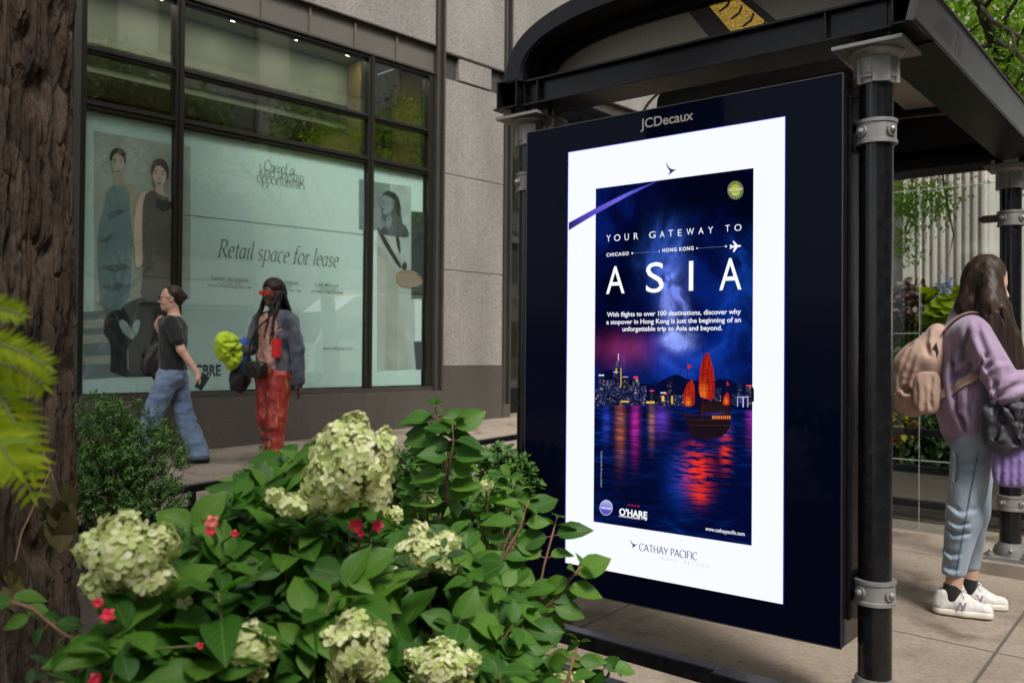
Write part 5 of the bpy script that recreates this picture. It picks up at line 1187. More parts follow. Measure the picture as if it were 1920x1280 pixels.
obj('petals', g, M_blue, ag); obj('stem', MB().tube([at(1765,620,8.3), at(1770,540,8.3)], [.006,.004], 5), M_gstem, ag)

# ================================================================ TREES
M_bark = None
def bark_material():
    m, t, b = mat('furrowed_bark'); N = t.nodes.new; tc = N('ShaderNodeTexCoord'); at_ = N('ShaderNodeAttribute'); at_.attribute_name = 'ridge'
    n = n_noise(t, N, tc.outputs['Object'], 14, 7, (1, 1, .22)); n2 = n_noise(t, N, tc.outputs['Object'], 2.2, 3, (1,1,.4)); n3 = n_noise(t, N, tc.outputs['Object'], 90, 4, (1,1,.35))
    c = n_ramp(t, N, n, [(.28,(.024,.016,.012)),(.5,(.055,.038,.028)),(.75,(.105,.078,.061))])
    rd = n_ramp(t, N, n2, [(.60,(0,0,0)),(.70,(1,1,1))]); mr = N('ShaderNodeMath'); mr.operation = 'MULTIPLY'; t.links.new(rd, mr.inputs[0]); mr.inputs[1].default_value = .5
    c = n_mixc(t, N, c, mr.outputs[0], (.155,.080,.042)); t.links.new(c, b.inputs['Base Color']); b.inputs['Roughness'].default_value = .92; b.inputs['Specular IOR Level'].default_value = .2
    bp = N('ShaderNodeBump'); bp.inputs['Strength'].default_value = 1.0; bp.inputs['Distance'].default_value = .022
    ad = N('ShaderNodeMath'); t.links.new(n, ad.inputs[0]); m3 = N('ShaderNodeMath'); m3.operation = 'MULTIPLY'; m3.inputs[1].default_value = .5; t.links.new(n3, m3.inputs[0]); t.links.new(m3.outputs[0], ad.inputs[1])
    t.links.new(ad.outputs[0], bp.inputs['Height']); t.links.new(bp.outputs[0], b.inputs['Normal']); return m
M_bark = bark_material(); M_limb = pm('limb_bark', (.055,.042,.034), .9, noise=.35, nscale=12, bump=.5, bscale=40)
M_canopy = leafmat('canopy_leaf', ((.10,.22,.022),(.18,.32,.04),(.28,.41,.07)), .5, .55, .1)
M_canopy2 = leafmat('kerb_tree_leaf', ((.045,.085,.022),(.08,.13,.034),(.13,.19,.055)), .5, .45, .1)
def trunk_mesh(cx, cy, z0, z1, rfun, nu=220, nv=330, deep=.030, seed=0):
    ss = lambda x, a, b: (lambda q: q*q*(3-2*q))(min(1, max(0, (x-a)/(b-a))))
    def fn(u, v):
        a = 2*math.pi*u; z = z0+(z1-z0)*v; c, s_ = math.cos(a), math.sin(a); R = rfun(z)
        w1 = mnoise.noise((c*2.5, s_*2.5, z*3.2+seed))*.35; w2 = mnoise.noise((c*11, s_*11, z*10))*.16
        dd = mnoise.voronoi(Vector((c*4.6+w1+w2, s_*4.6+w1-w2, z*1.5+seed)))[0]; d2 = mnoise.voronoi(Vector((c*11+w1*2+w2*3, s_*11-w1*2, z*3.6+seed+7+w2*3)))[0]
        e1 = dd[1]-dd[0]; e2 = d2[1]-d2[0]; f1 = 1-ss(e1, .02, .24); f2 = 1-ss(e2, .0, .16)
        n1 = abs(mnoise.noise((c*5.5+w1, s_*5.5-w1, z*.6+seed+3))); f3 = 1-ss(n1, .01, .10)
        fine = mnoise.noise((c*30, s_*30, z*12))*.55+mnoise.noise((c*66, s_*66, z*38))*.45
        rr = R-deep*.75*f1-deep*.28*f2*(1-.5*f1)-deep*.6*f3*(1-f1)+deep*.13*fine+.015*mnoise.noise((c*1.2, s_*1.2, z*.6+3))+deep*.22*mnoise.noise((c*9, s_*9, z*2.5))
        return (cx+rr*c, cy+rr*s_, z)
    return grid_mb(nu, nv, fn)
def grow(mb, tips, p, d, ln, r, dep, up=.25):
    if dep == 0 or r < .012: tips.append((p, d)); return
    q = p+d*ln*.5+rv()*ln*.06; e = q+(d+rv()*.25).normalized()*ln*.5; mb.tube([p, q, e], [r, r*.86, r*.72], 8 if r > .04 else 5, cap=False)
    if dep <= 3: tips.append((q, d)); tips.append((e, d))
    for k in range(3 if rng.random() < .45 else 2):
        nd = (d*.75+rv()*.75+Vector((0,0,up))).normalized(); grow(mb, tips, e, nd, ln*rng.uniform(.62,.85), r*.66, dep-1, up)
def crown(tips, per, spread, lsz, parent, m=None, name='crown', tpl=None):
    lv = Leaves()
    for (p, d) in tips:
        for k in range(per):
            q = p+Vector(rng.normal(size=3))*spread; lv.add(q, rv()+Vector((0,0,-.5)), Vector((0,0,1))+rv()*.8, lsz*rng.uniform(.7, 1.3))
    return lv.build(name, tpl or T_OVAL, m or M_canopy, parent)
def street_tree(label, x, y, h, r, seed, per=26, lsz=.11, dep=6, ln=1.5):
    global rng; rng = np.random.default_rng(seed); z0 = gz(x, y)-.05; tr = thing('street_tree', label, 'tree', (x, y, z0), 0, 'street trees along the kerb'); tips = []; lb = MB()
    obj('trunk', trunk_mesh(x, y, z0, z0+h, lambda z: r*(1+.35*math.exp(-(z-z0)*3)-.1*(z-z0)/h), 60, 60, .02, seed), M_limb, tr, smooth=True)
    for k in range(4): grow(lb, tips, Vector((x, y, z0+h-.05)), (Vector((math.cos(k*1.57+seed), math.sin(k*1.57+seed), 1.0))).normalized(), ln, r*.6, dep-1)
    obj('limbs', lb, M_limb, tr, smooth=True); crown(tips, per, .30, lsz, tr, M_canopy2); return tr
# the big trunk at the left edge
tx, ty_ = -2.79, .99
tr = thing('old_tree', 'thick deeply furrowed brown tree trunk filling the left edge', 'tree', (tx, ty_, gz(tx, ty_)), 0)
obj('trunk', trunk_mesh(tx, ty_, -.15, 5.6, lambda z: .262+.10*math.exp(-max(0, z)*2.2)-.006*z, 520, 800, .040), M_bark, tr, smooth=True)
rng = np.random.default_rng(5); tips = []; lb = MB()
for k in range(4): grow(lb, tips, Vector((tx, ty_, 5.5)), Vector((math.cos(k*1.57+.6), math.sin(k*1.57+.6), .8)).normalized(), 1.6, .13, 5)
obj('limbs', lb, M_limb, tr, smooth=True); crown(tips, 30, .32, .11, tr)
# tree whose limbs show over the shelter roof
rng = np.random.default_rng(9); bx_ = at(2010, 620, 9.5); bp_ = Vector((bx_.x, bx_.y, gz(bx_.x, bx_.y)))
tr = thing('shade_tree', 'leafy tree with dark limbs reaching over the shelter roof', 'tree', bp_); top = at(2000, 330, 9.3); lb = MB(); tips = []
obj('trunk', MB().tube([bp_-Vector((0,0,.1)), bp_.lerp(top, .5), top], [.20,.16,.14], 20), M_limb, tr, smooth=True)
for path, r0 in (([(2000,330,9.3),(1915,215,8.9),(1880,120,8.6),(1840,20,8.3),(1815,-70,8.0)], .085), ([(2000,330,9.3),(1930,230,9.3),(1895,205,9.2),(1845,180,9.2),(1800,110,9.1),(1775,60,9.0),(1750,10,9.0)], .055), ([(2000,330,9.3),(1940,270,9.0),(1890,240,8.9),(1835,232,8.8)], .045), ([(1880,120,8.6),(1892,60,8.6),(1885,-20,8.5)], .03), ([(2000,330,9.3),(2010,150,9.4),(1990,-60,9.4)], .10)):
    P = [at(*q) for q in path]; lb.tube(P, [r0*(1-.6*i/(len(P)-1)) for i in range(len(P))], 10)
    for i in range(1, len(P)):
        for _ in range(4): grow(lb, tips, P[i].lerp(P[i-1], rng.random()), (rv()+Vector((0,0,.3))).normalized(), .55, r0*.3, 3)
for path in ([(1750,10,9.2),(1700,200,9.6),(1712,330,9.8),(1700,420,9.8),(1695,480,9.8)], [(1750,10,9.2),(1760,250,9.8),(1770,350,9.8),(1788,440,9.8),(1780,480,9.8)]):
    P = [at(*q) for q in path]; lb.tube(P, [.02-.004*i for i in range(len(P))], 6)
lv = Leaves()
for _ in range(7500):
    p = at(rng.uniform(1725,1960), rng.uniform(-120,250), rng.uniform(8.2,11.5))
    if mnoise.noise(p*1.6) > -.18: lv.add(p, rv()+Vector((0,0,-.5)), Vector((0,0,1))+rv()*.8, .075*rng.uniform(.6,1.3))
for (p, d) in tips:
    for k in range(22): lv.add(p+Vector(rng.normal(size=3))*.12, rv()+Vector((0,0,-.5)), Vector((0,0,1))+rv()*.8, .042*rng.uniform(.6,1.3))
for k in range(20):                  # drooping sprays seen under the roof
    u = rng.random(); c = at(1682+u*u*95, rng.uniform(325, 470 if u < .55 else 420), 9.7)
    for _ in range(70):
        q = rng.normal(size=3)*(.13, .13, .10); lv.add(c+Vector(q), rv()*.7+Vector((0,0,-.6)), Vector((0,0,1))+rv()*.8, .050*rng.uniform(.6,1.3))
obj('limbs', lb, M_limb, tr, smooth=True); lv.build('crown', T_OVAL, M_canopy, tr)
for i, (x, y, lab) in enumerate(((1.4,-4.5,'street tree behind the camera mirrored high in the left panes'),(2.2,7.5,'street tree at the kerb mirrored in the middle panes'),(1.6,14.5,'farther street tree at the kerb mirrored beside the pier'),(15.5,3,'tree across the street mirrored over the poster'),(15.5,12,'second tree across the street mirrored over the poster'))):
    street_tree(lab, x, y, 3.4, .17, 50+i, per=20, lsz=.13)
# ================================================================ RIBBED BUILDING BEYOND THE SHELTER
rb = thing('ribbed_building', 'pale building with vertical concrete ribs beyond the shelter', 'building', (-6, 19.3, .5)); M_rib = granite('ribbed_concrete', (.36,.32,.28), (.46,.42,.375), (.54,.50,.45), 60, .85)
g = MB(); g.box(-9.0, -3.62, 19.0, 30, -.5, 16); obj('wall', g, M_rib, rb)
g = MB(); x = -4.92
while x < -3.66: g.prism([(x,19.0,.2),(x+.035,18.90,.2),(x+.085,18.90,.2),(x+.12,19.0,.2)][::-1], (0,0,15.8)); x += .145
tag(obj('wall_ribs', g, M_rib, rb), kind='stuff')
g = MB(); g.box(-5.15, -4.95, 18.86, 19.0, .2, 16); g.box(-6.9, -5.65, 18.94, 19.0, .2, 16); obj('pilaster', g, M_rib, rb)
g = MB(); g.box(-5.60, -5.18, 18.97, 18.999, .2, 16); obj('dark_slot', g, pm('slot_metal', (.10,.09,.075), .5), rb)
g = MB()
for z in (2.6, 4.95): g.box(-9.0, -3.62, 18.985, 18.999, z, z+.03)
obj('joint_line', g, pm('joint_dark', (.10,.09,.08), .9), rb)
# ================================================================ SOFT SHAPES (people, bags): blended distance fields turned into one skin
class Blob:
    def __init__(s, lo, hi, res):
        s.lo = np.array(lo, float); s.res = res; s.n = np.ceil((np.array(hi)-s.lo)/res).astype(int)+1
        s.D = np.full(s.n, .5, np.float32)
        s.ax = [s.lo[i]+res*np.arange(s.n[i]) for i in range(3)]
    def sl(s, lo, hi):
        a = np.clip(np.floor((np.array(lo)-s.lo)/s.res).astype(int), 0, s.n); b = np.clip(np.ceil((np.array(hi)-s.lo)/s.res).astype(int)+1, 0, s.n)
        return tuple(slice(a[i], b[i]) for i in range(3))
    def mixin(s, q, d, k, sub):
        D = s.D[q]
        if sub:
            d = -d; h = np.clip(.5-.5*(d-D)/k, 0, 1) if False else np.clip(.5+.5*(d-D)/k, 0, 1); s.D[q] = D*(1-h)+d*h+k*h*(1-h)
        else:
            h = np.clip(.5+.5*(D-d)/k, 0, 1); s.D[q] = D*(1-h)+d*h-k*h*(1-h)
    def cap(s, a, b, r1, r2=None, k=.015, ys=1., sub=False):
        r2 = r1 if r2 is None else r2; a = np.array(a, float); b = np.array(b, float); R = max(r1, r2)*max(1, ys)+k+4*s.res
        q = s.sl(np.minimum(a, b)-R, np.maximum(a, b)+R)
        X, Y, Z = np.meshgrid(s.ax[0][q[0]], s.ax[1][q[1]], s.ax[2][q[2]], indexing='ij', sparse=True)
        c = (a[1]+b[1])/2; Y = c+(Y-c)/ys; a = a.copy(); b = b.copy(); a[1] = c+(a[1]-c)/ys; b[1] = c+(b[1]-c)/ys
        d = b-a; L = d@d+1e-12
        t = np.clip(((X-a[0])*d[0]+(Y-a[1])*d[1]+(Z-a[2])*d[2])/L, 0, 1)
        dist = np.sqrt((X-a[0]-t*d[0])**2+(Y-a[1]-t*d[1])**2+(Z-a[2]-t*d[2])**2)-(r1+(r2-r1)*t)
        s.mixin(q, dist.astype(np.float32), k, sub); return s
    def path(s, pts, rs, k=.015, ys=1.):
        for i in range(len(pts)-1): s.cap(pts[i], pts[i+1], rs[i], rs[i+1], k, ys)
        return s
    def ell(s, c, r, k=.015, B=None, sub=False, pw=2.):
        c = np.array(c, float); r = np.array(r, float); R = r.max()+k+4*s.res; q = s.sl(c-R, c+R)
        X, Y, Z = np.meshgrid(s.ax[0][q[0]]-c[0], s.ax[1][q[1]]-c[1], s.ax[2][q[2]]-c[2], indexing='ij', sparse=True)
        if B is None: B = np.eye(3)
        u = [(X*B[i][0]+Y*B[i][1]+Z*B[i][2])/r[i] for i in range(3)]
        m = (np.abs(u[0])**pw+np.abs(u[1])**pw+np.abs(u[2])**pw)**(1/pw)
        s.mixin(q, ((m-1)*r.min()).astype(np.float32), k, sub); return s
    def ripple(s, amp, seed, fx=(9, 9, 9), n=5):
        g = np.random.default_rng(seed); X, Y, Z = np.meshgrid(*s.ax, indexing='ij', sparse=True); o = 0
        for i in range(n):
            k = g.normal(size=3)*np.array(fx)*(1+.7*i); p = g.uniform(0, 6.28); o = o+np.sin(k[0]*X+k[1]*Y+k[2]*Z+p+1.2*np.sin(k[1]*X*.7-k[2]*Y*.6+k[0]*Z*.5))/(1+.6*i)
        s.D += (amp*o/1.6).astype(np.float32); return s
    def folds(s, amp, seed, f=(14, 14, 10), n=4, sharp=2.2, warp=.8):
        # creased cloth: narrow raised ridges between broad hollows
        g = np.random.default_rng(seed); X, Y, Z = np.meshgrid(*s.ax, indexing='ij', sparse=True); o = 0
        for i in range(n):
            k = g.normal(size=3)*np.array(f)*(1+.45*i); p = g.uniform(0, 6.28); q = g.normal(size=3)*np.array(f)*.5
            v = np.sin(k[0]*X+k[1]*Y+k[2]*Z+p+warp*np.sin(q[0]*X+q[1]*Y+q[2]*Z+p*2)); o = o+(np.clip(1.01-np.sqrt(v*v+.02), 0, 1)**sharp)/(1+.4*i)
        s.D -= (amp*(o-.45)).astype(np.float32); return s
    def drape(s, lines, r=.008, k=.022, side=-1, inset=.55):
        # cloth folds: each line (x, z points) is laid on the surface facing -y (or +y) as a soft ridge with a hollow beside it
        def sy(x, z):
            i = int(round((x-s.lo[0])/s.res)); j = int(round((z-s.lo[2])/s.res)); i = min(max(i, 0), s.n[0]-1); j = min(max(j, 0), s.n[2]-1)
            col = np.nonzero(s.D[i, :, j] < 0)[0]
            return None if not len(col) else s.ax[1][col[0] if side < 0 else col[-1]]
        for L in lines:
            P = []
            for a in range(len(L)-1):
                for q in range(4):
                    x = L[a][0]+(L[a+1][0]-L[a][0])*q/4; z = L[a][1]+(L[a+1][1]-L[a][1])*q/4; P.append((x, z))
            P.append(L[-1]); Y = [sy(*p) for p in P]; n = len(P)
            for a in range(n-1):
                if Y[a] is None or Y[a+1] is None or abs(Y[a]-Y[a+1]) > .05: continue
                f = lambda i: r*(.35+.65*math.sin(math.pi*(i+.5)/n)); dx, dz = P[a+1][0]-P[a][0], P[a+1][1]-P[a][1]; l = math.hypot(dx, dz) or 1; ox, oz = -dz/l*r*2.1, dx/l*r*2.1
                s.cap((P[a][0], Y[a]-side*f(a)*inset, P[a][1]), (P[a+1][0], Y[a+1]-side*f(a+1)*inset, P[a+1][1]), f(a), f(a+1), k)
                s.cap((P[a][0]+ox, Y[a]+side*f(a)*.55, P[a][1]+oz), (P[a+1][0]+ox, Y[a+1]+side*f(a+1)*.55, P[a+1][1]+oz), f(a), f(a+1), k*.8, sub=True)
        return s
    def cut(s, ax, v, keep_above=True):
        sh = [1, 1, 1]; sh[ax] = -1; A = s.ax[ax].reshape(sh); d = (v-A) if keep_above else (A-v)
        s.D = np.maximum(s.D, d.astype(np.float32)); return s
    def mesh(s):
        D = s.D; D[0] = D[-1] = .5; D[:, 0] = D[:, -1] = .5; D[:, :, 0] = D[:, :, -1] = .5
        I = D < 0; nx, ny, nz = D.shape
        cnt = sum(I[i:nx-1+i, j:ny-1+j, k:nz-1+k].astype(np.int8) for i in (0,1) for j in (0,1) for k in (0,1))
        act = np.argwhere((cnt > 0) & (cnt < 8)); idx = np.full((nx-1, ny-1, nz-1), -1, np.int64); idx[tuple(act.T)] = np.arange(len(act))
        acc = np.zeros((len(act), 3)); num = np.zeros(len(act)); C = [np.array(c) for c in ((0,0,0),(1,0,0),(0,1,0),(1,1,0),(0,0,1),(1,0,1),(0,1,1),(1,1,1))]
        for a in range(8):
            for b in range(a+1, 8):
                if np.abs(C[a]-C[b]).sum() != 1: continue
                da = D[tuple((act+C[a]).T)]; db = D[tuple((act+C[b]).T)]; x = (da < 0) != (db < 0)
                t = np.where(x, da/np.where(np.abs(da-db) < 1e-9, 1e-9, da-db), 0); p = C[a]+(C[b]-C[a])*t[:, None]; acc[x] += p[x]; num[x] += 1
        V = s.lo+(act+acc/num[:, None])*s.res; F = []
        for ax in range(3):
            o1, o2 = [(1, 2), (2, 0), (0, 1)][ax]; s0 = [slice(None)]*3; s1 = [slice(None)]*3; s0[ax] = slice(0, -1); s1[ax] = slice(1, None)
            A = I[tuple(s0)]; B = I[tuple(s1)]; e = np.argwhere(A != B); up = A[tuple(e.T)]
            e1 = np.eye(3, dtype=int)[o1]; e2 = np.eye(3, dtype=int)[o2]
            q = np.stack([idx[tuple((e-e1*i-e2*j).T)] for (i, j) in ((1,1),(0,1),(0,0),(1,0))], 1)
            q[~up] = q[~up][:, ::-1]; F.append(q)
        F = np.concatenate(F); F = F[(F >= 0).all(1)]
        return V, F
def skin(name, bl_, m, parent, iters=4):
    V, F = bl_.mesh()
    nb = np.zeros_like(V); ct = np.zeros(len(V))                    # light smoothing
    E_ = np.concatenate([F[:, [i, (i+1) % 4]] for i in range(4)])
    for _ in range(iters):
        nb[:] = 0; ct[:] = 0; np.add.at(nb, E_[:, 0], V[E_[:, 1]]); np.add.at(ct, E_[:, 0], 1); np.add.at(nb, E_[:, 1], V[E_[:, 0]]); np.add.at(ct, E_[:, 1], 1)
        V = V*.5+.5*nb/np.maximum(ct, 1)[:, None]
    me = bpy.data.meshes.new(name); me.from_pydata(V.tolist(), [], F.tolist()); me.materials.append(m)
    me.polygons.foreach_set('use_smooth', [True]*len(me.polygons)); o = bpy.data.objects.new(name, me); S.collection.objects.link(o); o.parent = parent; return o
def head(s, c, yaw=0, pitch=0, neck=None, sc=1., k=.012):
    cy, sy, cp, sp = math.cos(yaw), math.sin(yaw), math.cos(pitch), math.sin(pitch)
    F = np.array((cy*cp, sy*cp, sp)); L = np.array((-sy, cy, 0)); U = np.cross(F, L); c = np.array(c); B = [F, L, U]
    H = lambda x, y, z: c+(F*x+L*y+U*z)*sc
    s.ell(H(-.012,0,.035), (.094*sc,.074*sc,.088*sc), k, B); s.ell(H(.022,0,-.030), (.068*sc,.060*sc,.082*sc), .02, B)
    s.cap(H(.062,0,-.098), H(.045,0,-.085), .024*sc, .034*sc, .02); s.cap(H(-.01,.05,-.06), H(.05,.02,-.095), .016*sc, .016*sc, .02); s.cap(H(-.01,-.05,-.06), H(.05,-.02,-.095), .016*sc, .016*sc, .02)
    s.cap(H(.076,-.034,.022), H(.076,.034,.022), .010*sc, k=.014); s.cap(H(.088,0,.004), H(.108,0,-.030), .006*sc, .012*sc, .010)
    s.cap(H(.096,-.010,-.033), H(.096,.010,-.033), .009*sc, k=.006); s.cap(H(.083,-.018,-.062), H(.083,.018,-.062), .0075*sc, k=.006); s.cap(H(.081,-.015,-.073), H(.081,.015,-.073), .0085*sc, k=.006)
    for sg in (-1, 1):
        s.ell(H(.088, sg*.033, .003), (.016*sc,.017*sc,.009*sc), .010, B, sub=True); s.ell(H(.070, sg*.032, .002), (.013*sc,.014*sc,.012*sc), .004, B)
        s.ell(H(-.004, sg*.073, -.012), (.020*sc,.009*sc,.031*sc), .006, B); s.ell(H(.055, sg*.042, -.032), (.025*sc,.018*sc,.022*sc), .02, B)
    if neck is not None: s.cap(H(-.018,0,-.075), neck, .050*sc, .058*sc, .025)
    return H, F, L, U
def hand(s, w, dirv, up, sc=1., curl=.5, thumb=1):
    """palm, four bent fingers and a thumb leaving the side of the palm"""
    w = np.array(w, float); f = np.array(dirv, float); f /= np.linalg.norm(f); u = np.array(up, float); u -= f*(u@f); u /= np.linalg.norm(u); l = np.cross(u, f)
    s.cap(w, w+f*.03*sc, .024*sc, .026*sc, .012)
    for i, (o, ln) in enumerate(((-.030,.068),(-.010,.078),(.011,.073),(.030,.058))):
        b = w+f*.075*sc+l*o*sc; s.cap(w+f*.02*sc+l*o*.7*sc, b, .013*sc, .0105*sc, .010)
        a1 = curl; m = b+(f*math.cos(a1)-u*math.sin(a1))*ln*.5*sc; a2 = curl*2.1; e = m+(f*math.cos(a2)-u*math.sin(a2))*ln*.5*sc
        s.cap(b, m, .0098*sc, .0088*sc, .004); s.cap(m, e, .0088*sc, .0072*sc, .004)
    t0 = w+f*.022*sc-l*.022*sc*thumb; t1 = t0+(f*.55-l*.75*thumb-u*.25)*.038*sc; t2 = t1+(f*.85-l*.25*thumb-u*.45)*.032*sc
    s.cap(t0, t1, .013*sc, .0105*sc, .008); s.cap(t1, t2, .0105*sc, .0085*sc, .004)
def cloth(name, c1, c2, rough=.85, scale=18, sc=(1,1,1), bump=.25, bsc=26, sheen=.2):
    m, t, b = mat(name); N = t.nodes.new; tc = N('ShaderNodeTexCoord'); n = n_noise(t, N, tc.outputs['Object'], scale, 5, sc)
    t.links.new(n_ramp(t, N, n, [(.32, c1), (.68, c2)]), b.inputs['Base Color']); b.inputs['Roughness'].default_value = rough; b.inputs['Sheen Weight'].default_value = sheen; b.inputs['Specular IOR Level'].default_value = .3
    n2 = n_noise(t, N, tc.outputs['Object'], bsc*.35, 3, sc, 0); bp = N('ShaderNodeBump'); bp.inputs['Strength'].default_value = bump; bp.inputs['Distance'].default_value = .02
    t.links.new(n2, bp.inputs['Height']); t.links.new(bp.outputs[0], b.inputs['Normal']); return m
def hairmat(name, c1, c2):
    m, t, b = mat(name); N = t.nodes.new; tc = N('ShaderNodeTexCoord'); n = n_noise(t, N, tc.outputs['Object'], 60, 5, (1, 1, .06), .3)
    t.links.new(n_ramp(t, N, n, [(.35, c1), (.7, c2)]), b.inputs['Base Color']); b.inputs['Roughness'].default_value = .5; b.inputs['Specular IOR Level'].default_value = .28
    bp = N('ShaderNodeBump'); bp.inputs['Strength'].default_value = .35; bp.inputs['Distance'].default_value = .006; t.links.new(n, bp.inputs['Height']); t.links.new(bp.outputs[0], b.inputs['Normal']); return m
def skinmat(name, c):
    m = pm(name, c, .5, noise=.10, nscale=16); return m
M_denim = cloth('blue_denim', (.10,.15,.25), (.17,.235,.36), .9, 9, (1,1,.5), .3, 30); M_denim2 = cloth('light_denim', (.20,.255,.32), (.30,.36,.43), .9, 7, (1,1,.5), .3, 34)
M_btee = cloth('black_cotton', (.008,.008,.010), (.016,.016,.018)); M_skinA = skinmat('fair_skin', (.56,.33,.24)); M_skinB = skinmat('dark_skin', (.075,.038,.024)); M_skinC = skinmat('light_skin', (.55,.34,.25))
M_hairA = hairmat('brown_hair', (.018,.010,.007), (.05,.028,.018)); M_hairB = hairmat('black_hair', (.006,.005,.005), (.02,.016,.014)); M_hairC = hairmat('long_brown_hair', (.010,.007,.006), (.060,.034,.021))
M_leather = pm('black_leather', (.012,.011,.011), .35, noise=.2, nscale=20, bump=.1, bscale=80)
def shoe(mb_parent, x, y, z, yaw, ln, m_up, m_sole, sneaker=False, nm='shoe', lift=0):
    c, s_ = math.cos(yaw), math.sin(yaw); R2 = lambda a, b, h: np.array((x+a*c-b*s_, y+a*s_+b*c, z+h+lift*max(0, .5-a/ln)*ln)); k = ln/.28
    lo = np.array((x-.24, y-.24, z-.03)); hi = np.array((x+.26, y+.26, z+.22+lift*.2))
    b = Blob(lo, hi, .006)
    b.cap(R2(-.085*k,0,.045), R2(.0,0,.048), .042, .042, .02); b.cap(R2(.0,0,.048), R2(.12*k,.0,.034), .043, .030, .03); b.cap(R2(-.09*k,0,.05), R2(-.075*k,0,.10 if sneaker else .075), .038, .036, .02)
    b.cap(R2(-.07*k,0,.085), R2(.02*k,0,.075), .036, .03, .02)
    if sneaker: b.cap(R2(.0,0,.085), R2(.07*k,0,.062), .026, .016, .012)
    b.cap(R2(-.085*k,0,.13), R2(-.04*k,0,.125), .026, .028, .012, sub=True); b.ripple(.0012, 5, (30,30,30)); b.cut(2, z+.012+lift*0)
    o = skin(nm, b, m_up, mb_parent, 1)
    b = Blob(lo, hi, .006); b.cap(R2(-.085*k,0,.014), R2(.02,0,.014), .047, .046, .01); b.cap(R2(.02,0,.014), R2(.115*k,.0,.016), .047, .038, .02); b.cut(2, z+.001); b.cut(2, z+(.032 if sneaker else .016), False)
    so_ = skin('sole', b, m_sole, o, 1); return o, R2

# ---------------------------------------------------------------- walker in black T-shirt and jeans
def heading(v): return math.atan2(v.y, v.x)
qa = ong(322, 872); A0 = Vector((qa.x, qa.y, gz(qa.x, qa.y))); hdA = heading(-RX*.97+Vector((-_fw.x, -_fw.y, 0))*.22)
pa = thing('person', 'walking person in a black T-shirt, blue jeans and dark sunglasses, by the window', 'person', A0, hdA)
b = Blob((-.52,-.42,-.02), (.55,.42,1.74), .0075)
H, F, L, U = head(b, (.03,0,1.585), .18, -.02, (-.01,0,1.40))
b.cap((-.005,-.12,1.365), (-.005,.12,1.365), .055, k=.03); b.cap((0,0,1.32), (0,0,1.05), .115, .10, .03, 1.35); b.cap((0,0,1.05), (0,0,.88), .10, .115, .03, 1.4)
b.path([(.0,.165,1.36), (-.10,.205,1.10), (-.24,.20,.89)], [.047,.040,.028], .02); hand(b, (-.245,.20,.875), (-.42,-.02,-.9), (-.85,.2,.4), 1, .75, 1)
b.path([(.0,-.165,1.36), (.06,-.21,1.12), (.17,-.13,1.33)], [.047,.040,.029], .02); hand(b, (.17,-.13,1.335), (-.2,.25,.9), (.9,.1,.2), 1, 1.0, -1)
b.path([(.02,.085,.86), (.13,.085,.50), (.24,.085,.12)], [.085,.060,.042], .03); b.path([(-.02,-.085,.86), (-.08,-.085,.48), (-.20,-.085,.10)], [.085,.060,.042], .03)
skin('body', b, M_skinA, pa)
b = Blob((-.30,-.36,.82), (.30,.36,1.50), .008)
b.cap((0,-.13,1.35), (0,.13,1.35), .068, k=.03); b.cap((.005,0,1.30), (0,0,1.06), .132, .122, .04, 1.38); b.cap((0,0,1.06), (0,0,.90), .122, .130, .04, 1.42)
b.cap((0,.165,1.355), (-.070,.21,1.19), .066, .062, .03); b.cap((0,-.165,1.355), (.045,-.21,1.19), .066, .062, .03); b.folds(.009, 12, (14,14,16), 4); b.cut(2, .905)
b.cap((.03,0,1.46), (.0,0,1.44), .068, .075, .01, sub=True); skin('shirt', b, M_btee, pa)
b = Blob((-.48,-.32,-.01), (.52,.32,.96), .009)
b.cap((0,0,.93), (0,0,.85), .122, .130, .03, 1.35); b.path([(.02,.075,.86), (.16,.085,.50), (.31,.085,.075)], [.112,.090,.108], .03); b.path([(-.015,-.075,.86), (-.085,-.085,.50), (-.24,-.085,.085)], [.112,.088,.100], .03)
b.ripple(.004, 3, (9,9,15)); b.folds(.008, 11, (12,12,20), 4); b.cut(2, .045); b.cut(2, .945, False); skin('jeans', b, M_denim, pa)
shoe(pa, .33, .085, -.02, 0, .27, M_leather, M_leather); shoe(pa, -.21, -.085, -.003, 0, .27, M_leather, M_leather)
b = Blob((-.20,-.14,1.45), (.18,.14,1.74), .006); b.ell(H(-.025,0,.045), (.097,.082,.088), .012); b.ell(H(-.07,0,.0), (.05,.066,.07), .02); b.cap(H(-.10,0,.03), H(-.125,0,.02), .032, .03, .02); b.ell(H(.085,0,-.01), (.085,.068,.075), .012, sub=True); b.ell(H(.05,0,-.06), (.08,.10,.07), .012, sub=True); b.ripple(.0025, 4, (40,40,8)); skin('hair', b, M_hairA, pa)
g = MB()
def shades(H, m, par, wide=.060):
    g = MB()
    for sg in (-1, 1):
        o_ = [H(.100-.000*k, sg*(.006+.056*max(0,min(1,a))), z) for k, (a, z) in enumerate(((0,.012),(.5,.022),(1,.020),(1.05,.002),(.85,-.018),(.35,-.018),(.02,-.004)))]
        g.prism([Vector(q) for q in o_], Vector(H(.108,0,0))-Vector(H(.10,0,0))); g.tube([H(.100, sg*.062, .010), H(.05, sg*.078, .010), H(-.01, sg*.080, .006)], .004, 6)
    g.tube([H(.104,-.012,.006), H(.108,0,.010), H(.104,.012,.006)], .004, 6); o = obj('sunglasses', g, m); o.parent = par; return o
shades(H, pm('black_lens', (.006,.006,.007), .12), pa)
W = lambda o0, hd, p: o0+Vector((p[0]*math.cos(hd)-p[1]*math.sin(hd), p[0]*math.sin(hd)+p[1]*math.cos(hd), p[2]))
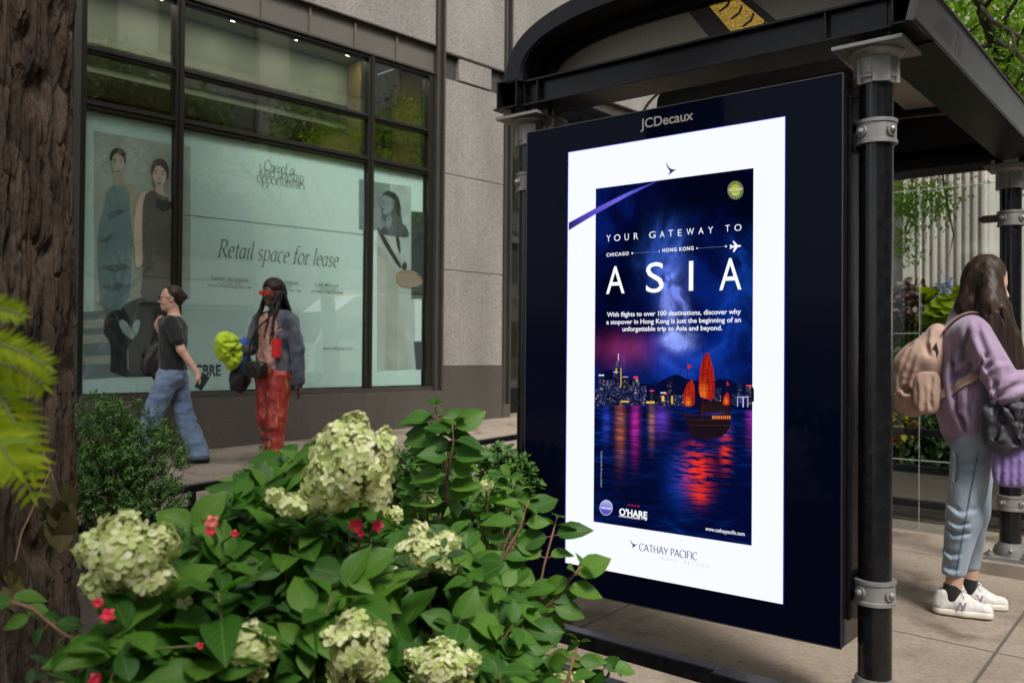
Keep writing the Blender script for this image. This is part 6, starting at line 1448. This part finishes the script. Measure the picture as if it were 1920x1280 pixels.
ph = obj('phone', MB().obox((0,0,0), (.038,0,0), (0,.004,0), (0,0,.074)), pm('phone_black', (.02,.03,.035), .15), bevel=.004); ph.location = W(A0, hdA, (-.29,.215,.80)); ph.rotation_euler = (.1, -.55, hdA+.2); tag(ph, 'dark phone held in the lowered hand of the walker in black T-shirt', 'phone')
tb = thing('tote_bag', 'black shoulder bag hanging in front of the walker in black T-shirt', 'bag', W(A0, hdA, (.14,-.14,.80)), hdA)
b = Blob((-.2,-.12,-.02), (.2,.12,.45), .008); b.ell((.02,0,.19), (.135,.05,.17), .02, pw=3.5); b.ripple(.007, 8, (14,14,14)); skin('bag_body', b, M_leather, tb)
o = obj('strap', MB().tube([(-.08,.02,.33), (-.02,.03,.50), (.02,.02,.575), (.05,-.01,.50), (.09,-.01,.33)], .009, 8), M_leather); o.parent = tb

# ---------------------------------------------------------------- walker with long braids and red glasses
qb = ong(512, 884); B0 = Vector((qb.x, qb.y, gz(qb.x, qb.y))); hdB = heading(-RX*.52+Vector((-_fw.x, -_fw.y, 0))*.85)
pb = thing('person', 'walking person with long black braids, red glasses, dark jacket and red and gold trousers', 'person', B0, hdB)
b = Blob((-.45,-.48,-.02), (.50,.48,1.82), .008)
H, F, L, U = head(b, (.03,0,1.63), .05, -.03, (-.01,0,1.44))
b.cap((0,-.13,1.40), (0,.13,1.40), .06, k=.03); b.cap((0,0,1.36), (0,0,1.05), .115, .105, .03, 1.35); b.cap((0,0,1.05), (0,0,.92), .105, .12, .03, 1.4)
b.path([(0,.18,1.40), (-.05,.24,1.10), (-.08,.24,.80)], [.05,.042,.03], .02); hand(b, (-.08,.24,.785), (-.05,0,-1), (-.9,.4,0), 1, .45, 1)
b.path([(0,-.18,1.40), (.03,-.26,1.14), (.26,-.24,1.08)], [.05,.042,.03], .02); hand(b, (.27,-.24,1.08), (1,.1,-.1), (0,-.2,1), 1, .9, -1)
b.path([(.02,.09,.88), (.05,.09,.50), (.10,.09,.11)], [.09,.065,.045], .03); b.path([(-.01,-.09,.88), (.0,-.09,.50), (-.12,-.09,.12)], [.09,.065,.045], .03); skin('body', b, M_skinB, pb)
b = Blob((-.28,-.30,.86), (.28,.30,1.50), .008); b.cap((.01,0,1.34), (.01,0,1.05), .128, .118, .03, 1.32); b.cap((.01,0,1.05), (.01,0,.90), .118, .125, .03, 1.4); b.ripple(.005, 12, (18,18,22)); b.cut(2, .90)
m, t, bb = mat('rose_satin'); N = t.nodes.new; tc = N('ShaderNodeTexCoord'); n = n_noise(t, N, tc.outputs['Object'], 12, 3, (1,1,1.6), 1.5); t.links.new(n_ramp(t, N, n, [(.35,(.30,.12,.09)),(.6,(.62,.36,.30))]), bb.inputs['Base Color']); bb.inputs['Roughness'].default_value = .32; bb.inputs['Metallic'].default_value = .25
skin('top', b, m, pb)
M_jack = cloth('slate_jacket', (.022,.028,.045), (.12,.13,.155), .85, 9, (1,1,1), .3, 24)
b = Blob((-.40,-.42,.60), (.46,.42,1.52), .008)
b.cap((0,-.14,1.39), (0,.14,1.39), .078, k=.03); b.cap((-.02,0,1.33), (-.02,0,.82), .140, .152, .04, 1.34); b.path([(0,.185,1.385), (-.04,.25,1.12), (-.06,.25,.84)], [.074,.066,.060], .016); b.path([(0,-.185,1.385), (.03,-.26,1.14), (.24,-.25,1.08)], [.074,.066,.056], .016)
b.ripple(.005, 13, (11,11,14)); b.folds(.009, 10, (10,10,10), 4, 1.5, 1.8); b.cut(2, .74); b.ell((.17,.02,1.05), (.14,.095,.60), .015, sub=True, pw=3); b.ell((.02,0,1.53), (.08,.08,.10), .015, sub=True); skin('jacket', b, M_jack, pb)
m, t, bb = mat('red_gold_cloth'); N = t.nodes.new; tc = N('ShaderNodeTexCoord'); n = n_noise(t, N, tc.outputs['Object'], 6, 5, (1.6,1.6,.5), 2.2); t.links.new(n_ramp(t, N, n, [(.34,(.22,.020,.018)),(.54,(.36,.040,.030)),(.64,(.48,.19,.07)),(.78,(.62,.42,.24))]), bb.inputs['Base Color']); bb.inputs['Roughness'].default_value = .45; bb.inputs['Metallic'].default_value = .15
b = Blob((-.36,-.32,.0), (.36,.32,1.0), .009); b.cap((.0,0,.93), (0,0,.86), .128, .135, .03, 1.35); b.path([(.015,.085,.86), (.05,.09,.50), (.10,.09,.10)], [.118,.092,.085], .03); b.path([(-.01,-.085,.86), (.0,-.09,.50), (-.12,-.09,.11)], [.118,.092,.085], .03); b.folds(.008, 14, (14,14,16), 4); b.cut(2, .06); b.cut(2, .95, False); tro = skin('trousers', b, m, pb)
g = MB()
for k, zz in enumerate((.38,.30,.22,.14)):
    cx = .05+.05*(.50-zz)/.4; put_text(g, 'MK MK', lambda u, v, cx=cx: (cx+.108-abs(u+.0)*.25, .09+u, v), -.085, .07, zz, .042, .02, 1.1)
o = obj('lettering', g, M_ink); o.parent = tro
shoe(pb, .13, .09, .0, 0, .27, M_leather, M_leather); shoe(pb, -.09, -.09, .0, 0, .27, M_leather, M_leather)
b = Blob((-.26,-.22,1.0), (.24,.22,1.82), .006); b.ell(H(-.02,0,.05), (.108,.094,.098), .012); b.ell(H(-.08,0,-.02), (.06,.09,.12), .02); b.ell(H(.095,0,-.02), (.075,.062,.082), .012, sub=True)
g_ = np.random.default_rng(3)
for k in range(26):
    a = 1.15+(k/25)*(6.283-2.3); p0 = H(.095*math.cos(a)-.02, .090*math.sin(a), .0); fr_ = math.cos(a) > -.2
    e = np.array((p0[0]*1.0+(.10 if fr_ else -.05)+g_.normal()*.02, p0[1]*1.25+g_.normal()*.015, 1.12+g_.uniform(-.06,.14) if fr_ else 1.22+g_.uniform(-.08,.1))); mid = (np.array(p0)+e)/2+np.array((.02 if fr_ else -.04, 0, .03))
    b.path([p0, mid, e], [.016,.014,.009], .006)
b.ripple(.002, 6, (50,50,30)); skin('hair', b, M_hairB, pb)
shades(H, pm('red_lens', (.55,.03,.015), .15), pb)
pc = obj('arm_patch', MB().obox((.125,.155,1.13), (.030,0,0), (0,.034,0), (0,0,.085)), pm('red_patch', (.60,.02,.02), .6), bevel=.004); pc.parent = pb
cb = thing('crossbody_bag', 'small black bag worn at the waist by the walker with braids', 'bag', W(B0, hdB, (.17,-.03,.86)), hdB)
b = Blob((-.12,-.2,-.06), (.14,.2,.22), .007); b.ell((.03,0,.075), (.05,.125,.075), .01, pw=4); b.ripple(.004, 15, (16,16,16)); skin('bag_body', b, M_leather, cb)
o = obj('strap', MB().tube([(.02,-.12,.12), (.02,-.08,.30), (.04,.02,.44), (-.03,.16,.58)], .010, 6), M_leather); o.parent = cb
nb_ = thing('neon_jacket', 'bright lime yellow bundled jacket carried by the walker with braids', 'jacket', W(B0, hdB, (.27,-.25,.98)), hdB)
b = Blob((-.24,-.2,-.16), (.24,.2,.34), .007); b.ell((.06,0,.16), (.12,.09,.13), .03); b.ell((.0,.0,.05), (.10,.08,.11), .03); b.ell((.13,.02,.20), (.06,.06,.07), .02); b.ripple(.011, 16, (13,13,13)); g_ = np.random.default_rng(4); b.drape([[(g_.uniform(-.08,.16), g_.uniform(.0,.28)) for _ in range(3)] for _ in range(9)], .012, .014); b.drape([[(g_.uniform(-.08,.16), g_.uniform(.0,.28)) for _ in range(3)] for _ in range(9)], .012, .014, 1); skin('cloth', b, cloth('neon_cloth', (.34,.50,.01), (.50,.68,.02), .6, 8), nb_)
bb_ = thing('blue_bag', 'blue and black bag under the lime bundle on the arm of the walker with braids', 'bag', W(B0, hdB, (.13,-.27,.74)), hdB)
b = Blob((-.22,-.16,-.06), (.22,.16,.52), .008); b.ell((.0,0,.30), (.09,.06,.17), .02); b.ripple(.010, 17, (14,14,14)); skin('upper_part', b, cloth('royal_blue', (.01,.05,.28), (.02,.09,.42), .6), bb_)
b = Blob((-.22,-.16,-.06), (.22,.16,.52), .008); b.ell((.02,-.01,.10), (.12,.075,.12), .02); b.ripple(.010, 18, (14,14,14)); skin('lower_part', b, M_btee, bb_)

# ---------------------------------------------------------------- waiting person with the backpack
qc = ong(1806, 1144); C0 = Vector((qc.x, qc.y, gz(qc.x, qc.y))); hdC = heading(RX*.89-Vector((_fw.x, _fw.y, 0))*.42)
pc_ = thing('person', 'long haired person in a lilac sweatshirt and pale jeans waiting at the bus shelter', 'person', C0, hdC); pc_.scale = (.89, .95, 1)
b = Blob((-.32,-.40,-.01), (.52,.40,1.76), .0075)
HC, F, L, U = head(b, (.118,.0,1.575), .18, -.30, (.045,0,1.40))
b.cap((.04,-.12,1.36), (.04,.12,1.36), .055, k=.03); b.cap((.045,0,1.31), (.04,0,1.05), .11, .10, .03, 1.35); b.cap((.04,0,1.05), (.045,0,.86), .10, .115, .03, 1.4)
b.path([(.055,-.17,1.34), (.175,-.23,1.09), (.33,-.14,1.14)], [.047,.04,.028], .02); hand(b, (.335,-.135,1.145), (.75,.35,.45), (-.4,.2,.8), .95, .8, -1)
b.path([(.055,.17,1.34), (.16,.22,1.08), (.33,.10,1.12)], [.047,.04,.028], .02); hand(b, (.335,.095,1.125), (.75,-.3,.45), (-.4,-.2,.8), .95, .8, 1)
b.path([(.05,-.085,.84), (.0,-.085,.47), (-.055,-.09,.09)], [.09,.06,.040], .03); b.path([(.06,.085,.84), (.05,.085,.47), (.03,.09,.09)], [.09,.06,.040], .03); skin('body', b, M_skinC, pc_)
SWF = [[(.075,1.235),(.02,1.12),(-.02,.97)],[(.09,1.20),(.07,1.05),(.075,.90)],[(.06,1.24),(-.02,1.17),(-.09,1.12)],[(.11,1.12),(.13,1.0),(.12,.89)],[(-.07,1.26),(-.08,1.12),(-.06,.95)],[(.0,1.36),(-.03,1.28),(-.04,1.20)],[(.03,1.39),(.045,1.30),(.075,1.22)],[(.085,1.34),(.13,1.24),(.16,1.15)],[(.13,1.06),(.19,1.12),(.24,1.14)],[(.16,1.03),(.22,1.07),(.28,1.09)],[(.10,1.15),(.15,1.19),(.20,1.19)],[(.0,1.05),(.0,.97),(.02,.89)],[(.04,1.02),(.045,.95),(.045,.88)],[(-.05,1.02),(-.04,.95),(-.02,.88)]]
M_lil = cloth('lilac_fleece', (.27,.19,.29), (.34,.245,.365), .9, 6, (1,1,1), .35, 14, .4)
b = Blob((-.20,-.40,.74), (.46,.40,1.52), .0075)
b.cap((.04,-.14,1.345), (.04,.14,1.345), .078, k=.04); b.cap((.025,0,1.28), (.015,0,1.02), .150, .158, .05, 1.36); b.cap((.015,0,1.02), (.03,0,.88), .158, .145, .04, 1.32)
b.path([(.050,-.185,1.325), (.185,-.262,1.085), (.30,-.175,1.12)], [.080,.080,.056], .012); b.path([(.055,.175,1.335), (.16,.235,1.09), (.29,.125,1.11)], [.090,.092,.062], .035)
b.cap((.0,0,1.405), (.05,0,1.415), .078, .07, .03); b.ripple(.004, 23, (9,9,7), 4); b.drape(SWF, .010, .026); b.drape(SWF, .010, .026, 1); b.cut(2, .845); b.cap((.06,0,1.49), (.075,0,1.46), .06, .06, .012, sub=True); sw = skin('sweatshirt', b, M_lil, pc_)
b = Blob((-.20,-.34,.74), (.30,.34,.92), .0075); b.cap((.03,0,.86), (.034,0,.82), .140, .124, .02, 1.32); b.ripple(.003, 24, (40,40,3)); b.cut(2, .79); b.cut(2, .868, False); skin('waistband', b, cloth('lilac_rib', (.225,.15,.235), (.27,.185,.28), .9, 30, (1,1,.2), .4, 60), sw)
b = Blob((-.24,-.30,.10), (.30,.30,.92), .0075)
b.cap((.045,0,.88), (.045,0,.82), .108, .118, .03, 1.30); b.path([(.045,-.085,.83), (.0,-.09,.47), (-.055,-.09,.16)], [.110,.086,.054], .03); b.path([(.06,.07,.83), (.045,.08,.47), (.03,.09,.16)], [.105,.084,.054], .03); b.ripple(.0035, 25, (12,12,20), 4); JF = [[(-.085,.52),(-.02,.485),(.06,.51)],[(-.08,.445),(-.03,.425),(.02,.44)],[(-.10,.30),(-.06,.275),(-.02,.29)],[(-.11,.225),(-.06,.205),(-.03,.215)],[(.12,.82),(.05,.76),(-.02,.73)],[(.12,.74),(.06,.70),(.0,.69)],[(-.05,.80),(-.045,.70),(-.06,.60)],[(-.09,.40),(-.045,.375),(.02,.39)]]; b.drape(JF, .0048, .024); b.drape(JF, .0048, .024, 1); b.cut(2, .185); jn = skin('jeans', b, M_denim2, pc_)
from mathutils.bvhtree import BVHTree
bv_ = BVHTree.FromPolygons([v.co for v in jn.data.vertices], [p.vertices[:] for p in jn.data.polygons]); g = MB()
for k in range(80):
    z = .20+.58*k/79; x = -.040+.105*max(0, (z-.18)/.62)**1.1; h = bv_.ray_cast(Vector((x, -.6, z)), Vector((0, 1, 0)))
    if h[0]: g.obox(h[0], (.0045,0,.001), (0,.0018,0), (0,0,.0024))
tag(obj('side_seam', g, pm('seam_thread', (.10,.13,.19), .9)), kind='stuff').parent = jn
M_wsh = cloth('white_mesh_fabric', (.50,.48,.46), (.66,.64,.61), .7, 40, (1,1,1), .3, 90); M_sole = pm('cream_sole', (.62,.58,.50), .6, noise=.08, nscale=20); M_lav = pm('lavender_overlay', (.42,.38,.46), .6)
for (x, y, yw, front) in ((-.018, -.095, -.05, True), (.065, .09, .05, False)):
    o, R2 = shoe(pc_, x, y, gz(C0.x, C0.y)*0+.0, yw, .295, M_wsh, M_sole, True)
    g = MB()
    for k in range(5):
        a = .005+.017*k; h = .113-.011*k; g.tube([R2(a,-.026,h-.012), R2(a+.005,0,h), R2(a,.026,h-.012)], .0032, 6)
    g.tube([R2(.01,-.01,.116), R2(.02,-.035,.118), R2(.03,-.042,.10)], .003, 6); g.tube([R2(.01,.01,.116), R2(.015,.035,.116), R2(.03,.045,.102)], .003, 6)
    l_ = obj('laces', g, pm('lace_white', (.70,.69,.66), .8)); l_.parent = o
    g = MB(); f_ = lambda u, v: tuple(R2(-.012+u, -.0535+.25*v, .040+v)); put_text(g, 'N', f_, 0, .034, 0, .030, .04, 1, .3); l_ = obj('lettering', g, pm('mauve_mark', (.22,.15,.22), .5)); l_.parent = o
    bs = Blob((x-.14,y-.14,.06), (x+.12,y+.14,.24), .006); ac = np.array((-.055 if front else .030, -.09 if front else .09, .07)); bs.cap(ac, ac+np.array((0,0,.085)), .047, .045); bs.cut(2, .145, False); sk_ = skin('sock', bs, M_btee, pc_)
b = Blob((-.14,-.20,.98), (.40,.20,1.76), .006); b.ell(HC(-.028,0,.045), (.100,.086,.095), .015); b.ell(HC(-.050,0,-.04), (.072,.082,.12), .03); b.ell(HC(.115,.03,-.03), (.060,.06,.095), .012, sub=True)
b.path([HC(-.02,-.075,.02), (.12,-.125,1.47), (.155,-.135,1.36), (.20,-.15,1.24), (.255,-.165,1.08)], [.055,.060,.058,.046,.014], .03); b.path([HC(.02,-.075,.0), (.17,-.115,1.45), (.215,-.13,1.32), (.255,-.15,1.20), (.275,-.16,1.12)], [.035,.045,.042,.034,.010], .025)
b.path([HC(-.06,0,-.02), (.03,-.03,1.46), (.06,-.10,1.40)], [.07,.075,.05], .03); b.path([HC(-.05,.05,0), (.10,.10,1.45), (.18,.12,1.25)], [.05,.05,.02], .03)
g_ = np.random.default_rng(8)
for k in range(34):
    q = g_.uniform(-1, 1); p0 = np.array((.13+.05*q, -.165+.02*g_.normal(), 1.45+.03*g_.normal())); e = np.array((.235+.045*q+g_.normal()*.012, -.185+g_.normal()*.012, 1.08+g_.uniform(-.05,.10))); b.path([p0, (p0+e)/2+np.array((.02,-.012,0)), e], [.009,.010,.004], .006)
b.ripple(.0022, 27, (70,70,6), 6); skin('hair', b, M_hairC, pc_, 1)
ph = obj('phone', MB().obox((0,0,0), (.036,0,0), (0,.004,0), (0,0,.073)), pm('phone_white', (.62,.62,.66), .2), bevel=.004); ph.location = W(C0, hdC, (.37,-.06,1.24)); ph.rotation_euler = (.2, .6, hdC); tag(ph, 'pale phone held up by the person in the lilac sweatshirt', 'phone')
# backpack
bpk = thing('backpack', 'dusty pink soft backpack on the back of the person in the lilac sweatshirt', 'backpack', W(C0, hdC, (-.190,-.0,.935)), hdC)
M_bpk = cloth('pink_canvas', (.36,.235,.185), (.46,.315,.255), .8, 5, (1,1,1), .55, 16, .1)
b = Blob((-.25,-.25,-.06), (.22,.25,.58), .0075); b.ell((-.01,0,.17), (.115,.135,.175), .03, pw=2.4); b.cap((.03,-.0,.28), (.075,0,.40), .080, .050, .06, 1.9); b.cap((-.055,0,.09), (-.055,0,.22), .085, .075, .04, 1.2); b.ripple(.006, 33, (11,11,9), 4); BF = [[(-.10,.06),(-.105,.20),(-.055,.33)],[(-.075,.04),(-.075,.20),(-.02,.36)],[(-.045,.02),(-.045,.17),(-.01,.29)],[(-.02,.03),(-.025,.10),(-.045,.15)],[(.01,.02),(.0,.09),(-.015,.13)],[(.055,.30),(.04,.36),(.05,.42)],[(-.09,.12),(-.06,.10),(-.03,.11)]]; b.drape(BF, .009, .02); b.drape(BF, .009, .02, 1); b.cut(0, .125, False); skin('bag_body', b, M_bpk, bpk)
b = Blob((-.20,-.28,-.06), (.22,.0,.40), .0075); b.ell((.030,-.130,.12), (.065,.032,.11), .012, pw=2.8); b.drape([[(-.01,.03),(.0,.10),(-.01,.19)],[(.03,.02),(.035,.09),(.03,.15)],[(.06,.05),(.055,.12),(.065,.19)]], .006, .014); b.cut(2, .235, False); skin('side_pocket', b, M_bpk, bpk)
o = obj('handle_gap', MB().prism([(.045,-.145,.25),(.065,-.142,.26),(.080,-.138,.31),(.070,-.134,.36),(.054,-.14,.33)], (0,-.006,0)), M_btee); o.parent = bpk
def ribbon(pts, wv, th=.006, hw=.020):
    g = MB(); n = len(pts); P = [Vector(p) for p in pts]; vs = []
    for i, p in enumerate(P):
        t_ = (P[min(i+1, n-1)]-P[max(i-1, 0)]).normalized(); w_ = Vector(wv); w_ = (w_-t_*w_.dot(t_)).normalized(); nn = t_.cross(w_)
        vs += [p-w_*hw-nn*th, p+w_*hw-nn*th, p+w_*hw+nn*th, p-w_*hw+nn*th]
    g.add(vs, [(i*4+k, i*4+(k+1) % 4, i*4+4+(k+1) % 4, i*4+4+k) for i in range(n-1) for k in range(4)]+[(3,2,1,0),(4*n-4,4*n-3,4*n-2,4*n-1)]); return g
bvs = BVHTree.FromPolygons([(v.co.x*.89, v.co.y*.95, v.co.z) for v in sw.data.vertices], [p.vertices[:] for p in sw.data.polygons])
OB = Vector((-.190, 0, .935))         # backpack base in the person's frame
def snapped(pts, off=.009):
    out = []; P = [Vector(p) for p in pts]
    for i in range(len(P)-1):
        for k in range(5):
            q = P[i].lerp(P[i+1], k/5); c, n_, _, dd = bvs.find_nearest(q); q2 = c+n_*off if dd < .09 and (q-c).dot(n_) < .03 else q; out.append(q2-OB)
    out.append(P[-1]-OB); return out
for sg in (-1, 1):
    o = obj('strap', ribbon(snapped([(-.085,sg*.10,1.36),(-.05,sg*.115,1.42),(.02,sg*.12,1.45),(.075,sg*.125,1.42)]), (0,1,0), .004), M_bpk, smooth='angle'); o.parent = bpk
    g = ribbon(snapped([(-.10,sg*.13,1.03),(-.04,sg*.19,1.08),(.015,sg*.21,1.12),(.045,sg*.20,1.155)], .006), (0,.25,.8), .003); g.v = [tuple(v) for v in g.v]
    o = obj('strap', g, M_bpk, smooth='angle'); o.parent = bpk
o = obj('zip', MB().tube([(-.11,-.10,.10),(-.115,-.09,.20),(-.085,-.08,.30),(-.03,-.08,.365)], .005, 6), pm('zip_tape', (.30,.20,.16), .7)); o.parent = bpk
gb = thing('rain_jacket', 'crumpled dark grey jacket hanging from the arm of the person in lilac', 'jacket', W(C0, hdC, (.145,-.24,.78)), hdC)
b = Blob((-.18,-.16,-.06), (.26,.16,.36), .0065); b.ell((.045,0,.14), (.110,.06,.115), .03, pw=2.6); b.cap((.06,0,.22), (.12,.02,.30), .05, .02, .03); b.ripple(.014, 41, (12,12,10), 4); g_ = np.random.default_rng(12); b.drape([[(g_.uniform(-.08,.14), g_.uniform(.02,.28)) for _ in range(3)] for _ in range(16)], .013, .012); skin('cloth', b, pm('grey_nylon', (.05,.05,.062), .55, noise=.3, nscale=8, bump=.3, bscale=22), gb)
pbg = thing('purple_bag', 'purple fabric bag below the dark grey jacket, held by the person in lilac', 'bag', W(C0, hdC, (.165,-.19,.62)), hdC)
b = Blob((-.16,-.14,-.04), (.24,.14,.30), .007); b.ell((.05,0,.14), (.105,.05,.125), .02, pw=5); b.drape([[(-.03+.03*i, .25),(-.035+.032*i, .03)] for i in range(6)], .007, .014); skin('bag_body', b, cloth('purple_cloth', (.20,.14,.34), (.28,.20,.44), .7, 6), pbg)
